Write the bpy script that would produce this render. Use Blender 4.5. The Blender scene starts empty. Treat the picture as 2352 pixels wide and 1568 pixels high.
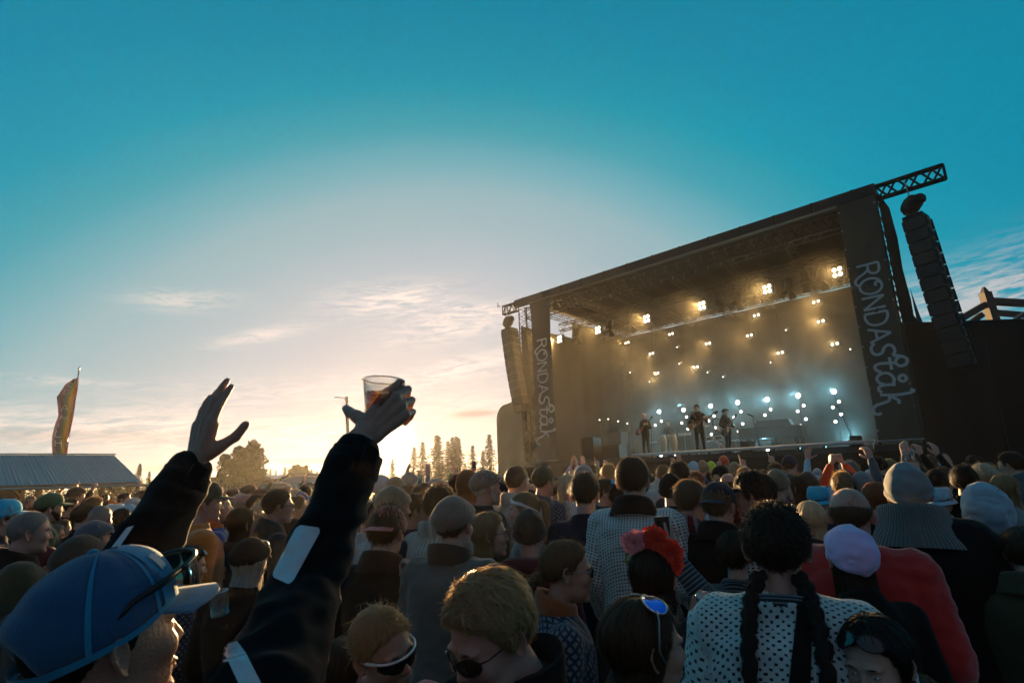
import bpy, math, random
import numpy as np
from mathutils import Matrix, Vector, noise
from mathutils.bvhtree import BVHTree
random.seed(7); RNG = np.random.default_rng(7)
D2R = math.radians
sc = bpy.context.scene
COL = sc.collection

# ------------------------------------------------------------------ camera
FPX = 1307.0
_p, _r = D2R(13.3), D2R(2.0)
CP = np.array([0, 0, 1.85])
_F = np.array([0, math.cos(_p), math.sin(_p)])
_U0 = np.array([0, -math.sin(_p), math.cos(_p)]); _R0 = np.array([1.0, 0, 0])
_R = _R0*math.cos(_r) - _U0*math.sin(_r)
_U = _U0*math.cos(_r) + _R0*math.sin(_r)
def ray(x, y): return (x-1176)/FPX*_R + (784-y)/FPX*_U + _F
def at(x, y, d):
    r = ray(x, y); return CP + r*d/r[1]
def atz(x, y, zc): return CP + ray(x, y)*zc            # zc: depth along the optical axis
def proj(p):
    q = np.asarray(p, float)-CP; z = q@_F
    return 1176+FPX*(q@_R)/z, 784-FPX*(q@_U)/z, z
cam = bpy.data.cameras.new('camera'); cam.sensor_width = 36; cam.lens = 36*FPX/2352
cam.clip_start = 0.05; cam.clip_end = 6000
cam.dof.use_dof = True; cam.dof.focus_distance = 4.5; cam.dof.aperture_fstop = 8.0
co = bpy.data.objects.new('camera', cam); COL.objects.link(co)
m4 = Matrix.Identity(4)
for i in range(3):
    m4[i][0] = _R[i]; m4[i][1] = _U[i]; m4[i][2] = -_F[i]; m4[i][3] = CP[i]
co.matrix_world = m4; sc.camera = co

def srgb(r, g, b):
    f = lambda c: (c/255)/12.92 if c/255 <= .04045 else ((c/255+.055)/1.055)**2.4
    return (f(r), f(g), f(b), 1)

# ------------------------------------------------------------------ sun, sky, exposure
_s = ray(886, 1014); SUN = _s/np.linalg.norm(_s)
SAZ = math.atan2(SUN[0], SUN[1]); SEL = math.asin(SUN[2])
sl = bpy.data.lights.new('sun', 'SUN'); sl.energy = 5.0; sl.angle = D2R(0.55); sl.color = (1.0, .62, .27)
so = bpy.data.objects.new('sun', sl); COL.objects.link(so)
so.rotation_euler = Vector(SUN).to_track_quat('Z', 'Y').to_euler()
sc.view_settings.view_transform = 'Standard'; sc.view_settings.look = 'None'
sc.view_settings.gamma = 1.0; EXPO = 1.8; KX = 2**-EXPO; sc.view_settings.exposure = EXPO      # exposed for the shaded crowd; sc.view_settings.use_curve_mapping = False

class NT:
    """tiny node-tree writer"""
    def __init__(s, tree): s.t = tree; s.n = tree.nodes; s.l = tree.links
    def add(s, typ, **k):
        n = s.n.new(typ)
        for a, b in k.items(): setattr(n, a, b)
        return n
    def put(s, sock, v):
        if v is None: return
        if isinstance(v, bpy.types.NodeSocket): s.l.new(v, sock)
        else: sock.default_value = v
    def math(s, op, a, b=None, c=None, clamp=False):
        n = s.add('ShaderNodeMath', operation=op, use_clamp=clamp)
        s.put(n.inputs[0], a); s.put(n.inputs[1], b); s.put(n.inputs[2], c)
        return n.outputs[0]
    def vmath(s, op, a, b=None, out=0):
        n = s.add('ShaderNodeVectorMath', operation=op); s.put(n.inputs[0], a); s.put(n.inputs[1], b)
        return n.outputs[out]
    def mix(s, f, a, b, typ='MIX'):
        n = s.add('ShaderNodeMix', data_type='RGBA', blend_type=typ)
        s.put(n.inputs[0], f); s.put(n.inputs[6], a); s.put(n.inputs[7], b)
        return n.outputs[2]
    def ramp(s, f, stops, interp='LINEAR'):
        n = s.add('ShaderNodeValToRGB'); r = n.color_ramp; r.interpolation = interp
        while len(r.elements) < len(stops): r.elements.new(.5)
        for e, (p, c) in zip(r.elements, stops): e.position = p; e.color = c
        s.put(n.inputs[0], f); return n.outputs[0]
    def noise(s, vec, scale, detail=3, rough=.5, dist=0):
        n = s.add('ShaderNodeTexNoise'); s.put(n.inputs['Vector'], vec); n.inputs['Scale'].default_value = scale
        n.inputs['Detail'].default_value = detail; n.inputs['Roughness'].default_value = rough
        n.inputs['Distortion'].default_value = dist; return n.outputs[0]

w = bpy.data.worlds.new('World'); sc.world = w; w.use_nodes = True
w.node_tree.nodes.clear(); W = NT(w.node_tree)
geo = W.add('ShaderNodeTexCoord').outputs['Generated']
dirv = W.vmath('NORMALIZE', geo)
dot = W.vmath('DOT_PRODUCT', dirv, tuple(SUN), out=1)
gam = W.math('MULTIPLY', W.math('ARCCOSINE', W.math('MINIMUM', dot, .999999)), 180/math.pi)   # degrees from the sun
sep = W.add('ShaderNodeSeparateXYZ'); W.put(sep.inputs[0], dirv)
el = W.math('MULTIPLY', W.math('ARCSINE', sep.outputs[2]), 180/math.pi)
az = W.math('MULTIPLY', W.math('ARCTAN2', sep.outputs[0], sep.outputs[1]), 180/math.pi)
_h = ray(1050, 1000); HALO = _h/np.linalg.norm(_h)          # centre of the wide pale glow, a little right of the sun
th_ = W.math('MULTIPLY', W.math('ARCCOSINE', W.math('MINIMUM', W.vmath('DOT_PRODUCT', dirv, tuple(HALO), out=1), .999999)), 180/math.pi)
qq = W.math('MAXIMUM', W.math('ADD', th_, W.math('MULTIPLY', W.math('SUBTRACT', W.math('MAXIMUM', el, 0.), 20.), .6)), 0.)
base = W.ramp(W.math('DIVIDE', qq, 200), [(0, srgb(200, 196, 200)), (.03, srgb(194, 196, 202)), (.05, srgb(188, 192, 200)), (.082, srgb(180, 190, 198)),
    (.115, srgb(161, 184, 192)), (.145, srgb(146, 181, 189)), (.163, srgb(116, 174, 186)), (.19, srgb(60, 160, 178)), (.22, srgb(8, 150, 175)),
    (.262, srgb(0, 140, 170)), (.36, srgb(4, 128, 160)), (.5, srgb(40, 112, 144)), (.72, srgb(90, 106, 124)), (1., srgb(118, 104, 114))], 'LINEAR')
dim = W.math('SUBTRACT', 1.0, W.math('MULTIPLY', W.math('DIVIDE', W.math('SUBTRACT', el, 30.), 50., clamp=True), .32))
bs_ = W.vmath('SCALE', base); W.put(bs_.node.inputs['Scale'], dim); base = bs_
hz = W.math('POWER', 2.718, W.math('MULTIPLY', W.math('MAXIMUM', el, 0.0), -1/4.0))
hcol = W.ramp(W.math('DIVIDE', gam, 100), [(0, srgb(252, 232, 214)), (.2, srgb(226, 204, 192)), (.45, srgb(165, 182, 186)), (.8, srgb(70, 120, 145))])
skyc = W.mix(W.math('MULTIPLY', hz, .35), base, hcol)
# wispy clouds: elliptical patches (pixel of the photo -> direction) times stretched noise
def azel(x, y):
    r = ray(x, y); return math.degrees(math.atan2(r[0], r[1])), math.degrees(math.atan2(r[2], math.hypot(r[0], r[1])))
cv = W.add('ShaderNodeCombineXYZ')
W.put(cv.inputs[0], W.math('MULTIPLY', az, .15)); W.put(cv.inputs[1], W.math('MULTIPLY', W.math('SUBTRACT', el, W.math('MULTIPLY', az, .10)), .95))
n1 = W.noise(cv.outputs[0], 1.9, 7, .66, .9)
cv2 = W.add('ShaderNodeCombineXYZ')
W.put(cv2.inputs[0], W.math('MULTIPLY', az, .12)); W.put(cv2.inputs[1], W.math('MULTIPLY', el, .75)); cv2.inputs[2].default_value = 4.
n2 = W.noise(cv2.outputs[0], 1.6, 6, .7, 1.3)
def patch(x, y, wx, wy, amp, tilt=0):
    a, e = azel(x, y); sa, se = wx/FPX*57.3, wy/FPX*57.3
    da = W.math('SUBTRACT', az, a)
    de = W.math('SUBTRACT', W.math('SUBTRACT', el, e), W.math('MULTIPLY', da, tilt))
    q = W.math('ADD', W.math('POWER', W.math('DIVIDE', da, sa), 2.), W.math('POWER', W.math('DIVIDE', de, se), 2.))
    return W.math('MULTIPLY', W.math('POWER', 2.718, W.math('MULTIPLY', q, -1.)), amp)
def addall(l):
    o = l[0]
    for i in l[1:]: o = W.math('ADD', o, i)
    return o
lit = addall([patch(905, 690, 130, 34, 1.15, .1), patch(1050, 745, 150, 34, .95, .18), patch(600, 770, 85, 14, .8, .25), patch(425, 690, 85, 20, .7, .1),
    patch(1080, 840, 150, 26, .8, .2), patch(2280, 650, 210, 55, .95, .12), patch(2200, 700, 120, 22, .8, .1), patch(260, 985, 420, 34, 1.0, -.02), patch(620, 1010, 300, 22, .5),
    patch(700, 900, 320, 36, .4, .08), patch(130, 875, 120, 9, .5), patch(1050, 940, 260, 34, .5, .1), patch(1080, 710, 90, 10, .8, -.03)])
wis = W.math('MULTIPLY', W.math('SUBTRACT', W.math('ADD', W.math('MULTIPLY', n1, .6), W.math('MULTIPLY', n2, .4)), .42), 6.5, clamp=True)
cmask = W.math('MULTIPLY', wis, lit, clamp=True)
ccol = W.ramp(W.math('DIVIDE', gam, 100), [(0, srgb(255, 246, 238)), (.2, srgb(252, 232, 220)), (.45, srgb(205, 205, 206)), (.9, srgb(120, 140, 150))])
skyc = W.mix(W.math('MULTIPLY', cmask, .95), skyc, ccol)
dk = addall([patch(1090, 950, 48, 7, 1.3, .03), patch(712, 1059, 62, 6, 1.3, -.02), patch(400, 1076, 60, 6, 1.), patch(200, 1000, 300, 12, .35), patch(1070, 1042, 60, 6, .6), patch(620, 1078, 160, 5, .5)])
dmask = W.math('MULTIPLY', W.math('MULTIPLY', dk, W.math('ADD', .35, n2)), 1.35, clamp=True)
skyc = W.mix(W.math('MULTIPLY', dmask, .8), skyc, srgb(160, 138, 140))
# aureole of the sun
g1 = W.math('MULTIPLY', W.math('POWER', 2.718, W.math('MULTIPLY', W.math('POWER', W.math('DIVIDE', gam, 1.35), 2.), -1.)), 14.)
g2 = W.math('MULTIPLY', W.math('POWER', 2.718, W.math('MULTIPLY', gam, -1/2.0)), .08)
gv = W.vmath('SCALE', (1., .86, .62)); gn = gv.node; W.put(gn.inputs['Scale'], W.math('ADD', g1, g2))
skyc = W.vmath('ADD', skyc, gv)
sky = W.add('ShaderNodeTexSky', sky_type='NISHITA', sun_disc=False, sun_elevation=SEL, sun_rotation=SAZ, air_density=1.0, dust_density=1.5)
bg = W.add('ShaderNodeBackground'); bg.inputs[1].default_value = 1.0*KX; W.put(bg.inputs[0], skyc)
bg2 = W.add('ShaderNodeBackground'); bg2.inputs[1].default_value = .05; W.put(bg2.inputs[0], sky.outputs[0])
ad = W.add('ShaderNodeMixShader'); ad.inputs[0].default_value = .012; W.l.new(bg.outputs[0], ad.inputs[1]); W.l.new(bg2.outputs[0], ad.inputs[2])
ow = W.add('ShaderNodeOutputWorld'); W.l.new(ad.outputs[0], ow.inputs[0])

# ------------------------------------------------------------------ helpers
def tag(o, label=None, cat=None, group=None, kind=None):
    if label: o['label'] = label
    if cat: o['category'] = cat
    if group: o['group'] = group
    if kind: o['kind'] = kind
    return o
def empty(name, loc=(0, 0, 0), rz=0, label=None, cat=None, group=None):
    o = bpy.data.objects.new(name, None); COL.objects.link(o); o.location = loc; o.rotation_euler = (0, 0, rz)
    o.empty_display_size = .1
    return tag(o, label, cat, group)
def unit(v):
    v = np.asarray(v, float); return v/(np.linalg.norm(v)+1e-12)
class MB:
    def __init__(s): s.v = []; s.f = []; s.m = []; s.n = 0
    def add(s, v, f, mi=0):
        v = np.asarray(v, float).reshape(-1, 3); o = s.n
        s.v.append(v); s.f += [tuple(i+o for i in q) for q in f]; s.m += [mi]*len(f); s.n += len(v); return s
    def box(s, c, d, R=None, mi=0, taper=1.0):
        x, y, z = [a/2 for a in d]; t = taper
        v = np.array([[-x, -y, -z], [x, -y, -z], [x, y, -z], [-x, y, -z], [-x*t, -y*t, z], [x*t, -y*t, z], [x*t, y*t, z], [-x*t, y*t, z]])
        if R is not None: v = v@np.asarray(R).T
        return s.add(v+np.asarray(c), [(0, 3, 2, 1), (4, 5, 6, 7), (0, 1, 5, 4), (1, 2, 6, 5), (2, 3, 7, 6), (3, 0, 4, 7)], mi)
    def bar(s, a, b, w=.05, h=None, mi=0, up=(0, 0, 1)):
        a = np.asarray(a, float); b = np.asarray(b, float); h = h or w
        z = unit(b-a); u = np.asarray(up, float)
        if abs(z@u) > .98: u = np.array([1., 0, 0])
        x = unit(np.cross(u, z)); y = np.cross(z, x)
        return s.box((a+b)/2, (w, h, np.linalg.norm(b-a)), np.array([x, y, z]).T, mi)
    def tube(s, pts, rad, n=8, mi=0, cap=True, ell=None, up=None):
        pts = np.asarray(pts, float); k = len(pts)
        if np.isscalar(rad): rad = [rad]*k
        T = np.gradient(pts, axis=0); T /= np.linalg.norm(T, axis=1)[:, None]+1e-12
        u = np.array(up if up is not None else ([0, 0, 1.] if abs(T[0][2]) < .9 else [1., 0, 0]), float)
        V = []
        for i in range(k):
            x = unit(np.cross(u, T[i])); y = np.cross(T[i], x); u = y
            a = np.arange(n)*2*math.pi/n
            r = rad[i]; e = 1. if ell is None else (ell[i] if hasattr(ell, '__len__') else ell)
            V.append(pts[i]+np.outer(np.cos(a)*r, x)+np.outer(np.sin(a)*r*e, y))
        V = np.concatenate(V)
        F = [(i*n+j, i*n+(j+1) % n, (i+1)*n+(j+1) % n, (i+1)*n+j) for i in range(k-1) for j in range(n)]
        if cap:
            V = np.concatenate([V, [pts[0]-T[0]*rad[0]*.0, pts[-1]+T[-1]*rad[-1]*.0]])
            F += [(k*n, (j+1) % n, j) for j in range(n)]+[(k*n+1, (k-1)*n+j, (k-1)*n+(j+1) % n) for j in range(n)]
        return s.add(V, F, mi)
    def capsule(s, a, b, ra, rb, n=10, mi=0):
        a = np.asarray(a, float); b = np.asarray(b, float); t = unit(b-a)
        P = []; R = []
        for q in (-.98, -.8, -.45): P.append(a+t*ra*q); R.append(ra*math.sqrt(1-q*q))
        P.append(a); R.append(ra); P.append(b); R.append(rb)
        for q in (.45, .8, .98): P.append(b+t*rb*q); R.append(rb*math.sqrt(1-q*q))
        return s.tube(P, R, n, mi)
    def sphere(s, c, r, nu=12, nv=8, mi=0):
        r = np.asarray(r if hasattr(r, '__len__') else (r, r, r), float)
        th = np.arange(nu)*2*math.pi/nu; ph = np.linspace(0, math.pi, nv+1)[1:-1]
        V = [(math.cos(t)*math.sin(p), math.sin(t)*math.sin(p), math.cos(p)) for p in ph for t in th]+[(0, 0, 1), (0, 0, -1)]
        k = nv-1
        F = [(i*nu+j, (i+1)*nu+j, (i+1)*nu+(j+1) % nu, i*nu+(j+1) % nu) for i in range(k-1) for j in range(nu)]
        F += [(k*nu, j, (j+1) % nu) for j in range(nu)]+[(k*nu+1, (k-1)*nu+(j+1) % nu, (k-1)*nu+j) for j in range(nu)]
        return s.add(np.array(V)*r+np.asarray(c), F, mi)
    def grid(s, P, mi=0, wrap=False):
        nt, nu = P.shape[:2]; o = []
        w_ = nu if wrap else nu-1
        for i in range(nt-1):
            for j in range(w_):
                o.append((i*nu+j, i*nu+(j+1) % nu, (i+1)*nu+(j+1) % nu, (i+1)*nu+j))
        return s.add(P.reshape(-1, 3), o, mi)
    def lathe(s, prof, n=16, c=(0, 0, 0), mi=0, R=None):
        a = np.arange(n)*2*math.pi/n
        P = np.array([[(r*math.cos(t), r*math.sin(t), z) for t in a] for r, z in prof])
        if R is not None: P = P@np.asarray(R).T
        return s.grid(P+np.asarray(c), mi, True)
    def xf(s, M):
        M = np.array(M); s.v = [q@M[:3, :3].T+M[:3, 3] for q in s.v]; return s
    def mesh(s, name, mats=None, smooth=False, uv=None):
        me = bpy.data.meshes.new(name); V = np.concatenate(s.v) if s.v else np.zeros((0, 3))
        me.from_pydata(V.tolist(), [], s.f)
        for q in (mats or []): me.materials.append(q)
        if len(s.m) and max(s.m) > 0: me.polygons.foreach_set('material_index', s.m)
        if smooth: me.polygons.foreach_set('use_smooth', [True]*len(s.f))
        if uv is not None: set_uv(me, uv)
        me.update(); return me
    def build(s, name, mat, parent=None, smooth=False, M=None, uv=None):
        mats = mat if isinstance(mat, (list, tuple)) else [mat]
        return obj(name, s.mesh(name, mats, smooth, uv), parent, M)
def set_uv(me, uv):
    l = me.uv_layers.new(name='UVMap'); idx = np.empty(len(me.loops), np.int32); me.loops.foreach_get('vertex_index', idx)
    l.data.foreach_set('uv', np.asarray(uv)[idx].ravel())
def obj(name, me, parent=None, M=None, mat=None):
    o = bpy.data.objects.new(name, me); COL.objects.link(o)
    if parent is not None: o.parent = parent
    if M is not None: o.matrix_local = Matrix(np.array(M).tolist())
    if mat is not None:
        for i, q in enumerate(mat if isinstance(mat, (list, tuple)) else [mat]):
            o.material_slots[i].link = 'OBJECT'; o.material_slots[i].material = q
    return o
def copy_tree(o, parent=None):
    c = o.copy(); COL.objects.link(c)
    if parent is not None:
        c.parent = parent
    for ch in list(o.children): copy_tree(ch, c)
    return c
def remesh(mb, voxel, smooth=4, fac=.5):
    """union of overlapping closed shapes -> (verts, faces)"""
    me = mb.mesh('tmp'); o = bpy.data.objects.new('tmp', me); COL.objects.link(o)
    r = o.modifiers.new('r', 'REMESH'); r.mode = 'VOXEL'; r.voxel_size = voxel; r.adaptivity = 0
    if smooth:
        q = o.modifiers.new('s', 'SMOOTH'); q.iterations = smooth; q.factor = fac
    dg = bpy.context.evaluated_depsgraph_get(); e = o.evaluated_get(dg); me2 = e.to_mesh()
    v = np.empty(len(me2.vertices)*3); me2.vertices.foreach_get('co', v); v = v.reshape(-1, 3)
    f = [tuple(p.vertices) for p in me2.polygons]
    e.to_mesh_clear(); bpy.data.objects.remove(o); bpy.data.meshes.remove(me)
    return v, f
def vnormals(v, f):
    n = np.zeros_like(v); q = np.array([(a[0], a[1], a[2]) for a in f])
    c = np.cross(v[q[:, 1]]-v[q[:, 0]], v[q[:, 2]]-v[q[:, 0]])
    for k in range(3): np.add.at(n, q[:, k], c)
    return n/(np.linalg.norm(n, axis=1)[:, None]+1e-12)

# ------------------------------------------------------------------ materials
_M = {}
def pm(name, color, rough=.8, metal=0., spec=.3, var=.25, scale=8., bump=.0, bscale=60., sheen=0., sss=0., emit=None, es=0., coord='Object', trans=0., alpha=1., transl=0.):
    if name in _M: return _M[name]
    m = bpy.data.materials.new(name); m.use_nodes = True; t = NT(m.node_tree); b = m.node_tree.nodes['Principled BSDF']
    c = tuple(color)+((1,) if len(color) == 3 else ())
    tc = t.add('ShaderNodeTexCoord').outputs[coord]
    if var:
        n = t.noise(tc, scale, 4, .6)
        k = t.math('ADD', 1-var*.5, t.math('MULTIPLY', n, var))
        s_ = t.vmath('SCALE', c[:3]); t.put(s_.node.inputs['Scale'], k); t.put(b.inputs['Base Color'], s_)
    else: b.inputs['Base Color'].default_value = c
    b.inputs['Roughness'].default_value = rough; b.inputs['Metallic'].default_value = metal
    b.inputs['Specular IOR Level'].default_value = spec
    if sheen: b.inputs['Sheen Weight'].default_value = sheen; b.inputs['Sheen Roughness'].default_value = .5
    if sss:
        b.inputs['Subsurface Weight'].default_value = sss; b.inputs['Subsurface Radius'].default_value = (.9, .3, .15); b.inputs['Subsurface Scale'].default_value = .012
    if trans: b.inputs['Transmission Weight'].default_value = trans
    if alpha < 1: b.inputs['Alpha'].default_value = alpha
    if bump:
        bn = t.noise(tc, bscale, 3, .6); bp = t.add('ShaderNodeBump'); bp.inputs['Strength'].default_value = bump; bp.inputs['Distance'].default_value = .01
        t.put(bp.inputs['Height'], bn); t.put(b.inputs['Normal'], bp.outputs[0])
    if emit: b.inputs['Emission Color'].default_value = tuple(emit)+(1,); b.inputs['Emission Strength'].default_value = es
    if transl:
        tr = t.add('ShaderNodeBsdfTranslucent'); t.put(tr.inputs[0], c); mx = t.add('ShaderNodeMixShader'); mx.inputs[0].default_value = transl
        out = m.node_tree.nodes['Material Output']; t.l.new(b.outputs[0], mx.inputs[1]); t.l.new(tr.outputs[0], mx.inputs[2]); t.l.new(mx.outputs[0], out.inputs[0])
    _M[name] = m; return m
def hairmat(name, c):
    if name in _M: return _M[name]
    m = bpy.data.materials.new(name); m.use_nodes = True; t = NT(m.node_tree); b = m.node_tree.nodes['Principled BSDF']
    tc = t.add('ShaderNodeTexCoord').outputs['UV']
    mp = t.add('ShaderNodeMapping'); t.put(mp.inputs[0], tc); mp.inputs['Scale'].default_value = (90, 3, 1)
    n = t.noise(mp.outputs[0], 1., 4, .65)
    sx = t.add('ShaderNodeSeparateXYZ'); t.put(sx.inputs[0], tc); wn = t.add('ShaderNodeTexWhiteNoise', noise_dimensions='1D'); t.put(wn.inputs['W'], t.math('MULTIPLY', sx.outputs[0], 97.))
    k = t.math('ADD', .22, t.math('ADD', t.math('MULTIPLY', wn.outputs[0], .75), t.math('MULTIPLY', t.math('POWER', n, 3.), 3.6))); s_ = t.vmath('SCALE', tuple(c)); t.put(s_.node.inputs['Scale'], k)
    t.put(b.inputs['Base Color'], s_); b.inputs['Roughness'].default_value = .42; b.inputs['Specular IOR Level'].default_value = .35
    bp = t.add('ShaderNodeBump'); bp.inputs['Strength'].default_value = .7; bp.inputs['Distance'].default_value = .004; t.put(bp.inputs['Height'], n); t.put(b.inputs['Normal'], bp.outputs[0])
    tr = t.add('ShaderNodeBsdfTranslucent'); t.put(tr.inputs[0], tuple(min(1, q*2.2+.02) for q in c)+(1,)); mx = t.add('ShaderNodeMixShader'); mx.inputs[0].default_value = .42
    out = m.node_tree.nodes['Material Output']; t.l.new(b.outputs[0], mx.inputs[1]); t.l.new(tr.outputs[0], mx.inputs[2]); t.l.new(mx.outputs[0], out.inputs[0])
    _M[name] = m; return m
def cloth(name, c, rough=.9, sheen=None, ribs=0., kind=None, c2=(.02, .02, .02), size=.012, bump=.35, bscale=350.):
    """fabric; kind: dots (grid of dark dots), specks (staggered), stripes, plaid, weave"""
    if name in _M: return _M[name]
    if sheen is None: sheen = .06 if max(c) < .02 else .2 if max(c) < .1 else .45
    m = bpy.data.materials.new(name); m.use_nodes = True; t = NT(m.node_tree); b = m.node_tree.nodes['Principled BSDF']
    tc = t.add('ShaderNodeTexCoord'); uv = tc.outputs['UV']; ob = tc.outputs['Object']
    n = t.noise(ob, 9., 5, .65); k = t.math('ADD', .72, t.math('MULTIPLY', n, .56))
    s_ = t.vmath('SCALE', tuple(c)); t.put(s_.node.inputs['Scale'], k); colr = s_
    h = t.noise(ob, bscale, 2, .7)
    if kind in ('dots', 'specks', 'plus'):
        mp = t.add('ShaderNodeMapping'); t.put(mp.inputs[0], uv); mp.inputs['Scale'].default_value = (1/size, 1/size, 1)
        if kind != 'dots': mp.inputs['Rotation'].default_value = (0, 0, D2R(45))
        nz = t.add('ShaderNodeTexNoise'); t.put(nz.inputs['Vector'], mp.outputs[0]); nz.inputs['Scale'].default_value = 1.3
        q_ = t.vmath('SCALE', t.vmath('SUBTRACT', nz.outputs[1], (.5, .5, .5))); q_.node.inputs['Scale'].default_value = .25 if kind == 'dots' else .55
        dv = t.vmath('ADD', mp.outputs[0], q_)
        vo = t.add('ShaderNodeTexVoronoi', voronoi_dimensions='2D', distance='MANHATTAN' if kind == 'specks' else 'CHEBYCHEV'); vo.inputs['Scale'].default_value = 1.; vo.inputs['Randomness'].default_value = .0
        t.put(vo.inputs['Vector'], dv)
        f_ = t.math('LESS_THAN', vo.outputs[0], .235 if kind == 'dots' else .30)
        colr = t.mix(f_, colr, tuple(c2)+(1,))
    if kind in ('stripes', 'plaid', 'ribs'):
        sx = t.add('ShaderNodeSeparateXYZ'); t.put(sx.inputs[0], uv)
        fy = t.math('SINE', t.math('MULTIPLY', sx.outputs[1], 6.283/size)); fx = t.math('SINE', t.math('MULTIPLY', sx.outputs[0], 6.283/size))
        if kind == 'ribs': h = fx; bump = .8; colr = t.mix(t.math('MULTIPLY', t.math('ADD', fx, 1), .25), colr, tuple(q*.35 for q in c)+(1,))
        elif kind == 'stripes': colr = t.mix(t.math('GREATER_THAN', fy, .2), colr, tuple(c2)+(1,))
        else:
            colr = t.mix(t.math('MULTIPLY', t.math('GREATER_THAN', fy, .3), .6), colr, tuple(c2)+(1,))
            colr = t.mix(t.math('MULTIPLY', t.math('GREATER_THAN', fx, .3), .6), colr, (.35, .38, .42, 1))
    t.put(b.inputs['Base Color'], colr); b.inputs['Roughness'].default_value = rough; b.inputs['Specular IOR Level'].default_value = .15
    b.inputs['Sheen Weight'].default_value = sheen; b.inputs['Sheen Roughness'].default_value = .45
    bp = t.add('ShaderNodeBump'); bp.inputs['Strength'].default_value = bump; bp.inputs['Distance'].default_value = .003; t.put(bp.inputs['Height'], h); t.put(b.inputs['Normal'], bp.outputs[0])
    _M[name] = m; return m
def lamp(name, c, s_):
    if name in _M: return _M[name]
    m = bpy.data.materials.new(name); m.use_nodes = True; nt = m.node_tree; nt.nodes.clear(); e = nt.nodes.new('ShaderNodeEmission'); o = nt.nodes.new('ShaderNodeOutputMaterial')
    e.inputs[0].default_value = tuple(c)+(1,); e.inputs[1].default_value = s_*KX; nt.links.new(e.outputs[0], o.inputs[0]); _M[name] = m; return m
BLACK = pm('black_metal', (.012, .012, .013), .5, .3)
STEEL = pm('galvanised_steel', (.28, .29, .3), .42, .8)
# ------------------------------------------------------------------ heads (signed-distance sculpt, solved radially)
def _ell(p, c, r):
    r = np.asarray(r, float); q = (p-np.asarray(c))/r; k0 = np.linalg.norm(q, axis=1)+1e-9; k1 = np.linalg.norm(q/r, axis=1)+1e-9
    return k0*(k0-1)/k1
def _cap(p, a, b, ra, rb):
    a = np.asarray(a, float); ba = np.asarray(b, float)-a; pa = p-a; h = np.clip(pa@ba/(ba@ba), 0, 1)
    return np.linalg.norm(pa-np.outer(h, ba), axis=1)-(ra+(rb-ra)*h)
def _smin(a, b, k):
    h = np.clip(.5+.5*(b-a)/k, 0, 1); return b*(1-h)+a*h-k*h*(1-h)
def _smax(a, b, k): return -_smin(-a, -b, k)
def sdf_head(p, fem=False, neck=True):
    ax = np.abs(p[:, 0]); q = p.copy(); q[:, 0] = ax
    w = .93 if fem else 1.
    d = _ell(p, (0, -.012, .032), (.077, .099, .086))
    d = _smin(d, _ell(p, (0, .03, -.03), (.060, .064, .082)), .03)
    d = _smin(d, _ell(p, (0, .028, -.072), (.054*w, .056, .040*w)), .02)
    d = _smin(d, _ell(p, (0, .078, -.101), (.019*w, .017, .014)), .018)
    d = _smin(d, _ell(q, (.038, .066, -.022), (.022, .022, .022)), .02)
    d = _smin(d, _ell(q, (.026, .083, .024), (.024, .011, .008 if fem else .010)), .014)
    d = _smax(d, -_ell(q, (.031, .101, .004), (.019, .018, .012)), .010)
    d = _smin(d, _ell(q, (.030, .0765, .003), (.0135, .0125, .0115)), .003)
    d = _smax(d, -_ell(q, (.030, .0905, .0035), (.015, .004, .0012)), .002)
    d = _smin(d, _cap(p, (0, .087, .014), (0, .1065, -.025), .006, .0092), .008)
    d = _smin(d, _ell(q, (.0105, .0985, -.029), (.0075, .008, .006)), .004)
    d = _smax(d, -_ell(q, (.0065, .104, -.038), (.0035, .005, .004)), .002)
    d = _smin(d, _ell(p, (0, .091, -.059), (.024, .0085, .005)), .006)
    d = _smin(d, _ell(p, (0, .090, -.070), (.020, .0085, .006)), .005)
    d = _smax(d, -_ell(p, (0, .101, -.0642), (.024, .006, .0012)), .002)
    if neck: d = _smin(d, _cap(p, (0, -.022, -.05), (0, -.05, -.21), .052*w*w, .060*w), .018)
    return d
def radial(dirs, fem=False, neck=True, rmax=.235):
    n = len(dirs); S = 44; ts = np.linspace(rmax, .03, S)
    val = sdf_head((dirs[None]*ts[:, None, None]).reshape(-1, 3), fem, neck).reshape(S, n)
    ins = val < 0; k = np.argmax(ins, axis=0); out = ts[k]; msk = (k > 0) & ins.any(0)
    a = ts[np.maximum(k-1, 0)].copy(); b = ts[k].copy()
    for _ in range(9):
        m_ = (a+b)/2; v = sdf_head(dirs*m_[:, None], fem, neck); c = v < 0
        b = np.where(c, m_, b); a = np.where(c, a, m_)
    return np.where(msk, b, out)
def dirs_of(th, el):      # th: azimuth from the front (deg, + = +x side), el: elevation (deg)
    t, e = np.radians(th), np.radians(el)
    return np.stack([np.sin(t)*np.cos(e), np.cos(t)*np.cos(e), np.sin(e)], -1)
_hc = {}
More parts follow.
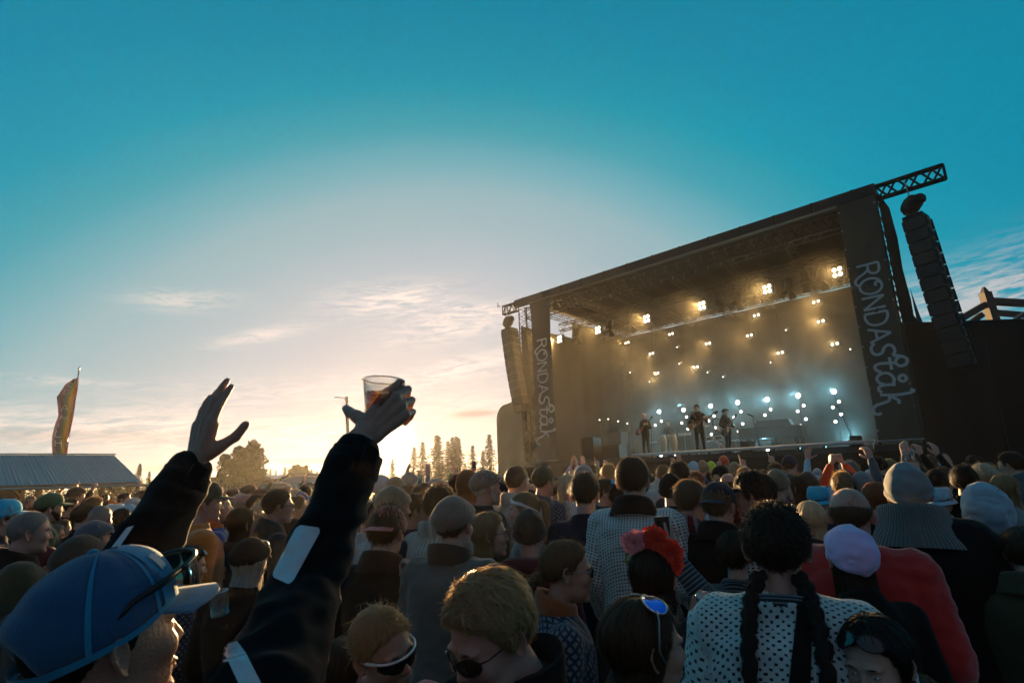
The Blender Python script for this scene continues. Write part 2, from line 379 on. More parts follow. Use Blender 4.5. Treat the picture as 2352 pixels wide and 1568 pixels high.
def head_geo(nu, nv, fem):
    key = (nu, nv, fem)
    if key in _hc: return _hc[key]
    u = np.linspace(-1, 1, nu, endpoint=False); th = 180*(np.sign(u)*np.abs(u)**1.35)
    el = np.linspace(89.5, -89.5, nv)
    el = el-8*np.sin(np.radians(el*2))*.6
    T, E_ = np.meshgrid(th, el); d = dirs_of(T.ravel(), E_.ravel())
    r = radial(d, fem); mb = MB(); mb.grid((d*r[:, None]).reshape(nv, nu, 3), 0, True)
    # ears
    for sx in (-1, 1):
        m_ = 18 if nu > 60 else 8
        P = []
        for k, (rr, h) in enumerate([(0, .001), (.35, .0), (.6, .004), (.8, .011), (.93, .0135), (1.0, .010), (.97, .003), (.75, -.006), (.5, -.012)]):
            row = []
            for a in np.arange(m_)*2*math.pi/m_:
                oy = math.cos(a)*(.0175 if math.sin(a) > -.2 else .0135)*rr; oz = math.sin(a)*.0315*rr
                hh = h*(1 if math.cos(a) < .3 else .45)
                row.append((hh+.003*max(0, -math.cos(a))*rr, oy-.003*math.sin(a), oz))
            P.append(row)
        P = np.array(P); an = D2R(24)
        x = P[..., 0]*math.cos(an)-P[..., 1]*math.sin(an); y = P[..., 0]*math.sin(an)*.6+P[..., 1]*math.cos(an)
        Q = np.stack([sx*(x+.0765), y-.010, P[..., 2]-.004], -1)
        mb.grid(Q, 0, True)
    V = np.concatenate(mb.v); _hc[key] = (V, mb.f); return _hc[key]

# ------------------------------------------------------------------ hair
def interp(th, pts):
    a = np.abs(((np.asarray(th)+180) % 360)-180); return np.interp(a, [p[0] for p in pts], [p[1] for p in pts])
_rt = {}
def radial_fast(d, fem=False):
    if fem not in _rt:
        A, E_ = np.meshgrid(np.linspace(-180, 180, 181), np.linspace(-90, 90, 91)); _rt[fem] = radial(dirs_of(A.ravel(), E_.ravel()), fem, False).reshape(91, 181)
    T_ = _rt[fem]; th = np.degrees(np.arctan2(d[..., 0], d[..., 1])); e = np.degrees(np.arcsin(np.clip(d[..., 2], -1, 1)))
    a = np.clip((th+180)/2, 0, 179.999); b = np.clip((e+90)/2, 0, 89.999); i = a.astype(int); j = b.astype(int); fa = a-i; fb = b-j
    return (T_[j, i]*(1-fa)+T_[j, i+1]*fa)*(1-fb)+(T_[j+1, i]*(1-fa)+T_[j+1, i+1]*fa)*fb
def shell(line, thick, nt=26, nth=48, fem=False, drop=0., dropfrom=62, top=88., rough=.0, wave=.0, seed=0, part=0., dropw=.0, lift=0.):
    """hair/hat shell grid [nt, nth]; line(theta)->elevation of the lower edge"""
    th = np.linspace(-180, 180, nth, endpoint=False); L = interp(th, line)
    nd = 12 if drop else 0; n1_ = nt
    t = np.linspace(0, 1, n1_); EL = top+(L[None]-top)*t[:, None]; TH = np.repeat(th[None], n1_, 0)
    d = dirs_of(TH.ravel(), EL.ravel()); r = radial_fast(d, fem).reshape(n1_, nth)
    rr = np.random.default_rng(seed); ph = rr.uniform(0, 6.28, 8)
    tk = np.full((n1_, nth), thick)*(1-.85*np.clip((t[:, None]-.86)/.14, 0, 1)**2*(0 if drop else 1))
    fm = np.where(np.abs(TH) < dropfrom, np.clip((t[:, None]-.8)/.2, 0, 1), 0) if drop else 0
    tk = tk*(1-.9*fm)
    tr = np.radians(TH)
    tk = tk*(1+rough*(np.sin(tr*9+ph[0]+t[:, None]*3)*.5+np.sin(tr*23+ph[1]-t[:, None]*5)*.3+np.sin(tr*5+t[:, None]*9+ph[2])*.4))
    if nth > 60 and rough > .03:      # locks of hair
        g_ = 26; k1 = np.abs(((tr*g_/6.283+.35*np.sin(t[:, None]*5+ph[5])+.25*np.sin(tr*7+ph[6])) % 1.)-.5)*2; k2_ = np.abs(((tr*61/6.283+.5*np.sin(t[:, None]*7+ph[7])) % 1.)-.5)*2
        tk = tk*(1-.34*k1*np.clip(t[:, None]*3, 0, 1)-.20*k2_*np.clip(t[:, None]*3, 0, 1))
    tk += lift*np.clip(1-np.abs(EL-75)/60, 0, 1)
    P = d.reshape(n1_, nth, 3)*(r+tk)[..., None]
    if part: P[..., 2] -= part*np.exp(-(P[..., 0]/.006)**2)*(P[..., 1] > -.06)
    if drop:
        k = np.clip((np.abs(th)-dropfrom)/22, 0, 1); k = k*k*(3-2*k)
        e0 = P[-1]; rows = []
        for i in range(1, nd+1):
            s_ = i/nd; z = e0[:, 2]-k*(drop*(1+.06*np.sin(th*.2+ph[3])))*s_
            sp = 1+dropw*s_+wave*np.sin(s_*9+np.radians(th)*4+ph[4])
            back = -.035*s_*k*(np.abs(th) > 110)
            inn = 1-.10*math.sin(s_*3.14)*(1-np.clip(k, 0, 1)*.5)
            x = e0[:, 0]*sp*inn; y = e0[:, 1]*inn+back-.018*s_*k
            x = x*(1-.5*(1-k)); 
            q = np.stack([x, y, z], -1); q = e0+(q-e0)*k[:, None]
            rows.append(q)
        P = np.concatenate([P, np.array(rows)], 0)
    return P
def gnorm(P):
    a = np.roll(P, -1, 1)-np.roll(P, 1, 1); b = np.gradient(P, axis=0); n = np.cross(b, a)
    n /= np.linalg.norm(n, axis=-1)[..., None]+1e-9
    c = P.mean((0, 1)); s_ = np.sign(((P-c)*n).sum(-1).mean()); return n*s_
def bil(G, t, u):
    nt, nu = G.shape[:2]; t = np.clip(t, 0, .9999)*(nt-1); u = (u % 1.)*nu
    i = t.astype(int); j = u.astype(int) % nu; ft = (t-i)[..., None]; fu = (u-u.astype(int))[..., None]; j2 = (j+1) % nu
    return G[i, j]*(1-ft)*(1-fu)+G[i+1, j]*ft*(1-fu)+G[i, j2]*(1-ft)*fu+G[i+1, j2]*ft*fu
def strands(mb, P, n, ln=(.3, .6), off=(.001, .006), tip=.004, width=.0016, seg=6, swirl=.02, t0=(0, .95), seed=1, uvs=None, jit=.0015, up=0., urange=None, curl=0., curln=0):
    rr = np.random.default_rng(seed); N = gnorm(P)
    u = rr.uniform(*(urange or (0, 1)), n); a = rr.uniform(t0[0], t0[1], n); l = rr.uniform(ln[0], ln[1], n); b = np.minimum(a+l, 1.0)
    k = np.linspace(0, 1, seg+1)[:, None]; T = a+(b-a)*k; ncl = max(12, n//26); uc = (np.round(u*ncl)+rr.uniform(-.3, .3, ncl+2)[np.round(u*ncl).astype(int).clip(0, ncl+1)])/ncl
    Uu = u+(uc-u)*.75*k**.8*(l > .08)+swirl*rr.normal(0, 1, n)*k*.6+swirl*.6*np.sin(uc*91)*k+.004*np.sin(k*7+rr.uniform(0, 6, n))
    o = rr.uniform(off[0], off[1], n)*np.minimum(1, k*4+.3)+rr.uniform(0, 1, n)**2*tip*k**2
    Q = bil(P, T, Uu)+bil(N, T, Uu)*o[..., None]
    if curl:
        ph = rr.uniform(0, 6.28, n); e1 = rr.normal(0, 1, (n, 3)); e2 = rr.normal(0, 1, (n, 3)); f_ = rr.uniform(.7, 1.3, n)*curln
        Q = Q+curl*(np.sin(k*f_+ph)[..., None]*e1+np.cos(k*f_+ph)[..., None]*e2)*.6
    Q = Q+rr.normal(0, jit, (1, n, 3))*k[..., None]; Q[..., 2] += up*k**2*rr.uniform(.3, 1, n)
    tg = np.gradient(Q, axis=0); nn = bil(N, T, Uu)+rr.normal(0, .25, (1, n, 3)); sd = np.cross(tg, nn); sd /= np.linalg.norm(sd, axis=-1)[..., None]+1e-9
    wd = (width*(1-.75*k**2))[..., None]*rr.uniform(.6, 1.3, n)[None, :, None]
    A = Q-sd*wd/2; B = Q+sd*wd/2
    V = np.stack([A, B], 2).transpose(1, 0, 2, 3).reshape(-1, 3)
    base = np.arange(n)*(seg+1)*2; F = []
    for s_ in range(seg):
        o_ = base+s_*2; F.append(np.stack([o_, o_+1, o_+3, o_+2], 1))
    F = np.concatenate(F)
    mb.v.append(V); mb.f += [tuple(q) for q in (F+mb.n).tolist()]; mb.m += [0]*len(F); mb.n += len(V)
    if uvs is not None:
        uu = np.repeat(rr.uniform(0, 1, n), (seg+1)*2); vv = np.tile(np.repeat(np.linspace(0, 1, seg+1), 2), n); uvs.append(np.stack([uu, vv], 1))
def shelladd(mb, P, uvs):
    nt, nu = P.shape[:2]; mb.grid(P, 0, True)
    uu, vv = np.meshgrid(np.linspace(0, 1, nu, endpoint=False), np.linspace(0, 1, nt)); uvs.append(np.stack([uu.ravel(), vv.ravel()], 1))
LINE_M = [(0, 47), (35, 42), (58, 33), (72, 14), (82, -8), (90, -6), (94, 18), (108, 14), (122, -8), (140, -30), (180, -37)]
LINE_F = [(0, 50), (35, 42), (60, 30), (78, 2), (95, -4), (115, -12), (140, -30), (180, -36)]
LINE_L = [(0, 52), (30, 46), (55, 34), (68, 12), (80, -10), (100, -22), (180, -30)]
LINE_BALD = [(0, 47), (72, 14), (82, -8), (94, 18), (122, -8), (140, -30), (180, -37)]
def tailgrid(path, rad, n=14):
    path = np.asarray(path, float); T = np.gradient(path, axis=0); T /= np.linalg.norm(T, axis=1)[:, None]
    u = np.array([1., 0, 0]); P = []
    for i in range(len(path)):
        y = unit(np.cross(T[i], u)); x = np.cross(y, T[i]); u = x
        a = np.arange(n)*2*math.pi/n; P.append(path[i]+np.outer(np.cos(a)*rad[i], x)+np.outer(np.sin(a)*rad[i]*.75, y))
    return np.array(P)
_hair = {}
def curve_path(pts, n=12):
    pts = np.asarray(pts, float); t = np.linspace(0, len(pts)-1, n); k = np.arange(len(pts))
    out = []
    for x in t:
        i = min(int(x), len(pts)-2); f = x-i
        p0, p1, p2, p3 = pts[max(i-1, 0)], pts[i], pts[i+1], pts[min(i+2, len(pts)-1)]
        out.append(.5*((2*p1)+(-p0+p2)*f+(2*p0-5*p1+4*p2-p3)*f*f+(-p0+3*p1-3*p2+p3)*f**3))
    return np.array(out)
def hair_mesh(style, lod, seed=0):
    key = (style, lod, seed)
    if key in _hair: return _hair[key]
    mb = MB(); uvs = []; K = {0: (2700, .0026, 6), 1: (800, .0030, 4), 2: (150, .006, 3)}[lod]; n, wd, sg = K
    nt, nth = {0: (34, 150), 1: (20, 64), 2: (12, 28)}[lod]
    if lod == 2: wd = .005
    if style in ('short', 'crop', 'messy', 'quiff', 'curly', 'swept'):
        th_ = dict(short=.013, crop=.006, messy=.018, quiff=.014, curly=.024, swept=.016)[style]
        P = shell(LINE_M, th_*.75, nt, nth, rough=.18 if style != 'crop' else .05, seed=seed, lift=.012 if style in ('quiff', 'swept', 'messy') else .004)
        shelladd(mb, P, uvs)
        if style not in ('crop', 'curly'): strands(mb, P, n//9, (.18, .42), (.003, .010), .010, wd*3.2, sg, .05, seed=seed+55, uvs=uvs, jit=.003)
        if style not in ('crop',): strands(mb, P, n//3, (.12, .36), (.003, .012), .016 if lod == 0 else .030, wd*.7, sg, .07, seed=seed+77, uvs=uvs, jit=.003 if lod == 0 else .006)
        if style == 'crop': strands(mb, P, n, (.04, .10), (.0005, .003), .003, wd, 3, .01, seed=seed, uvs=uvs)
        elif style == 'curly': strands(mb, P, int(n*1.2), (.15, .4), (.001, .012), .016, wd*1.3, max(sg, 6), .03, seed=seed, uvs=uvs, curl=.006, curln=14, jit=.004)
        elif style == 'messy': strands(mb, P, n, (.12, .35), (.001, .008), .020, wd*1.2, sg, .05, seed=seed, uvs=uvs, jit=.006); strands(mb, P, n//4, (.03, .1), (.002, .006), .03, wd, sg, .03, t0=(0, .35), seed=seed+9, uvs=uvs, jit=.004, up=.02)
        elif style == 'quiff': strands(mb, P, n, (.10, .25), (.001, .006), .010, wd, sg, .03, seed=seed, uvs=uvs, jit=.002); strands(mb, P, n//4, (.03, .10), (.002, .006), .02, wd, sg, .03, t0=(0, .4), seed=seed+9, uvs=uvs, up=.014)
        elif style == 'swept': strands(mb, P, n, (.25, .6), (.001, .008), .009, wd, sg, .12, seed=seed, uvs=uvs, jit=.002)
        else: strands(mb, P, n, (.10, .28), (.0005, .006), .007, wd, sg, .03, seed=seed, uvs=uvs, jit=.0015)
    elif style in ('bald', 'balding'):
        P = shell(LINE_BALD, .004, nt, nth, top=20 if style == 'bald' else 24, seed=seed)
        keep = np.abs(np.linspace(-180, 180, nth, endpoint=False)) > (66 if style == 'bald' else 60)
        P2 = P.copy(); P2[:, ~keep] *= .93; P2[0] *= .965
        shelladd(mb, P2, uvs); strands(mb, P, n//2 if style == 'bald' else n, (.1, .3), (.0005, .004), .004, wd, 4, .02, seed=seed, uvs=uvs, urange=(.70, 1.32))
        if style == 'balding': 
            Pt = shell(LINE_BALD, .001, nt, nth, seed=seed); strands(mb, Pt, n//9, (.15, .4), (.0005, .003), .004, wd*.35, 5, .06, t0=(.1, .6), seed=seed+3, uvs=uvs)
    elif style in ('long', 'longwavy', 'bob'):
        dr = {'long': .24, 'longwavy': .26, 'bob': .09}[style]
        P = shell(LINE_L, .013, nt, nth, True, drop=dr, seed=seed, rough=.12, wave=.03 if style == 'longwavy' else .006, part=.004, dropw=.12)
        shelladd(mb, P, uvs); strands(mb, P, int(n*1.3), (.3, .8), (.0005, .007), .012, wd*1.15, sg+3, .015, seed=seed, uvs=uvs, jit=.003, curl=.003 if style == 'longwavy' else 0, curln=10)
    elif style in ('ponytail', 'lowbun', 'tied', 'braids', 'sidepony'):
        P = shell(LINE_F, .009, nt, nth, True, seed=seed, rough=.08, part=.003)
        # hair is drawn back: strand directions run from the front to the tie point
        shelladd(mb, P, uvs); strands(mb, P, n, (.3, .7), (.0004, .004), .004, wd, sg, .01, seed=seed, uvs=uvs)
        strands(mb, P, n//6, (.08, .3), (.003, .009), .028, wd*.7, sg, .08, seed=seed+5, uvs=uvs, jit=.006)
        if style in ('ponytail', 'sidepony'):
            sx = .0 if style == 'ponytail' else .07
            pth = curve_path([(0, -.085, .045), (sx*.3, -.125, .055), (sx, -.15, .02), (sx*1.2, -.15, -.08), (sx*1.3, -.14, -.2)], 12)
            rd = np.interp(np.linspace(0, 1, 12), [0, .12, .4, .8, 1], [.012, .017, .028, .022, .006])
            G = tailgrid(pth, rd); shelladd(mb, G, uvs); strands(mb, G, n//2, (.3, .9), (.0005, .006), .012, wd, sg+2, .02, t0=(0, .6), seed=seed+2, uvs=uvs)
        elif style == 'lowbun' or style == 'tied':
            c = np.array([0, -.115, -.03]); pth = curve_path([c+(0, .03, 0), c, c-(0, .03, .01)], 10); rd = np.sin(np.linspace(.25, 2.95, 10))*.034
            G = tailgrid(pth, rd); shelladd(mb, G, uvs); strands(mb, G, n//4, (.4, 1.), (.001, .007), .01, wd, sg, .25, seed=seed+2, uvs=uvs)
            strands(mb, G, n//9, (.3, .6), (.001, .012), .03, wd, sg, .25, seed=seed+6, uvs=uvs, jit=.01)
        elif style == 'braids':
            Pc = shell(LINE_F, .012, nt, nth, True, seed=seed, rough=.3); strands(mb, Pc, n, (.08, .25), (.001, .010), .016, wd, max(sg, 6), .05, seed=seed+11, uvs=uvs, curl=.005, curln=12, jit=.004)
            for sx in (-1, 1):
                pth = curve_path([(sx*.05, -.07, -.06), (sx*.075, -.115, -.12), (sx*.088, -.17, -.2), (sx*.092, -.212, -.32), (sx*.088, -.212, -.46)], 40)
                k = np.arange(40); rd = (.0175-.0001*k)*(1+.28*np.abs(np.sin(k*.78)))*np.where(k > 34, .75, 1)
                pth[:, 0] += .005*np.sin(k*.78*2)
                G = tailgrid(pth, rd, 12); shelladd(mb, G, uvs); strands(mb, G, n//3, (.05, .12), (.0005, .003), .006, wd, 4, .06, seed=seed+3, uvs=uvs)
                strands(mb, G[33:], n//12, (.4, 1.), (.001, .008), .02, wd, 4, .1, seed=seed+4, uvs=uvs)
    me = mb.mesh('hair', [None], True, np.concatenate(uvs)); _hair[key] = me; return me

# ------------------------------------------------------------------ hats
_hat = {}
def hat_parts(kind, lod):
    """list of (part name, mesh)"""
    key = (kind, lod)
    if key in _hat: return _hat[key]
    nt, nth = {0: (30, 96), 1: (18, 48), 2: (10, 24)}[lod]; out = []
    def sh(P, name, thick=.003):
        mb = MB(); uvs = []; Q = P-gnorm(P)*thick
        full = np.concatenate([P, Q[::-1]], 0); nt_, nu = full.shape[:2]; mb.grid(full, 0, True)
        uu, vv = np.meshgrid(np.linspace(0, .6, nu, endpoint=False), np.linspace(0, .3, nt_)); uvs = np.stack([uu.ravel(), vv.ravel()], 1)
        if lod < 2:
            V_ = np.concatenate(mb.v); mb.v = [wrinkle(V_, mb.f, {'hood': .014, 'scarf': .009, 'beanie': .006}.get(kind, .0022), 7)]
        out.append((name, mb.mesh(name, [None], True, uvs)))
    if kind == 'beanie':
        L = [(0, 30), (60, 20), (90, 4), (130, -14), (180, -20)]
        P = shell(L, .019, nt, nth, seed=1); n1_ = noise
        tt = np.linspace(0, 1, nt)[:, None]; th = np.radians(np.linspace(-180, 180, nth, endpoint=False))[None]
        P[..., 2] += .016*(1-tt)**2+.005*np.sin(th*5+tt*6)*(1-tt)*tt*2
        P[..., 1] -= .014*(1-tt)**2
        r_ = 1+.012*np.sin(th*3+1)*np.sin(tt*5)+.01*np.sin(th*7+tt*9)*(tt*(1-tt)*3)
        P[..., :2] *= r_[..., None]
        sh(P, 'crown')
        Lc = [(a, b+17) for a, b in L]; Pc = shell(L, .026, 8, nth, top=30, seed=2)
        el0 = interp(np.linspace(-180, 180, nth, endpoint=False), Lc); el1 = interp(np.linspace(-180, 180, nth, endpoint=False), L)
        rows = []
        for i, q in enumerate(np.linspace(0, 1, 8)):
            d = dirs_of(np.linspace(-180, 180, nth, endpoint=False), el0+(el1-4-el0)*q); rr = radial_fast(d); rows.append(d*(rr+.021+.006*math.sin(q*3.14))[:, None])
        sh(np.array(rows), 'cuff', .006)
    elif kind in ('cap', 'capback', 'trucker'):
        L = [(0, 27), (50, 24), (80, 14), (110, 6), (150, -4), (180, -6)]
        P = shell(L, .018, nt, nth, seed=1); tt = np.linspace(0, 1, nt)[:, None]; th = np.linspace(-180, 180, nth, endpoint=False)
        P[..., 2] += .012*(1-tt)**1.5
        fr = np.clip(1-np.abs(th)/75, 0, 1)[None]; P[..., 1] += fr*.012*np.sin(np.clip(tt, 0, 1)*3.14); P[..., 2] += fr*.012*np.sin(np.clip(tt*1.1, 0, 1)*3.14)
        sm = np.abs(((th+30) % 60)-30); P *= (1-.010*np.exp(-(sm/2.2)**2)*np.clip(tt*4, 0, 1))[..., None]
        # strap opening at the back
        bk = (180-np.abs(th)); hole = np.clip(1-bk/24, 0, 1)[None]
        P[..., 2] += .055*np.sqrt(hole)*np.clip((tt-.55)/.45, 0, 1)
        if kind == 'trucker': sh(P[:, :], 'crown')
        else: sh(P, 'crown')
        mb = MB(); mb.sphere((0, -.012, P[0, :, 2].mean()+.001), (.008, .008, .005), 10, 6); out.append(('button', mb.mesh('button', [None], True)))
        # brim
        a = np.radians(np.linspace(-56, 56, 21)); rows = []
        d = dirs_of(np.degrees(a), interp(np.degrees(a), L)); e = d*(radial_fast(d)+.016)[:, None]
        for q in np.linspace(0, 1, 7):
            x = e[:, 0]*(1+.02*q); y = e[:, 1]+q*(.072*np.cos(a*.95)+.004); z = e[:, 2]-.014*q*np.cos(a)-1.1*(x**2)*q-.0
            rows.append(np.stack([x, y, z], -1))
        B = np.array(rows); mb = MB(); T = B+np.array([0, 0, .002]); mb.grid(T, 0); mb.grid(B[:, ::-1]-np.array([0, 0, .0015]), 0); mb.grid(np.stack([T[-1], B[-1]-np.array([0, 0, .0015])]), 0)
        out.append(('brim', mb.mesh('brim', [None], True)))
        if kind != 'trucker':
            pass
        st = MB(); k = np.linspace(-24, 24, 9)+180; d = dirs_of(k, np.full(9, -5.)); e = d*(radial_fast(d)+.017)[:, None]
        st.tube(e, .007, 6, ell=.35); out.append(('strap', st.mesh('strap', [None], True)))
    elif kind == 'bucket':
        L = [(0, 26), (90, 10), (180, -4)]; P = shell(L, .017, nt, nth, seed=1); tt = np.linspace(0, 1, nt)[:, None]
        zt = P[..., 2].max(); P[..., 2] = np.minimum(P[..., 2]+.02*(1-tt), .125+.0*tt); P[..., :2] *= (1+.12*np.exp(-((tt-.35)/.2)**2))[..., None]
        sh(P, 'crown')
        rows = [P[-1]+(0, 0, .004)]; c = np.array([0, -.005, 0])
        for q in np.linspace(.2, 1, 5): rows.append(P[-1]+(P[-1]-c)*np.array([1, 1, 0])*.55*q+np.array([0, 0, -.035])*q)
        sh(np.array(rows), 'brim', .003)
    elif kind == 'flatcap':
        L = [(0, 30), (60, 24), (90, 12), (140, -6), (180, -10)]; P = shell(L, .017, nt, nth, seed=1); tt = np.linspace(0, 1, nt)[:, None]
        P[..., 1] += .022*np.clip(P[..., 1]/.1+.3, 0, 1)*np.exp(-((tt-.6)/.35)**2); P[..., 2] += .010*(1-tt)-.012*np.clip(P[..., 1]/.1, 0, 1)*(1-tt)
        P[..., :2] *= (1+.09*np.exp(-((tt-.72)/.2)**2))[..., None]
        th = np.linspace(-180, 180, nth, endpoint=False); sm = np.abs(((th+22) % 45)-22); P *= (1-.006*np.exp(-(sm/2.5)**2))[..., None]
        sh(P, 'crown')
        a = np.radians(np.linspace(-42, 42, 13)); d = dirs_of(np.degrees(a), interp(np.degrees(a), L)); e = d*(radial_fast(d)+.02)[:, None]
        B = np.array([np.stack([e[:, 0], e[:, 1]+q*.038*np.cos(a*1.2), e[:, 2]-.012*q-1.3*e[:, 0]**2*q+.004], -1) for q in np.linspace(0, 1, 5)])
        mb = MB(); mb.grid(B+(0, 0, .004)); mb.grid(B[:, ::-1]); mb.grid(np.stack([B[-1]+(0, 0, .004), B[-1]])); out.append(('brim', mb.mesh('brim', [None], True)))
    elif kind == 'hood':
        L = [(0, 44), (40, 34), (62, 8), (75, -40), (90, -62), (130, -70), (180, -72)]; P = shell(L, .026, nt, nth, seed=1); tt = np.linspace(0, 1, nt)[:, None]
        P[..., 1] -= .02*(1-tt); P[..., 2] += .012*(1-tt); th = np.radians(np.linspace(-180, 180, nth, endpoint=False))[None]
        bk = np.clip((np.abs(th)-1.3)/.8, 0, 1); P[..., 1] -= bk*.035*np.clip((tt-.4)/.6, 0, 1); P[..., :2] *= (1+.25*bk*np.clip((tt-.6)/.4, 0, 1)**1)[..., None]
        P[..., 2] = np.where(bk > 0, np.maximum(P[..., 2], -.19), P[..., 2])
        P *= (1+.022*np.sin(th*6+tt*10)*tt*.6+.014*np.sin(th*11-tt*17+1)*tt+.018*np.sin(th*3+tt*23)*tt*(1-tt)*2+.03*np.exp(-((np.abs(th)-3.1416)/.35)**2)*(1-tt))[..., None]
        P[..., 2] += .018*np.exp(-((tt-.18)/.14)**2)*bk
        sh(P, 'crown')
    elif kind == 'scarf':
        L = [(0, 46), (45, 36), (75, 4), (95, -16), (130, -30), (180, -48)]; P = shell(L, .017, nt, nth, seed=1); tt = np.linspace(0, 1, nt)[:, None]; th = np.radians(np.linspace(-180, 180, nth, endpoint=False))[None]
        bk = np.clip((np.abs(th)-1.75)/1.2, 0, 1); P[..., 1] -= bk*.03*tt; P[..., :2] *= (1+.16*bk*np.clip((tt-.62)/.38, 0, 1)**1.5)[..., None]; P *= (1+.016*np.sin(th*8+tt*9)*tt+.016*np.sin(th*3-tt*12)*tt+.008*np.sin(th*17+tt*5)*tt)[..., None]
        P[..., 2] = np.where(bk > 0, np.maximum(P[..., 2], -.115), P[..., 2])
        sh(P, 'crown')
    elif kind == 'brimhat':
        P = shell([(0, 28), (180, 6)], .012, nt, nth, seed=1); tt = np.linspace(0, 1, nt)[:, None]; P[..., 2] = np.minimum(P[..., 2]+.03, .145)-.012*np.exp(-(P[..., 0]/.03)**2)*(tt < .4)
        sh(P, 'crown'); rows = [P[-1]+(P[-1]*(1, 1, 0))*.6*q+np.array([0, 0, .012*q*q]) for q in np.linspace(0, 1, 5)]; sh(np.array(rows), 'brim', .003)
    elif kind == 'headband':
        th = np.linspace(-180, 180, nth, endpoint=False); el = interp(th, [(0, 42), (90, 30), (180, -16)]); rows = []
        for q, o_ in zip((-6, -2, 2, 6), (.012, .018, .018, .012)):
            d = dirs_of(th, el+q); rows.append(d*(radial_fast(d, True)+o_)[:, None])
        sh(np.array(rows), 'band', .003)
    _hat[key] = out; return out
def glasses_mesh(kind):
    key = ('g', kind)
    if key in _hat: return _hat[key]
    fr = MB(); le = MB()
    if kind == 'sport':
        a = np.radians(np.linspace(-66, 66, 25)); R_ = .082
        top = np.stack([R_*np.sin(a)*.94, R_*np.cos(a)+.027, np.full(25, .020)-.002*np.abs(a)], -1); bot = top.copy(); bot[:, 2] = -.024+.030*np.abs(np.sin(a))**4+.014*np.exp(-(a/.13)**2); bot[:, 1] -= .006*np.cos(a); top[:, 2] += .0
        le.grid(np.stack([top, (top+bot)/2+(0, .002, 0), bot])); fr.tube(top, .0035, 6)
        for sx in (-1, 1): fr.tube([(sx*.071, .060, .018), (sx*.079, .03, .014), (sx*.081, -.01, .010), (sx*.080, -.04, -.004)], [.004, .005, .0035, .003], 6)
    else:
        rr = dict(round=(.023, .021), cat=(.031, .023), square=(.028, .020))[kind]
        for sx in (-1, 1):
            a = np.arange(24)*2*math.pi/24; x = sx*.034+rr[0]*np.cos(a); z = .003+rr[1]*np.sin(a)+(.006*np.clip(np.cos(a)*sx, 0, 1)*np.clip(np.sin(a), 0, 1) if kind == 'cat' else 0)
            y = .107-1.6*(x*x)*4+.002; ring = np.stack([x, y, z], -1)
            fr.tube(np.concatenate([ring, ring[:2]]), .0021 if kind != 'round' else .0012, 6, cap=False)
            le.add(np.concatenate([ring, [ring.mean(0)+(0, .003, 0)]]), [(i, (i+1) % 24, 24) for i in range(24)])
            fr.tube([(sx*.062, .088, .010), (sx*.075, .07, .010), (sx*.081, .0, .008), (sx*.080, -.03, -.008)], .0018, 6)
        fr.tube([(-.011, .108, .008), (0, .111, .010), (.011, .108, .008)], .0017, 6)
    _hat[key] = (fr.mesh('frame', [None], True), le.mesh('lens', [None], True)); return _hat[key]

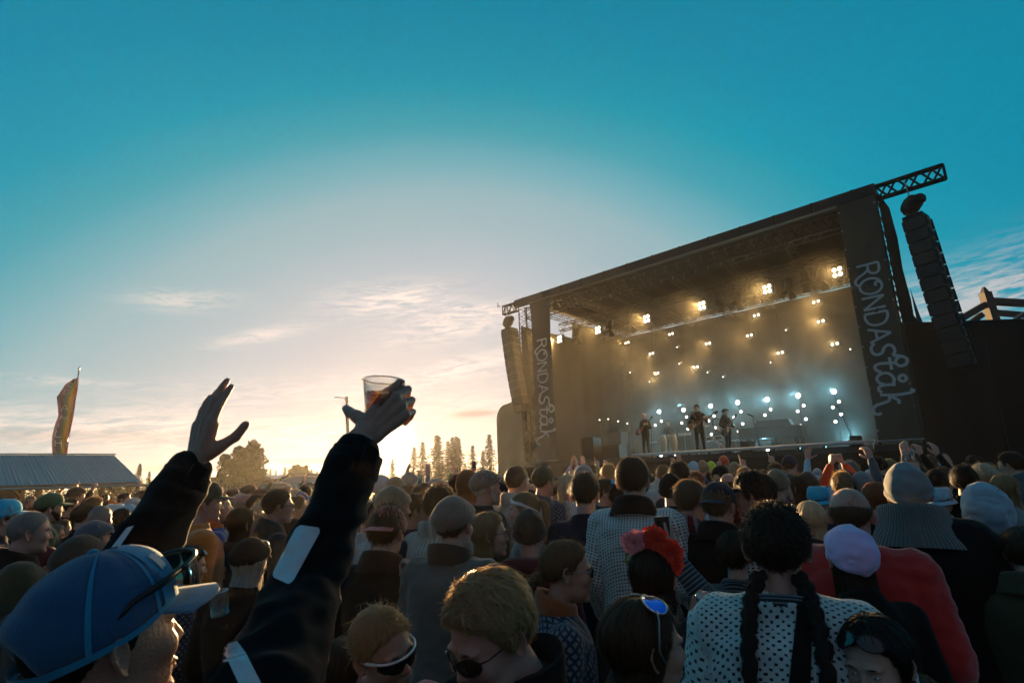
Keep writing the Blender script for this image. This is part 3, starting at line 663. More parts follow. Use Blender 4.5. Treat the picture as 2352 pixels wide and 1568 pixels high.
# ------------------------------------------------------------------ hands
_hand = {}
def hand_geo(pose, res=.0030):
    """fingers +Z, palm faces +Y, thumb on +X; wrist at the origin"""
    key = (pose, res)
    if key in _hand: return _hand[key]
    P = dict(open=dict(c=[(8, 8, 5)]*4, s=3.5, th=[(.024, .008, .022), (.050, .018, .040), (.078, .028, .062), (.098, .034, .088)]),
             wave=dict(c=[(12, 6, 5), (10, 8, 6), (12, 10, 6), (4, 10, 8)], s=.3, th=[(.022, .012, .022), (.044, .026, .042), (.064, .042, .064), (.078, .050, .092)]),
             spread=dict(c=[(5, 8, 5), (2, 6, 5), (6, 8, 5), (10, 10, 5)], s=10, th=[(.026, .006, .020), (.054, .012, .036), (.082, .016, .052), (.108, .016, .070)]),
             fist=dict(c=[(82, 95, 50)]*4, s=0, th=[(.024, .012, .022), (.036, .032, .045), (.022, .046, .066), (.0, .046, .074)]),
             relaxed=dict(c=[(22, 30, 15), (28, 34, 18), (32, 36, 20), (36, 38, 20)], s=2, th=[(.024, .012, .022), (.042, .028, .044), (.05, .04, .068), (.05, .05, .090)]),
             grip=dict(c=[(38, 48, 26), (46, 50, 28), (52, 52, 28), (56, 54, 30)], s=4, th=[(.026, .012, .020), (.052, .034, .036), (.056, .062, .056), (.044, .084, .072)]),
             cupgrip=dict(c=[(30, 46, 30), (44, 54, 32), (50, 60, 34), (54, 64, 36)], s=2.5, th=[(.024, .010, .018), (.048, .020, .016), (.068, .036, .014), (.084, .052, .016)]),
             point=dict(c=[(2, 4, 3), (80, 90, 50), (84, 92, 50), (86, 94, 50)], s=2, th=[(.024, .012, .022), (.036, .032, .045), (.022, .046, .066), (.0, .046, .074)]),
             bunch=dict(c=[(50, 70, 30), (56, 74, 34), (60, 76, 36), (64, 78, 36)], s=3, th=[(.024, .012, .022), (.040, .034, .046), (.044, .054, .066), (.026, .062, .082)]))[pose]
    mb = MB(); mcp = [(.030, .0, .092), (.010, -.002, .097), (-.011, -.001, .092), (-.030, .002, .083)]
    L = [(.042, .025, .021), (.047, .029, .022), (.043, .027, .021), (.033, .020, .019)]; rr = [.0095, .0098, .0092, .0080]
    for k in range(4):
        m_ = np.array(mcp[k]); w0 = np.array([m_[0]*.55, .002, .0])
        mb.capsule(w0, m_, .0135, .0125, 10)
        mb.capsule(w0+(0, .006, .01), m_+(0, .006, -.008), .012, .0115, 10)
        ang = 0; p = m_; sp = D2R(P['s']*(1.5-k)); 
        for j in range(3):
            ang += D2R(P['c'][k][j]); d = np.array([math.sin(sp)*math.cos(ang*.6), math.sin(ang), math.cos(ang)*math.cos(sp)]); d = unit(d)
            q = p+d*L[k][j]; r0 = rr[k]*(1-.07*j); mb.capsule(p, q, r0*1.04, r0*(.93 if j < 2 else .86), 10); mb.sphere(p, r0*1.10, 10, 8); p = q
    th = [np.array(q) for q in P['th']]
    mb.capsule(th[0], th[1], .0175, .0145, 10); mb.capsule(th[1], th[2], .0125, .0112, 10); mb.capsule(th[2], th[3], .0115, .0095, 10); mb.sphere(th[2], .0125, 10, 8)
    mb.capsule((.0, .008, .01), (.012, .008, .075), .018, .013, 10); mb.capsule((-.018, .008, .01), (-.022, .008, .06), .014, .012, 10)
    mb.capsule((0, .0, -.06), (0, .002, .012), .026, .022, 12)
    mb.capsule((.010, .0, -.05), (.010, .002, .012), .021, .017, 12); mb.capsule((-.010, .0, -.05), (-.010, .002, .012), .021, .017, 12)
    v, f = remesh(mb, res, 3 if res < .004 else 1, .5)
    _hand[key] = (v, f); return _hand[key]
def hand_M(wrist, d, palm, left=True, s=1.):
    Z = unit(d); Y = np.asarray(palm, float); Y = unit(Y-Z*(Y@Z)); X = np.cross(Y, Z)*(1 if left else -1)
    M = np.eye(4); M[:3, 0] = X*s; M[:3, 1] = Y*s; M[:3, 2] = Z*s; M[:3, 3] = wrist; return M

# ------------------------------------------------------------------ clothes
SH = {-1: (-.175, -.01, 1.40), 1: (.175, -.01, 1.40)}
ARMS = dict(down=[(.245, -.03, 1.12), (.225, .10, .90)], up=[(.27, .10, 1.60), (.20, .20, 1.86)], high=[(.215, .06, 1.66), (.19, .10, 1.93)],
            phone=[(.24, .14, 1.22), (.10, .34, 1.42)], front=[(.24, .05, 1.14), (.10, .27, 1.22)], clap=[(.25, .12, 1.52), (.06, .20, 1.84)], akimbo=[(.30, -.06, 1.17), (.16, .10, 1.05)])
TORSO = [(.78, .165, .120, 0), (.92, .172, .128, 0), (1.08, .158, .118, 0), (1.22, .178, .125, -.005), (1.33, .190, .126, -.008), (1.40, .182, .112, -.012), (1.445, .135, .088, -.02), (1.485, .085, .072, -.03), (1.52, .068, .066, -.035)]
def wrinkle(v, f, amp, seed, arms=None):
    if amp <= 0: return v
    n = vnormals(v, f); o = np.empty(len(v)); so_ = seed*3.7
    for i, p in enumerate(v):
        a = noise.noise((p[0]*9+so_, p[1]*9, p[2]*16)); b = noise.noise((p[0]*24, p[1]*24+so_, p[2]*34))
        o[i] = (1-abs(a)*2.2)*.7+b*.45
    return v+n*(o*amp)[:, None]
def clothes_geo(arms, bulk=0., voxel=.014, seed=0, amp=.006, cuff=0., sleeve=.92, collar='crew', bottom=.78, narrow=1.):
    """arms {-1: [shoulder, elbow, wrist], 1: ...} in body units"""
    mb = MB(); secs = [s_ for s_ in TORSO if s_[0] >= bottom-.01]
    P = np.array([[((rx+bulk*(1 if z < 1.42 else .45))*narrow*math.copysign(abs(math.cos(a))**.85, math.cos(a)), yo+(ry+bulk*(1 if z < 1.42 else .45))*math.copysign(abs(math.sin(a))**.9, math.sin(a)), z) for a in np.arange(24)*2*math.pi/24] for z, rx, ry, yo in secs])
    mb.grid(P, 0, True); k = len(secs)*24; n0 = mb.n
    mb.add([P[0].mean(0), P[-1].mean(0)], []); mb.f += [(n0, (j+1) % 24, j) for j in range(24)]+[(n0+1, (len(secs)-1)*24+j, (len(secs)-1)*24+(j+1) % 24) for j in range(24)]; mb.m += [0]*48
    bones = [(np.array([0, -.01, .78]), np.array([0, -.02, 1.46]), .16)]
    for sx in (-1, 1):
        s_, e, w_ = [np.array(q, float) for q in arms[sx]]
        we = e+(w_-e)*sleeve; mid = np.array([s_[0]*.62, s_[1], 1.385])
        mb.capsule(mid, s_, .082+bulk, .070+bulk*.8, 14)
        mb.capsule(s_, e, .068+bulk*.8, .054+bulk*.7, 14); mb.capsule(e, we, .054+bulk*.7, .040+bulk*.6+cuff, 14)
        if cuff: mb.capsule(we-(w_-e)*.10, we, .046+bulk*.6+cuff, .050+bulk*.6+cuff, 14)
        bones += [(s_, e, .07), (e, we, .06)]
    v, f = remesh(mb, voxel, 3, .5)
    v = wrinkle(v, f, amp, seed)
    # uv from the nearest bone
    best = np.full(len(v), 1e9); uv = np.zeros((len(v), 2))
    for i, (a, b, r) in enumerate(bones):
        ax = b-a; L_ = np.linalg.norm(ax); ax = ax/L_; h = np.clip((v-a)@ax, 0, L_); q = v-a-np.outer(h, ax); dd = np.linalg.norm(q, axis=1)/r
        if i == 0: u = v[:, 0]; w_ = v[:, 2]+.9*v[:, 1]
        else:
            e1 = unit(np.cross(ax, [0, 1., .01])); e2 = np.cross(ax, e1); u = np.arctan2(q@e1, -(q@e2))*r*.9+i; w_ = (v-a)@ax+i
        m_ = dd < best; best = np.where(m_, dd, best); uv[m_, 0] = u[m_]; uv[m_, 1] = w_[m_]
    return v, f, uv
def collar_geo(kind, bulk=0., nth=32):
    th = np.radians(np.linspace(-180, 180, nth, endpoint=False)); c = np.array([0, -.03]); rows = []
    prof = dict(crew=[(.072, 1.475), (.074, 1.50), (.070, 1.512), (.064, 1.505), (.062, 1.47)],
                stand=[(.080, 1.46), (.082, 1.50), (.080, 1.55), (.074, 1.555), (.070, 1.50), (.068, 1.46)],
                fold=[(.118, 1.455), (.104, 1.49), (.088, 1.535), (.078, 1.553), (.071, 1.545), (.068, 1.50), (.066, 1.46)],
                hood=[(.10, 1.43), (.135, 1.43), (.145, 1.46), (.125, 1.50), (.095, 1.515), (.078, 1.50), (.07, 1.46)],
                roll=[(.078, 1.455), (.088, 1.49), (.086, 1.535), (.078, 1.552), (.068, 1.54), (.064, 1.48)],
                big=[(.175, 1.40), (.150, 1.44), (.122, 1.48), (.104, 1.53), (.096, 1.565), (.090, 1.585), (.083, 1.578), (.080, 1.52), (.078, 1.46)])[kind]
    for r, z in prof:
        k = .5-.5*np.cos(th)  # 0 front, 1 back  (th from +y)
        rb = r*(1+(.35 if kind == 'hood' else 0)*(k**2)*(r > .09))
        x = np.sin(th)*(rb+bulk*.5)*1.06; y = np.cos(th)*(rb+bulk*.5)+c[1]; zz = z-.022*np.cos(th)*(1)+0*th-.018*(1-k)
        rows.append(np.stack([x, y, zz], -1))
    P = np.array(rows); uu, vv = np.meshgrid(np.degrees(th)/57.3*.08, [p[1]+i*.02 for i, p in enumerate(prof)])
    return P, np.stack([uu.ravel(), vv.ravel()], 1)
def trousers_mesh(legs=None, key='std', mats=None):
    if ('tr', key) in _hat: return _hat[('tr', key)]
    legs = legs or {-1: [(-.09, 0, .90), (-.11, .01, .48), (-.12, -.01, .08)], 1: [(.09, 0, .90), (.11, .03, .48), (.13, .02, .08)]}
    mb = MB(); mb.capsule((-.06, 0, .92), (.06, 0, .92), .115, .115, 14)
    for sx in (-1, 1):
        h, k, a = legs[sx]; mb.capsule(h, k, .088, .060, 12); mb.capsule(k, a, .060, .048, 12)
    v, f = remesh(mb, .02, 2); o = MB(); o.add(v, f)
    for sx in (-1, 1):
        a = np.array(legs[sx][2]); o.tube([a+(0, -.09, -.045), a+(0, -.05, -.035), a+(0, .02, -.03), a+(0, .10, -.045), a+(0, .17, -.055)], [.025, .042, .045, .038, .018], 8, 1)
    me = o.mesh('trousers', [None, None], True); _hat[('tr', key)] = me; return me

def Mt(x, y, z):
    M = np.eye(4); M[:3, 3] = (x, y, z); return M
def Mr(ax, deg):
    return np.array(Matrix.Rotation(D2R(deg), 4, ax))
NECK = np.array([0, -.035, 1.50])
def head_M(yaw=0, pitch=0, roll=0, hs=1.):
    """yaw + turns to the right, pitch + looks up"""
    return Mt(*NECK)@Mr('Z', -yaw)@Mr('X', pitch)@Mr('Y', roll)@Mt(0, .048, .135)@np.diag([hs, hs, hs, 1])
def body_geo(lod, fem, HM, arms, hands, head=True):
    """head, neck, torso, arms and hands as one mesh"""
    mb = MB()
    V, F = head_geo(*{0: (96, 84), 1: (56, 48), 2: (30, 28)}[lod], fem)
    mb.add(V@HM[:3, :3].T+HM[:3, 3], F)
    mb.tube([(0, -.01, .85), (0, -.01, 1.1), (0, -.015, 1.3), (0, -.025, 1.40), (0, -.035, 1.47), (0, -.04, 1.50)], [.13, .12, .13, .11, .06, .05], 14)
    for sx in (-1, 1):
        s_, e, w_ = [np.array(q, float) for q in arms[sx]]
        mb.tube([(s_[0]*.35, -.01, 1.34), (s_+(s_[0]*.5, -.01, 1.36))/2 if abs(s_[2]-1.40) > .03 else s_, (s_+e)/2, e, e+(w_-e)*.3, e+(w_-e)*.99], [.04, .034, .036, .034, .036, .026], 10)
        h = (hands or {}).get(sx)
        if h:
            hv, hf = hand_geo(h['pose'], h.get('res', .006)); M = hand_M(w_, h['d'], h['palm'], sx == -1, h.get('s', 1.0)); mb.add(hv@M[:3, :3].T+M[:3, 3], hf)
            # note: negative determinant mirrors are fine, normals are recomputed per face by smooth shading
    return mb
SKIN = [pm('skin_pale', (.50, .30, .225), .5, spec=.4, var=.3, scale=40, bump=.3, bscale=160, sss=.12), pm('skin_warm', (.42, .235, .165), .5, spec=.4, var=.35, scale=45, bump=.35, bscale=170, sss=.12),
        pm('skin_ruddy', (.47, .24, .185), .5, spec=.4, var=.2, scale=26, bump=.15, bscale=200, sss=.12)]
HC = dict(blonde=(.32, .215, .105), pale=(.50, .42, .31), brown=(.055, .030, .015), dark=(.020, .012, .008), black=(.008, .006, .006), ginger=(.24, .085, .03), grey=(.26, .25, .24), white=(.42, .39, .35), mid=(.11, .068, .038), lightbrown=(.16, .10, .052))
HAIRM = {k: hairmat('hair_'+k, v) for k, v in HC.items()}
CC = dict(black=(.0055, .0055, .006), navy=(.014, .02, .04), charcoal=(.03, .032, .036), grey=(.19, .205, .215), lightgrey=(.42, .44, .45), white=(.68, .68, .66), cream=(.52, .48, .40), olive=(.05, .055, .03), khaki=(.16, .13, .08), brown=(.07, .045, .03),
          taupe=(.15, .12, .10), orange=(.62, .16, .02), rust=(.30, .09, .03), red=(.48, .03, .025), maroon=(.09, .015, .02), blue=(.03, .10, .28), cyan=(.02, .46, .70), teal=(.02, .12, .14), lightblue=(.32, .54, .66), green=(.05, .12, .05), yellow=(.60, .50, .03), neon=(.55, .70, .03),
          pink=(.50, .18, .24), lavender=(.56, .46, .80), denim=(.06, .10, .18), tan=(.28, .20, .12), rosy=(.35, .12, .12), redorange=(.62, .07, .02), greyblue=(.26, .40, .50), bluegrey=(.07, .10, .13))
CLM = {k: cloth('cloth_'+k, v) for k, v in CC.items()}
CLM['dots'] = cloth('knit_white_black_dots', (.58, .64, .62), kind='dots', c2=(.012, .012, .014), size=.0165)
CLM['specks'] = cloth('knit_white_black_specks', (.50, .60, .60), kind='specks', c2=(.02, .022, .025), size=.0195)
CLM['nordic'] = cloth('knit_nordic_blue', (.022, .032, .05), kind='plus', c2=(.13, .17, .21), size=.026)
CLM['plaid'] = cloth('plaid_red', (.16, .012, .014), kind='plaid', c2=(.012, .012, .02), size=.05)
CLM['stripes'] = cloth('stripes_black_white', (.02, .03, .035), kind='stripes', c2=(.13, .17, .19), size=.022)
CLM['ribgrey'] = cloth('rib_knit_grey', (.13, .145, .145), kind='ribs', size=.0062)
CLM['cable'] = cloth('cable_knit_cream', (.50, .46, .38), kind='ribs', size=.028)
CLM['quilt'] = cloth('quilted_taupe', (.13, .11, .09), bump=1., bscale=22)
CLM['mesh'] = cloth('blue_mesh_fabric', (.012, .085, .19), bump=.6, bscale=600)
CLM['capblue'] = cloth('cap_panel_blue', (.015, .22, .38))
CLM['brimgrey'] = cloth('cap_brim_grey_blue', (.13, .22, .32))
LENS = pm('dark_lens', (.01, .01, .012), .08, spec=.8, var=0)
BLUELENS = pm('blue_mirror_lens', (.02, .12, .75), .12, metal=.85, var=0)
WHITEP = pm('white_plastic', (.75, .78, .8), .3, var=0)
BLACKP = pm('black_plastic', (.012, .012, .014), .3, var=0)
CLEARL = pm('clear_lens', (.6, .6, .6), .05, var=0, alpha=.15)
_share = {}
def armset(a):
    if isinstance(a, str): a = (a, a)
    return {sx: [SH[sx]]+[(q[0]*sx, q[1], q[2]) for q in ARMS[a[0] if sx < 0 else a[1]]] for sx in (-1, 1)}
def default_hands(a, pose, res):
    if isinstance(a, str): a = (a, a)
    r = {}
    for sx, n in ((-1, a[0]), (1, a[1])):
        if n in ('up', 'high', 'clap'): r[sx] = dict(pose=pose, d=(-sx*.15, .12, 1.), palm=(-sx*.25, 1., .1) if n != 'clap' else (-sx*1., .2, 0), res=res)
        elif n == 'phone': r[sx] = dict(pose='grip', d=(-sx*.4, .3, 1.), palm=(-sx*.6, .9, .0), res=res)
        elif n == 'down': r[sx] = dict(pose='relaxed', d=(0, .2, -1.), palm=(-sx*1., 0, 0), res=.012)
        else: r[sx] = dict(pose='relaxed', d=(-sx*.8, .5, .2), palm=(-sx*.3, -.3, -.4), res=.009)
    return r
PEOPLE = []
def person(label, x=None, y=None, hh=None, pos=None, f=0., lod=1, fem=False, hair='short', hc='brown', skin=0, top='black', bulk=.0, collar='crew', ccol=None, hat=None, hatc=None, hatyaw=0, glasses=None, gmat=None, gpos='eyes', glens=None, gang=50, gs=1.,
           hy=0., hp=0., hr=0., arms='down', hand='open', arms_w=None, hands_w=None, beard=None, shared=False, group=None, legs='std', trous='black', seed=None, size=None, skinmesh=None, uniq=False, sleeve=.92, narrow=1., lean=0., voxel=None, amp=.006, yaw=None):
    """x, y: photo position of the middle / top of the head; hh: height of the head there; f: 0 = seen from behind, 90 = right profile"""
    seed = seed if seed is not None else len(PEOPLE)
    if pos is None:
        zc = FPX*.250/hh; tp = atz(x, y, zc); X, Y, zt = tp
    else: X, Y, zt = pos
    va = math.degrees(math.atan2(X, Y)); yw = yaw if yaw is not None else va+f
    hatadd = {'beanie': .03, 'cap': .022, 'capback': .022, 'trucker': .022, 'bucket': .02, 'flatcap': .02, 'hood': .03, 'scarf': .015, 'brimhat': .045}.get(hat, .008)
    s_ = (zt)/(1.755+hatadd); s0 = s_
    if size: s_ = size
    z0 = zt-s_*(1.755+hatadd)
    root = empty('person', (X, Y, z0), -D2R(yw), label, 'person', group)
    root.scale = (s_, s_, s_)
    # head centre over the root: undo the forward offset of the head
    HM = head_M(hy, hp, hr)
    off = np.array([HM[0, 3], HM[1, 3]])*s_; a = D2R(yw); cx, sx_ = math.cos(a), math.sin(a)
    root.location.x -= off[0]*cx+off[1]*sx_; root.location.y -= -off[0]*sx_+off[1]*cx
    bpy.context.view_layer.update() if False else None
    loc = np.array(root.location); Rz = np.array([[cx, sx_, 0], [-sx_, cx, 0], [0, 0, 1]])    # local -> world rotation
    toL = lambda p: (Rz.T@(np.asarray(p, float)-loc))/s_
    A = armset(arms); H = default_hands(arms, hand, .008 if lod else .006)
    if arms_w:
        for k, v in arms_w.items(): A[k] = [SH[k] if v[0] is None else toL(v[0])]+[toL(q) for q in v[1:]]; 
    if hands_w:
        for k, v in hands_w.items():
            q = dict(v); q['d'] = Rz.T@np.asarray(v['d'], float); q['palm'] = Rz.T@np.asarray(v['palm'], float); H[k] = q
    sm = SKIN[skin]
    k = ('b', lod, fem, str(arms), hand, round(hy), round(hp), round(hr))
    if arms_w or uniq or hands_w: k = ('u', len(PEOPLE))
    if k not in _share: _share[k] = body_geo(lod, fem, HM, A, H).mesh('body', [None], True)
    obj('body', _share[k], root, mat=sm)
    vx = voxel or {0: .0145, 1: .018, 2: .026}[lod]
    k2 = ('c', lod, str(arms), round(bulk, 2), collar, narrow, seed % 3 if lod < 2 else 0, vx)
    if arms_w or uniq: k2 = ('cu', len(PEOPLE))
    if k2 not in _share:
        v, ff, uv = clothes_geo(A, bulk, vx, seed, amp if lod < 2 else .004, narrow=narrow, sleeve=sleeve)
        mb = MB(); mb.add(v, ff); me = mb.mesh('top', [None], True, uv)
        P, cuv = collar_geo(collar, bulk); mc = MB(); mc.grid(P, 0, True); _share[k2] = (me, mc.mesh('collar', [None], True, cuv))
    me, mc = _share[k2]; tm = CLM[top] if isinstance(top, str) else top
    to = obj('jacket' if collar in ('fold', 'stand', 'hood', 'big') else 'sweater', me, root, mat=tm); obj('collar', mc, to, mat=CLM[ccol] if ccol else tm)
    obj('trousers', trousers_mesh(key=legs), root, mat=[CLM[trous], BLACKP])
    if hair and not (hat in ('hood',) and hair in ('short', 'crop')):
        hs = hair; hl = lod if (lod or (hh and hh > 150)) else 1
        obj('hair', hair_mesh(hs, hl, seed % 3 if hl else seed % 50), root, M=HM@np.diag([.985 if hat else 1]*3+[1]), mat=HAIRM[hc])
    if hat:
        hm = CLM[hatc or 'black'] if isinstance(hatc or 'black', str) else hatc
        HP = hat_parts(hat, lod); Mh = HM@Mr('Z', -hatyaw)
        first = obj({'capback': 'cap', 'trucker': 'cap', 'scarf': 'headscarf', 'brimhat': 'hat', 'bucket': 'bucket_hat', 'flatcap': 'flat_cap'}.get(hat, hat), HP[0][1], root, M=Mh, mat=hm)
        for nm, q in HP[1:]: obj(nm, q, first, mat=hm)
        person.hat = first
    if glasses:
        fm, lm = glasses_mesh(glasses); Mg = HM if gpos == 'eyes' else HM@Mr('X', gang)@Mt(0, .022 if not hat else .045, .0)@np.diag([gs, 1, gs, 1])
        if gpos == 'back': Mg = HM@Mr('Z', 180)@Mt(0, .0, -.02)
        g = obj('sunglasses' if glens is not CLEARL else 'glasses', fm, root, M=Mg, mat=gmat or BLACKP); obj('lens', lm, g, mat=glens or LENS)
    if lod == 0 and (f > 50 or f < -50):
        for sx in (-1, 1):
            if ('eye', 0) not in _hat:
                mb = MB(); mb.sphere((0, 0, 0), (.0118, .0122, .0066), 16, 10, 0); mb.sphere((0, .0035, 0), (.0056, .0092, .0056), 12, 8, 1); _hat[('eye', 0)] = mb.mesh('eye', [pm('eye_white', (.5, .46, .43), .25, var=0), pm('iris_dark', (.03, .025, .02), .15, var=0)], True)
                mb = MB(); a = np.linspace(-1, 1, 9); mb.tube(np.stack([a*.018, -.006*a*a, .0035*(1-a*a)], 1), .0022*(1.15-np.abs(a)), 6); _hat[('brow', 0)] = mb.mesh('eyebrow', [None], True)
            obj('eye', _hat[('eye', 0)], root, M=HM@Mt(sx*.030, .0785, .0032)); obj('eyebrow', _hat[('brow', 0)], root, M=HM@Mt(sx*.030, .0955, .024)@Mr('Z', -sx*14), mat=HAIRM['brown' if hc in ('blonde', 'pale', 'white', 'lightbrown') else hc])
    if beard:
        th = np.linspace(-88, 88, 17); P = []
        for q in np.linspace(0, 1, 7):
            e_ = np.interp(np.abs(th), [0, 25, 60, 88], [-33, -33, -22, -4]); e1 = np.interp(np.abs(th), [0, 25, 60, 88], [-66, -62, -52, -34]); d = dirs_of(th, e_+(e1-e_)*q); P.append(d*(radial_fast(d)+.006*math.sin(.3+q*2.6))[:, None])
        mb = MB(); mb.grid(np.array(P)); obj('beard', mb.mesh('beard', [None], True), root, M=HM, mat=HAIRM[beard])
    PEOPLE.append(dict(root=root, pos=(X, Y, zt), d=math.hypot(X, Y), s=s_, s0=s0, z0=z0, HM=HM, toL=toL, Rz=Rz, loc=loc, label=label, jacket=to, x=x, y=y, hh=hh))
    return root
# ================================================================== SETTING
gm = pm('trampled_ground', (.055, .05, .035), .95, var=.8, scale=.8, bump=.6, bscale=6)
gb = MB(); n_ = 50; xs = np.linspace(-700, 700, n_); ys = np.linspace(-60, 740, n_)
gb.grid(np.array([[(x, y, 0) for x in xs] for y in ys])); g = gb.build('ground', gm); g['kind'] = 'structure'
# far ridge
def ridge(name, d, x0, x1, hfun, m):
    xs = np.linspace(x0, x1, 90); mb = MB(); P = []
    for k, q in enumerate((0, .5, 1., .4, 0)):
        P.append([(x, d+k*40, hfun(x)*q) for x in xs])
    mb.grid(np.array(P)); o = mb.build(name, m, smooth=True); o['kind'] = 'structure'
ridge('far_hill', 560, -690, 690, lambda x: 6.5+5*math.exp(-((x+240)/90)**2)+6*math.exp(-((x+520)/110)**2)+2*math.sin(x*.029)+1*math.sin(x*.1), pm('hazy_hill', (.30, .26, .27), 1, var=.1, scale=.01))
# ------------------------------------------------------------------ trees
LEAF = pm('birch_leaves', (.055, .062, .014), .7, var=.9, scale=.9, transl=.3); NEED = pm('spruce_needles', (.018, .022, .009), .8, var=.5, scale=1., transl=.15); BARK = pm('bark', (.05, .04, .03), .9, var=.5, scale=4)
SHRUB = pm('shrub_leaves', (.028, .036, .011), .8, var=.6, scale=.7, transl=.25)
def leafcloud(mb, C, R, n, size, rr):
    d = rr.normal(0, 1, (n, 3)); d /= np.linalg.norm(d, axis=1)[:, None]; p = np.asarray(C)+d*np.asarray(R)*(rr.uniform(.35, 1, n)**.5)[:, None]
    a = rr.normal(0, 1, (n, 3)); a /= np.linalg.norm(a, axis=1)[:, None]; b = rr.normal(0, 1, (n, 3)); b = np.cross(a, b); b /= np.linalg.norm(b, axis=1)[:, None]
    s_ = size*rr.uniform(.5, 1.3, n)[:, None]; V = np.stack([p-a*s_, p+b*s_*.55, p+a*s_, p-b*s_*.55], 1).reshape(-1, 3); k = np.arange(n)*4
    mb.add(V, np.stack([k, k+1, k+2, k+3], 1).tolist())
def birch(x, y, h, label, seed, w=.3, mat=LEAF, base=0., n=38, leaf=.09):
    rr = np.random.default_rng(seed); t = empty('tree', (x, y, 0), 0, label, 'tree', 'trees behind the crowd')
    mb = MB(); tr = [(0, 0, 0), (.1, 0, h*.3), (-.05, .1, h*.6), (.1, 0, h*.92)]; mb.tube(curve_path(tr, 8), np.linspace(h*.022, h*.005, 8), 8)
    cr = MB()
    for i in range(n):
        q = rr.uniform(.12, 1)**.8; a = rr.uniform(0, 6.28); prof = math.sin(min(1, q*1.05)*2.6+.35); r = h*w*prof*rr.uniform(.45, 1.1)
        c = np.array([math.cos(a)*r, math.sin(a)*r, h*q]); st = np.array([0, 0, h*max(.08, q-.16)])
        mb.tube([st, (st+c)/2+(0, 0, h*.015), c], [h*.007, h*.005, h*.002], 5)
        leafcloud(cr, c, (h*rr.uniform(.05, .10), h*.07, h*rr.uniform(.035, .075)), 150, leaf, rr)
    mb.build('trunk', BARK, t, True); cr.build('crown', mat, t)
def spruce_geo(h, seed, dens=1.):
    rr = np.random.default_rng(seed); mb = MB(); mb.tube([(0, 0, 0), (0, 0, h*.6), (0, 0, h)], [h*.018, h*.011, h*.002], 6); cr = MB(); z = h*.06
    while z < h*.985:
        q = z/h; R_ = h*.44*(1-q)**1.1*rr.uniform(.6, 1.15)+.010*h; nb = int(6+5*(1-q))
        for k in range(nb):
            a = k*6.283/nb+rr.uniform(-.4, .4); l = R_*rr.uniform(.6, 1.15); dx, dy = math.cos(a), math.sin(a); dr = l*.28
            n = int((6+l/h*70)*dens); s_ = rr.uniform(0, 1, n); p = np.stack([dx*l*s_, dy*l*s_, z-dr*np.sin(s_*1.9)], 1)+rr.normal(0, h*.006, (n, 3))
            e = h*.017*rr.uniform(.6, 1.4, n)[:, None]; sd = np.array([-dy, dx, 0])*rr.choice([-1, 1], n)[:, None]
            tip = p+sd*e*1.2+np.array([dx, dy, -.5])*e*1.1; b = p+np.array([0, 0, 1.])*e*.3; c_ = p-np.array([0, 0, 1.])*e*.45
            V = np.stack([b, tip, c_], 1).reshape(-1, 3); k3 = np.arange(n)*3; cr.add(V, np.stack([k3, k3+1, k3+2], 1).tolist())
        z += h*(.024+.026*(1-q))
    leafcloud(cr, (0, 0, h*.96), (h*.006, h*.006, h*.035), 14, h*.014, rr)
    return mb, cr
def spruce(x, y, h, label, seed, grp='spruces beside the stage'):
    t = empty('spruce_tree', (x, y, 0), 0, label, 'spruce tree', grp); a, b = spruce_geo(h, seed); a.build('trunk', BARK, t); b.build('crown', NEED, t)
def tree_at(px, ytop, d): p = at(px, ytop, d); return p[0], p[1], p[2]
for i, (px, yt, lab) in enumerate([(902, 1052, 'small spruce almost lost in the glare just right of the sun'), (951, 1026, 'spruce nearest to the sun, first of the spruce row'), (971, 1014, 'second spruce right of the sun, a little taller'), (1003, 998, 'tall dense spruce in the left half of the row beside the stage'), (1007, 1000, 'twin spruce top standing against the tall dense spruce'),
        (1029, 1012, 'mid sized spruce left of the tallest pair'), (1039, 1003, 'slender spruce just left of the tallest pair'), (1048, 1001, 'left spruce of the tallest pair beside the stage'), (1053, 1004, 'right spruce of the tallest pair beside the stage'), (1085, 1022, 'lone slim spruce left of the khaki stage wall'), (1109, 1034, 'small spruce between two taller ones near the stage wall'), (1123, 997, 'narrow tall spruce standing right beside the khaki stage wall'),
        (1068, 1062, 'low bushy spruce under the taller row'), (1014, 1060, 'low spruce at the foot of the dense one')]):
    d = 62+3*math.sin(i*2.1); x, y, z = tree_at(px, yt, d); spruce(x, y, z, lab, i)
x, y, z = tree_at(553, 1030, 44); birch(x, y, z, 'bushy green birch left of the raised cup arm', 3, .30, n=74, leaf=.10)
x, y, z = tree_at(585, 1019, 47); birch(x, y, z, 'taller dark tree rising behind the bushy birch', 5, .22, SHRUB, n=50, leaf=.11)
x, y, z = tree_at(518, 1048, 45); birch(x, y, z, 'loose airy birch just right of the open raised hand', 8, .27, SHRUB, n=36, leaf=.10)
x, y, z = tree_at(600, 1036, 50); spruce(x, y, z, 'ragged spruce at the right edge of the birch clump', 31, 'spruces on the left')
x, y, z = tree_at(322, 1064, 46); spruce(x, y, z, 'spruce behind the end of the corrugated shed roof', 33, 'spruces on the left')
x, y, z = tree_at(344, 1082, 52); spruce(x, y, z, 'small spruce right of the shed roof', 34, 'spruces on the left')
for i, (px, yt) in enumerate([(622, 1076), (634, 1079), (655, 1071), (664, 1080), (716, 1076), (728, 1080), (747, 1074), (606, 1074)]):
    x, y, z = tree_at(px, yt, 75); spruce(x, y, z, f"small far spruce between birch clump and raised arm, {['leftmost but one', 'third from the left', 'tallest of them', 'just right of the tallest', 'left of the last two', 'second from the right', 'rightmost, close to the arm', 'leftmost of all'][i]}", 50+i, 'far spruces on the skyline')
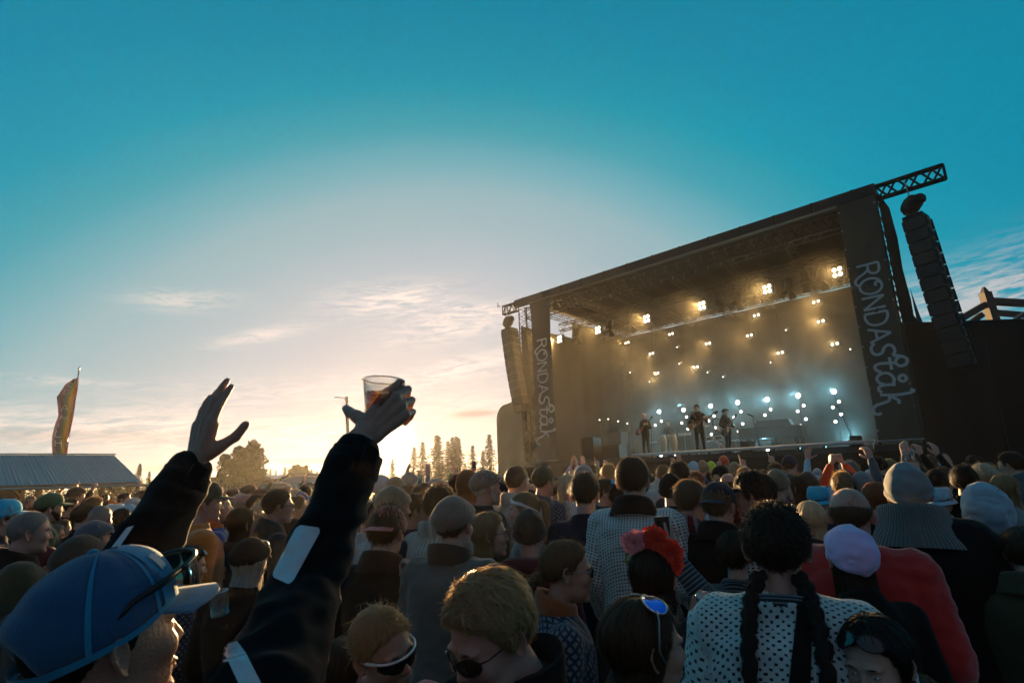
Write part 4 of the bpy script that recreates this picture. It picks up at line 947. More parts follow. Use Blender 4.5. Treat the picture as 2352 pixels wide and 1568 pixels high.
for i, (px, yt) in enumerate([(681, 1070), (700, 1072), (690, 1076)]):
    x, y, z = tree_at(px, yt, 66); birch(x, y, z, ['rounded yellow green tree on the skyline above the parked van', 'second rounded tree on the skyline above the van roof', 'low rounded tree between the two skyline trees'][i], 70+i, .34, n=22, leaf=.14)
mb = MB(); rr = np.random.default_rng(4)
for x0, x1, y0, hh_ in ((-120, 60, 84, 2.3), (-26, -14.5, 37, 2.4), (-60, -30, 60, 2.8)):
    for x in np.arange(x0, x1, 1.4): leafcloud(mb, (x, y0+rr.uniform(-1, 1), hh_*.5), (1.2, .9, hh_*rr.uniform(.4, .62)), 170, .16, rr)
tag(mb.build('hedge', SHRUB), 'dark band of bushes growing along the far side of the field', 'bushes', kind='stuff')
# ------------------------------------------------------------------ shed with a corrugated roof
EU = unit((-.69, -.72, 0)); GE = unit((.72, -.69, 0))     # along the eaves (towards camera-left), down the slope
RP = np.array(at(262, 1045, 28.8)); EP = np.array(at(325, 1105, 25.))
shed = empty('open_shed', (RP[0], RP[1], 0), 0, 'open timber shed with a blue green corrugated metal roof at the left edge', 'shed')
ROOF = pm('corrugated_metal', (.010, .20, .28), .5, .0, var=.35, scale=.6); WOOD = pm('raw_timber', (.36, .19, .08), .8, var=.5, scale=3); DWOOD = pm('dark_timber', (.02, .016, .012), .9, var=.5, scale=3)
L_ = 13.; nc = 8; wcol = L_/nc
off = np.array(shed.location)
sl_ = EP-RP; sl_ = sl_-EU*(sl_@EU)   # slope vector, perpendicular to the ridge
for r_ in range(2):
    for c in range(nc):
        P = []
        for q in np.linspace(0, 1, 2):
            row = []
            for k in range(41):
                s_ = (c+k/40)*wcol; row.append(RP+EU*s_+sl_*(r_*.5+q*.52)+np.array([0, 0, .018*math.sin(k/40*wcol/.13*6.283)+.004*(r_ == 0)+.003*(c % 2)])-off)
            P.append(row)
        mb = MB(); mb.grid(np.array(P)); mb.grid(np.array(P)[::-1]-np.array([0, 0, .004])); mb.build('roof_sheet', ROOF, shed)
mb = MB(); mb.bar(RP-off+EU*-.05+(0, 0, .05), RP-off+EU*L_+(0, 0, .05), .22, .05); mb.build('ridge_cap', ROOF, shed)
mb = MB(); bk = RP-sl_*np.array([1, 1, 0])*.9+np.array([0, 0, sl_[2]*.9])-off; mb.add([RP-off, RP-off+EU*L_, bk+EU*L_, bk], [(0, 1, 2, 3)]); mb.build('rear_roof', ROOF, shed)
mb = MB(); mb.bar(RP-off-(0, 0, .12)+EU*.05, EP-off-(0, 0, .14)+EU*.05, .05, .16); mb.build('rafter', WOOD, shed)
mb = MB(); a0 = EP-sl_*.08-np.array([0, 0, .22])-off; mb.bar(a0+EU*.1, a0+EU*L_, .12, .2); mb.build('eave_beam', WOOD, shed)
for k in range(5):
    p = a0+EU*(.35+k*3.0); mb = MB(); mb.bar((p[0], p[1], 0), (p[0], p[1], p[2]-.1), .15); mb.build('post', WOOD, shed)
    for sg in (-1, 1):
        if k == 0 and sg == -1: continue
        mb = MB(); mb.bar(p+(0, 0, -.85)+EU*0, p+EU*sg*.75+(0, 0, -.08), .09); mb.build('brace', WOOD, shed)
    mb = MB(); q = p-sl_*.9*np.array([1, 1, 0]); mb.bar((q[0], q[1], 0), (q[0], q[1], p[2]+1.2), .15); mb.build('post', WOOD, shed)
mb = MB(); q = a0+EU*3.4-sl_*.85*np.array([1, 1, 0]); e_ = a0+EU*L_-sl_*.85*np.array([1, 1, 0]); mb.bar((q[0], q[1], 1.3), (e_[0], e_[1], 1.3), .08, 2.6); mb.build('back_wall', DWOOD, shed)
g0 = np.array(at(345, 1113, 23.4)); rl = empty('rail', (g0[0], g0[1], 0), 0, 'long pale metal awning rail running in front of the shed eaves', 'rail')
mb = MB(); mb.tube([(0, 0, g0[2]), tuple(EU*9*np.array([1, 1, 0])+np.array([0, 0, g0[2]]))], .05, 8); mb.build('bar', STEEL, rl)
for k in (0.4, 4.6, 8.8):
    mb = MB(); p = EU*k; mb.tube([(p[0], p[1], 0), (p[0], p[1], g0[2])], .03, 6); mb.build('support', STEEL, rl)
for (px, py, lb) in ((145, 1122, 'warm bulb glowing under the shed roof, left one'), (205, 1116, 'warm lamp glowing under the shed roof, right one')):
    p = at(px, py, 25.5); t = empty('hanging_lamp', tuple(p), 0, lb, 'lamp', 'lamps under the shed roof')
    for k, dx in enumerate((-.12, .0, .13)):
        mb = MB(); mb.sphere((dx, 0, (k % 2)*.05), .045, 10, 8); mb.build('bulb', lamp('warm_bulb', (1, .62, .25), 14), t, True)
    mb = MB(); mb.tube([(0, 0, .05), (0, 0, .45)], .008, 5); mb.tube([(-.14, 0, .05), (.15, 0, .05)], .012, 5); mb.build('cord', BLACK, t)
# ------------------------------------------------------------------ rainbow flag on its pole
tp = at(182, 848, 31); bp_ = at(146, 1060, 31)
fl = empty('flag', (bp_[0], bp_[1], 0), 0, 'tall rainbow banner flag with white letters on a leaning pole behind the shed', 'flag')
o_ = np.array([bp_[0], bp_[1], 0]); dirp = unit(tp-bp_); foot = bp_-dirp*(bp_[2]/dirp[2])
mb = MB(); mb.tube([foot-o_, tp-o_], [.05, .03], 8); mb.build('pole', STEEL, fl, True)
mb = MB(); mb.lathe([(.001, .16), (.05, .10), (.06, .06), (.035, .02), (.04, 0), (.03, -.04)], 10, tp-o_); mb.build('finial', STEEL, fl, True)
fm = bpy.data.materials.new('rainbow_cloth'); fm.use_nodes = True; t_ = NT(fm.node_tree); b_ = fm.node_tree.nodes['Principled BSDF']
sx_ = t_.add('ShaderNodeSeparateXYZ'); t_.put(sx_.inputs[0], t_.add('ShaderNodeTexCoord').outputs['UV'])
stops = [(0, (.22, .02, .02)), (.14, (.26, .06, .015)), (.28, (.26, .17, .03)), (.46, (.05, .09, .045)), (.6, (.025, .05, .11)), (.74, (.05, .04, .09)), (.86, (.17, .085, .12)), (1, (.16, .085, .13))]
cr_ = t_.ramp(sx_.outputs[0], [(a, b+(1,)) for a, b in stops]); t_.put(b_.inputs['Base Color'], cr_); b_.inputs['Roughness'].default_value = .7
tr_ = t_.add('ShaderNodeBsdfTranslucent'); t_.put(tr_.inputs[0], cr_); mx_ = t_.add('ShaderNodeMixShader'); mx_.inputs[0].default_value = .12; t_.l.new(b_.outputs[0], mx_.inputs[1]); t_.l.new(tr_.outputs[0], mx_.inputs[2]); t_.l.new(mx_.outputs[0], fm.node_tree.nodes['Material Output'].inputs[0])
out_l = [(168, 870), (150, 882), (140, 898), (130, 912), (133, 935), (134, 955), (126, 975), (120, 1000), (119, 1022), (121, 1050)]
out_r = [(181, 868), (180, 880), (178, 898), (175, 912), (172, 935), (169, 955), (165, 975), (160, 1000), (157, 1022), (153, 1050)]
def flagp(u, v):
    L__ = np.array([np.interp(v*(len(out_l)-1), range(len(out_l)), [p[k] for p in out_l]) for k in (0, 1)]); R__ = np.array([np.interp(v*(len(out_r)-1), range(len(out_r)), [p[k] for p in out_r]) for k in (0, 1)])
    q = R__+(L__-R__)*u; return at(q[0], q[1], 31+.22*math.sin(u*7+v*9)*u+.12*math.sin(v*17+u*5))-o_
G = np.array([[flagp(u, v) for u in np.linspace(0, 1, 16)] for v in np.linspace(0, 1, 50)]); uu, vv = np.meshgrid(np.linspace(0, 1, 16), np.linspace(0, 1, 50))
mb = MB(); mb.grid(G); cl = obj('cloth', mb.mesh('cloth', [fm], True, np.stack([(uu+.22*(.5-vv)*uu).ravel(), vv.ravel()], 1)), fl)
LET = pm('white_print', (.62, .60, .58), .7, var=.1)
def ribbon(mb, pts, wd, place):
    pts = np.asarray(pts, float); t = np.gradient(pts, axis=0); t /= np.linalg.norm(t, axis=1)[:, None]+1e-9; n = np.stack([-t[:, 1], t[:, 0]], 1)
    wd = np.broadcast_to(wd, len(pts)); a = pts+n*wd[:, None]/2; b = pts-n*wd[:, None]/2
    P = np.array([[place(*p) for p in a], [place(*p) for p in b]]); mb.grid(P)
def flet(strokes, v0, v1, u0=.34, u1=.8):
    mb = MB(); 
    for st in strokes: ribbon(mb, curve_path(st, 14), .05, lambda x, y: flagp(u1+(u0-u1)*x if True else 0, v0+(v1-v0)*y)+np.array([0, -.03, 0]))
    mb.build('letter', LET, cl)
flet([[(0, .1), (.6, .2), (1, .1)], [(.3, .1), (.2, .6), (.5, .9), (.9, .7), (.8, .3)]], .08, .17); flet([[(.1, 0), (.2, .9), (.7, 1), (1, .4)], [(.5, 0), (.6, .9)]], .19, .28)
flet([[(0, 1), (.5, 0), (1, 1)], [(.2, .6), (.8, .6)]], .42, .50); flet([[(0, 1), (.1, 0)], [(.9, 1), (1, 0)], [(0, .5), (1, .5)]], .54, .61); flet([[(.1, 0), (.1, 1)]], .64, .69); flet([[(0, 0), (0, 1), (.9, 1)]], .72, .79); flet([[(0, 0), (.1, 1)], [(.8, 0), (.9, 1)], [(0, .4), (.9, .5)]], .83, .9)
# ------------------------------------------------------------------ street lamp
lt = at(796, 911, 46); lb_ = at(799, 1000, 46); dr_ = unit(lt-lb_); ft = lb_-dr_*(lb_[2]/dr_[2])
sl0 = empty('street_lamp', (ft[0], ft[1], 0), 0, 'tall street lamp with a thin arm to the left, just left of the raised cup', 'street lamp'); o_ = np.array([ft[0], ft[1], 0])
mb = MB(); mb.tube([ft-o_, lt-o_], [.16, .12], 10); mb.build('pole', pm('lamp_post_grey', (.12, .11, .10), .6), sl0, True)
mb = MB(); mb.tube([lt-o_+(0, 0, -.35), lt-o_+(-.25, 0, -.08), lt-o_+(-.6, 0, -.02)], .03, 6); mb.build('arm', BLACK, sl0, True)
mb = MB(); mb.sphere(lt-o_+(-.78, 0, -.02), (.26, .1, .045), 10, 6); mb.build('lamp_head', BLACK, sl0, True)
# ------------------------------------------------------------------ barns, greenhouse roof, vehicles on the left
BR = pm('dark_roofing', (.018, .017, .016), .85, var=.4, scale=1)
a, b_, c_ = at(640, 1112, 52), at(664, 1087, 50), at(694, 1112, 48)
bn = empty('barn', (b_[0], b_[1], 0), 0, 'dark barn gable behind the parked van', 'barn'); o_ = np.array([b_[0], b_[1], 0])
dp = np.array([1.5, 7, 0]); mb = MB(); A_, B_, C_ = a-o_, b_-o_, c_-o_; A0, C0 = A_*(1, 1, 0), C_*(1, 1, 0)
mb.add([A0, A_, B_, C_, C0, A0+dp, A_+dp, B_+dp, C_+dp, C0+dp], [(0, 4, 3, 2, 1), (0, 1, 6, 5), (4, 9, 8, 3), (5, 6, 7, 8, 9)]); mb.build('wall', DWOOD, bn)
mb = MB(); e1 = np.array([0, -.15, .06])
mb.add([A_+e1+(-.3, 0, -.25), B_+e1, B_+dp, A_+dp+(-.3, 0, -.25), C_+e1+(.3, 0, -.25), C_+dp+(.3, 0, -.25)], [(0, 1, 2, 3), (1, 4, 5, 2)]); mb.build('roof', BR, bn)
gh = [at(598, 1101, 44), at(612, 1091, 45.5), at(656, 1088, 43.5), at(644, 1098, 42)]
t = empty('greenhouse', (gh[0][0], gh[0][1], 0), 0, 'low building with a pale glazed lean-to roof left of the dark barn', 'greenhouse'); o_ = np.array([gh[0][0], gh[0][1], 0]); gq = [q-o_ for q in gh]
for k in range(3):
    for r_ in range(2):
        f_ = lambda u, v: (gq[0]*(1-u)+gq[3]*u)*(1-v)+(gq[1]*(1-u)+gq[2]*u)*v
        mb = MB(); mb.add([f_(k/3+.02, r_/2+.03), f_((k+1)/3-.02, r_/2+.03), f_((k+1)/3-.02, r_/2+.47), f_(k/3+.02, r_/2+.47)], [(0, 1, 2, 3)]); mb.build('roof_pane', pm('roof_glass', (.10, .13, .15), .15, spec=.6, var=.1), t)
mb = MB(); mb.add([q-(0, 0, .06) for q in gq]+[q*(1, 1, 0) for q in gq], [(0, 1, 2, 3), (0, 4, 5, 1), (1, 5, 6, 2), (2, 6, 7, 3), (3, 7, 4, 0)]); mb.build('wall', DWOOD, t)
def vehicle(name, label, px, py, d, L_, H_, yaw, col, kind):
    p = at(px, py, d); s_ = p[2]/H_; t = empty(name, (p[0], p[1], 0), D2R(yaw), label, 'van' if kind == 'van' else 'car'); t.scale = (s_,)*3
    Wd = 1.9
    prof = [(-.5, .3), (-.5, .72), (-.485, .92), (-.44, 1.), (.12, 1.), (.22, .97), (.36, .62), (.49, .54), (.5, .3)] if kind == 'van' else [(-.5, .3), (-.49, .62), (-.36, .68), (-.24, .97), (.05, 1.), (.2, .68), (.46, .58), (.5, .3)]
    pr = np.array(prof)*(L_, H_); V = []; k = len(pr)
    for sy, ins in ((-1, .0), (-1, .08), (1, .08), (1, .0)): pass
    n = k; V = [(x, -Wd/2+.12*(z > H_*.68), z) for x, z in pr]+[(x, Wd/2-.12*(z > H_*.68), z) for x, z in pr]
    mb = MB(); mb.add(V, [tuple(range(k))[::-1], tuple(range(k, 2*k))]+[(i, (i+1) % k, (i+1) % k+k, i+k) for i in range(k)]); mb.build('body', col, t)
    G_ = pm('car_glass', (.12, .14, .15), .08, spec=.8, var=0)
    for sy in (-1, 1):
        for (x0, x1) in (((-.40, -.22), (-.19, .0), (.03, .2)) if kind == 'van' else ((-.25, -.08), (-.05, .1))):
            mb = MB(); yy = sy*(Wd/2-.10); mb.add([(x0*L_, yy+sy*.03, .68*H_), (x1*L_+(.06*L_ if x1 > .05 else 0), yy+sy*.03, .68*H_), (x1*L_, yy, .92*H_), (x0*L_, yy, .92*H_)], [(0, 1, 2, 3)]); mb.build('side_window', G_, t)
    mb = MB(); (xa, za), (xb, zb) = ((.225, .955), (.355, .63)) if kind == 'van' else ((.06, .985), (.195, .69)); mb.add([(xa*L_+.02, -.7, za*H_), (xa*L_+.02, .7, za*H_), (xb*L_+.02, .78, zb*H_), (xb*L_+.02, -.78, zb*H_)], [(0, 1, 2, 3)]); mb.build('windscreen', G_, t)
    for x_ in (-.31, .32):
        for sy in (-1, 1):
            mb = MB(); mb.tube([(x_*L_, sy*(Wd/2-.2), .33), (x_*L_, sy*(Wd/2+.01), .33)], .33, 16); wl = mb.build('wheel', pm('tyre', (.02, .02, .02), .9), t)
    for sy in (-1, 1): mb = MB(); mb.box((.497*L_, sy*.7, .5*H_), (.05, .3, .12)); mb.build('headlight', CLEARL, t)
vehicle('parked_van', 'pale van parked beyond the crowd just left of the raised cup arm', 716, 1094, 31, 4.9, 2.1, 172, pm('van_paint', (.34, .36, .36), .25, .2, var=.05), 'van')
vehicle('parked_car', 'dark car with a shiny roof parked behind the crowd in front of the birch', 640, 1107, 29, 4.5, 1.75, 168, pm('car_paint_dark', (.05, .055, .06), .2, .4, var=.05), 'car')
vehicle('parked_car', 'car glinting behind the heads just right of the sun', 1085, 1083, 44, 4.5, 1.7, 10, pm('car_paint_silver', (.25, .25, .25), .3, .5, var=.05), 'car')
mb = MB(); P = [[at(375+i*16, 1122-(i*5 if i < 5 else 25+(i-5)*1), 60+j*10)-np.array([0, 0, j*.5]) for i in range(12)] for j in range(2)]
mb.grid(np.array([[p*(1, 1, 0) for p in P[0]], P[0], P[1], [p*(1, 1, 0) for p in P[1]]])); o = mb.build('green_bank', pm('dark_grass', (.03, .045, .015), .9, var=.5, scale=.4)); o['kind'] = 'structure'

# ================================================================== STAGE
ES = np.array([.718, -.696, 0]); ES /= np.linalg.norm(ES); ET = np.array([-ES[1], ES[0], 0]); SO = at(1607, 1047, 20.8); SO[2] = 0
def S(s, t, z): return SO+ES*s+ET*t+np.array([0, 0, z])
def stg(x, y, t=0):
    r = ray(x, y); k = ((SO-CP)@ET+t)/(r@ET); p = CP+r*k; return float((p-SO)@ES), float(p[2])
RS = np.array([ES, ET, [0, 0, 1.]]).T
SM = np.eye(4); SM[:3, :3] = RS; SM[:3, 3] = SO        # stage frame
def sroot(name, s, t, z, label, cat, group=None, rz=0):
    o = empty(name, tuple(S(s, t, z)), math.atan2(ES[1], ES[0])+D2R(rz), label, cat, group); return o
SL, SR, DZ, TZ, SD = -8.65, 6.72, 2.38, 10.2, 9.0; SRB = 4.75      # the right wall rakes inwards towards the back
stage = sroot('stage', 0, 0, 0, 'large open air festival stage with dark roof and walls, lit from inside', 'stage')
FAB = pm('black_stage_fabric', (.0095, .009, .0085), .85, var=.5, scale=1.2, bump=.5, bscale=2.5); TARP = pm('roof_tarp', (.02, .02, .021), .6, var=.4, scale=.9, bump=.4, bscale=3); DECK = pm('stage_deck', (.035, .033, .03), .4, var=.4, scale=2)
DTR = pm('truss_dark', (.014, .014, .014), .7, .0)
def wavy(mb, f, nu, nv): mb.grid(np.array([[f(u, v) for u in np.linspace(0, 1, nu)] for v in np.linspace(0, 1, nv)]))
mb = MB(); mb.box(((SL+SR)/2, SD/2, DZ-.1), (SR-SL-.04, SD, .2)); mb.build('deck', DECK, stage)
for k in range(9):
    w_ = (SR-SL)/9; mb = MB(); wavy(mb, lambda u, v: (SL+w_*(k+u), -.02+.03*math.sin(u*19+k)*(1-v), v*(DZ-.2)+.01), 20, 6); mb.build('skirt_panel', FAB, stage, True)
mb = MB(); mb.tube([(-2.75, -.10, DZ+.10), (SR-1.2, -.10, DZ+.10)], .055, 10); mb.build('edge_tube', pm('white_edge_tube', (.55, .58, .6), .35, var=.1), stage, True)
for k in range(12):
    mb = MB(); mb.box((-2.6+k*.75, -.05, DZ+.02), (.07, .08, .08)); mb.build('clamp', BLACK, stage)
mb = MB(); wavy(mb, lambda u, v: (SL+(SRB-SL)*u, SD+.06*math.sin(u*60)*(1-.3*v), DZ+v*(9.7-DZ)), 160, 8); mb.build('back_curtain', FAB, stage, True)
mb = MB(); wavy(mb, lambda u, v: (SL+.05+.03*math.sin(u*40), .1+(SD-.1)*u, DZ+v*(8.95-DZ+.9*max(0, u*1.6-.4 if u > .25 else 0)*0+ (.0 if u < .45 else .9))), 90, 8); mb.build('side_curtain', FAB, stage, True)
mb = MB(); wavy(mb, lambda u, v: (SR-.05+(SRB-SR)*u+.03*math.sin(u*40), .1+(SD-.1)*u, DZ-2.3+v*(9.9-DZ+2.3)), 90, 8); mb.build('side_curtain', FAB, stage, True)
# roof: front fascia, curved tarp ceiling, gutters
mb = MB(); mb.box(((SL+SR)/2, -.12, TZ-.17), (SR-SL+.06, .24, .34)); mb.build('fascia', TARP, stage)
for k in range(13):
    mb = MB(); x = SL+(SR-SL)*(k+.5)/13; mb.box((x, -.255, TZ-.17), (.06, .03, .36)); mb.build('fascia_strap', BLACK, stage)
mb = MB(); wavy(mb, lambda u, v: (SL+(SR+(SRB-SR)*v-SL)*u, v*(SD+.2), TZ-.05-.22*v+.05*math.cos(u*13*6.283)), 105, 5); mb.build('roof_skin', FAB, stage, True)
def truss(parent, a, b, h=.42, w=.42, n=8, name='truss', mat=DTR, r=.028, rd=.016):
    """box truss of four chords and zigzag diagonals"""
    a, b = np.asarray(a, float), np.asarray(b, float); z = unit(b-a); up = np.array([0, 0, 1.]) if abs(z[2]) < .9 else np.array([0, 1., 0]); x = unit(np.cross(up, z)); y = np.cross(z, x)
    c = [(sx*w/2, sy*h/2) for sx, sy in ((-1, -1), (1, -1), (1, 1), (-1, 1))]; mb = MB(); pt = lambda k, q: a+(b-a)*q+x*c[k][0]+y*c[k][1]
    for k in range(4): mb.tube([pt(k, 0), pt(k, 1)], r, 6)
    for k in range(4):
        k2 = (k+1) % 4
        for i in range(n):
            mb.tube([pt(k, i/n), pt(k2, (i+.5)/n)], rd, 4, cap=False); mb.tube([pt(k2, (i+.5)/n), pt(k, (i+1)/n)], rd, 4, cap=False)
        mb.tube([pt(k, 0), pt(k2, 0)], rd, 4); mb.tube([pt(k, 1), pt(k2, 1)], rd, 4)
    return mb.build(name, mat, parent)
truss(stage, (SL+.2, .5, TZ-.62), (SR-.2, .5, TZ-.62), .5, .5, 30, 'front_truss')
truss(stage, (SL+.2, 3.0, 9.3), (SR-1.0, 3.0, 9.3), .34, .34, 26, 'lighting_truss'); truss(stage, (SL+.2, 6.5, 9.3), (SRB, 6.5, 9.3), .34, .34, 26, 'lighting_truss')
for k in range(7): x = SL+.6+(SR-SL-1.2)*k/6; truss(stage, (x, .7, TZ-.5), (x+(SRB-SR)*.95*k/6, SD-.1, TZ-.62), .26, .26, 14, 'roof_truss', rd=.010, r=.02)
for x, y in ((SL+.25, .3), (SR-.3, .3), (SL+.3, SD-.2), (SRB-.3, SD-.3)): truss(stage, (x, y, .1), (x, y, TZ-.4), .5, .5, 20, 'tower')
# right outer tower covering, raking down to the side wall
mb = MB(); wavy(mb, lambda u, v: (SR+.02+(.20+.10*(1-v))*u+.02*math.sin(v*30)*u, .05+.35*u, (0.02+v*(TZ-.2-u*.5))), 4, 20); mb.build('tower_cover', FAB, stage, True)
mb = MB(); wavy(mb, lambda u, v: (SR+.30+.35*(1-v)**2.5, .42+2.6*u, v*(6.9-1.0*u-.5*math.sin(u*3.14))), 14, 14); mb.build('outer_wall', FAB, stage, True)
# PA wings
for s0_, s1, lab in ((SR+.0, SR+1.72, 'r'), (SL, SL-.95, 'l')):
    truss(stage, (s0_, -.05, TZ-.27), (s1, -.05, TZ-.27), .42, .16, 3 if lab == 'r' else 2, 'wing_truss', r=.04, rd=.032)
mb = MB(); mb.tube([(SL-.95, -.3, TZ-.1), (SL-1.1, -.3, TZ+.02)], .02, 5); mb.tube([(SL-1.1, -.3, TZ-.12), (SL-1.1, -.3, TZ+.14)], .02, 5); mb.build('antenna', BLACK, stage)
# side stage dressing seen deep inside on the left: racks and cases
def case(s, t, w_, d_, h_, label, cat='flight case'):
    r = sroot('flight_case', s, t, DZ, label, cat, 'flight cases at the left side of the stage'); mb = MB(); mb.box((0, 0, h_/2+.08), (w_, d_, h_)); mb.build('case_body', pm('case_black', (.02, .02, .02), .5), r)
    for sx in (-1, 1):
        for sy in (-1, 1): mb = MB(); mb.box((sx*w_/2, sy*d_/2, h_/2+.08), (.04, .04, h_+.02)); mb.build('corner_strip', DTR, r); mb = MB(); mb.tube([(sx*w_*.4, sy*d_*.4, .0), (sx*w_*.4, sy*d_*.4, .09)], .04, 8); mb.build('caster', BLACK, r)
    mb = MB(); mb.box((0, -d_/2-.01, h_*.72), (w_*.96, .02, .04)); mb.build('latch_rail', DTR, r)
case(-5.9, 1.6, .62, .7, .95, 'black flight case with steel edges at the foot of the left banner'); case(-5.1, 2.2, .9, .7, .6, 'low wide flight case left of the bassist'); case(-6.4, 4.5, .7, .7, 1.3, 'tall flight case deep at the left side of the stage')

# ------------------------------------------------------------------ banners with lettering
BAN = pm('banner_olive', (.060, .057, .042), .75, var=.25, scale=1.5, bump=.25, bscale=3); BLT = pm('banner_print_grey', (.42, .47, .47), .7, var=.1)
R_ = {}
GLY = [
 ('R', 0.00, [[(.02, 0), (.02, 1)], [(.02, 1), (.38, 1), (.56, .88), (.56, .68), (.40, .52), (.02, .50)], [(.28, .52), (.46, .30), (.60, .06), (.80, -.14), (1.02, -.12), (1.12, .04)]]),
 ('O', .82, [[(.42, 1.0), (.12, .86), (.0, .55), (.08, .2), (.36, .0), (.68, .1), (.84, .42), (.80, .78), (.58, .98), (.32, .96), (.24, .80), (.34, .70), (.46, .76)]]),
 ('N', 1.86, [[(0, 0), (0, 1)], [(0, 1), (.62, 0)], [(.62, 0), (.62, 1)]]),
 ('D', 2.72, [[(0, 0), (0, 1)], [(0, 1), (.30, 1), (.58, .82), (.66, .5), (.58, .18), (.30, 0), (0, 0)]]),
 ('A', 3.55, [[(0, 0), (.36, 1)], [(.36, 1), (.72, 0)], [(.13, .34), (.6, .34)]]),
 ('s', 4.42, [[(-.10, .18), (.06, .02), (.34, .0), (.52, .18), (.46, .42), (.20, .58), (.10, .78), (.24, .96), (.50, .98), (.66, .86)]]),
 ('t', 5.08, [[(.02, .86), (.10, 1.18), (.30, 1.42), (.55, 1.34), (.60, 1.08), (.42, .92), (.22, 1.0), (.12, 1.2)], [(.42, .95), (.36, .5), (.36, .16), (.50, 0), (.70, .08), (.78, .24)], [(.08, .70), (.74, .70)]]),
 ('å', 5.92, [[(.62, .66), (.34, .72), (.06, .52), (.04, .2), (.26, .0), (.50, .08), (.64, .34)], [(.68, .74), (.64, .30), (.70, .04), (.88, .0), (1.0, .12)], [(.36, 1.24), (.24, 1.12), (.30, .96), (.46, .94), (.56, 1.06), (.50, 1.2), (.36, 1.24)]]),
 ('k', 7.02, [[(.06, 1.34), (.10, .7), (.02, 0)], [(.06, 1.34), (-.04, 1.42), (-.1, 1.3)], [(.56, .72), (.38, .74), (.10, .38)], [(.10, .40), (.34, .34), (.44, .10), (.56, -.28), (.86, -.40), (1.0, -.22), (.92, -.08)]])]
def banner(s0_, s1, z0, z1, label, zt0, zt1, t0=-.32):
    b = sroot('banner', (s0_+s1)/2, t0, z0, label, 'banner', 'vertical name banners on the stage front'); wd = s1-s0_; H_ = z1-z0
    f = lambda u, v: ((u-.5)*wd*(1-.02*math.sin(v*3.14))+.01*math.sin(v*9), .02*math.sin(v*17+u*4)+.022*math.sin(u*5)+.012*math.sin(v*43-u*9)*(1-abs(2*u-1)*.4), v*H_)
    mb = MB(); wavy(mb, f, 26, 200); cl_ = mb.build('cloth', BAN, b, True)
    mb = MB(); mb.tube([(-wd/2-.03, -.02, 0), (wd/2+.03, -.02, 0)], .03, 8); mb.build('bottom_bar', STEEL, b); mb = MB(); mb.tube([(-wd/2-.03, 0, H_), (wd/2+.03, 0, H_)], .03, 8); mb.build('top_bar', BLACK, b)
    for sd in (-1, 1):
        for k in range(12): 
            mb = MB(); mb.lathe([(.012, 0), (.024, .004), (.03, 0)], 8, (sd*(wd/2-.04), -.025, (k+.5)/12*H_), R=[[1, 0, 0], [0, 0, -1], [0, 1, 0]]); mb.build('eyelet', STEEL, cl_)
    unitl = (zt0-zt1)/8.15; cap_ = unitl*1.0
    for nm, x0, sts in GLY:
        mb = MB()
        for st in sts:
            pts = curve_path(st, max(8, len(st)*7)) if len(st) > 2 else np.array([st[0], st[1]], float)
            def pl(x, y):
                z = zt0-(x0+x)*unitl-z0; u = .5+((y-.5)*cap_*1.05+.0)/wd; q = f(u, z/H_); return (q[0], q[1]-.018, q[2])
            ribbon(mb, pts, 0.125 if nm in 'RONDA' else .145, pl)
        mb.build('letter', BLT, cl_)
banner(5.66, 6.72, 2.46, 9.85, 'wide olive banner lettered RONDAståk on the right side of the stage', 7.7, 3.15)
banner(-7.55, -6.35, 2.46, 9.75, 'narrow looking olive banner lettered RONDAståk on the far left side of the stage', 7.9, 3.1)

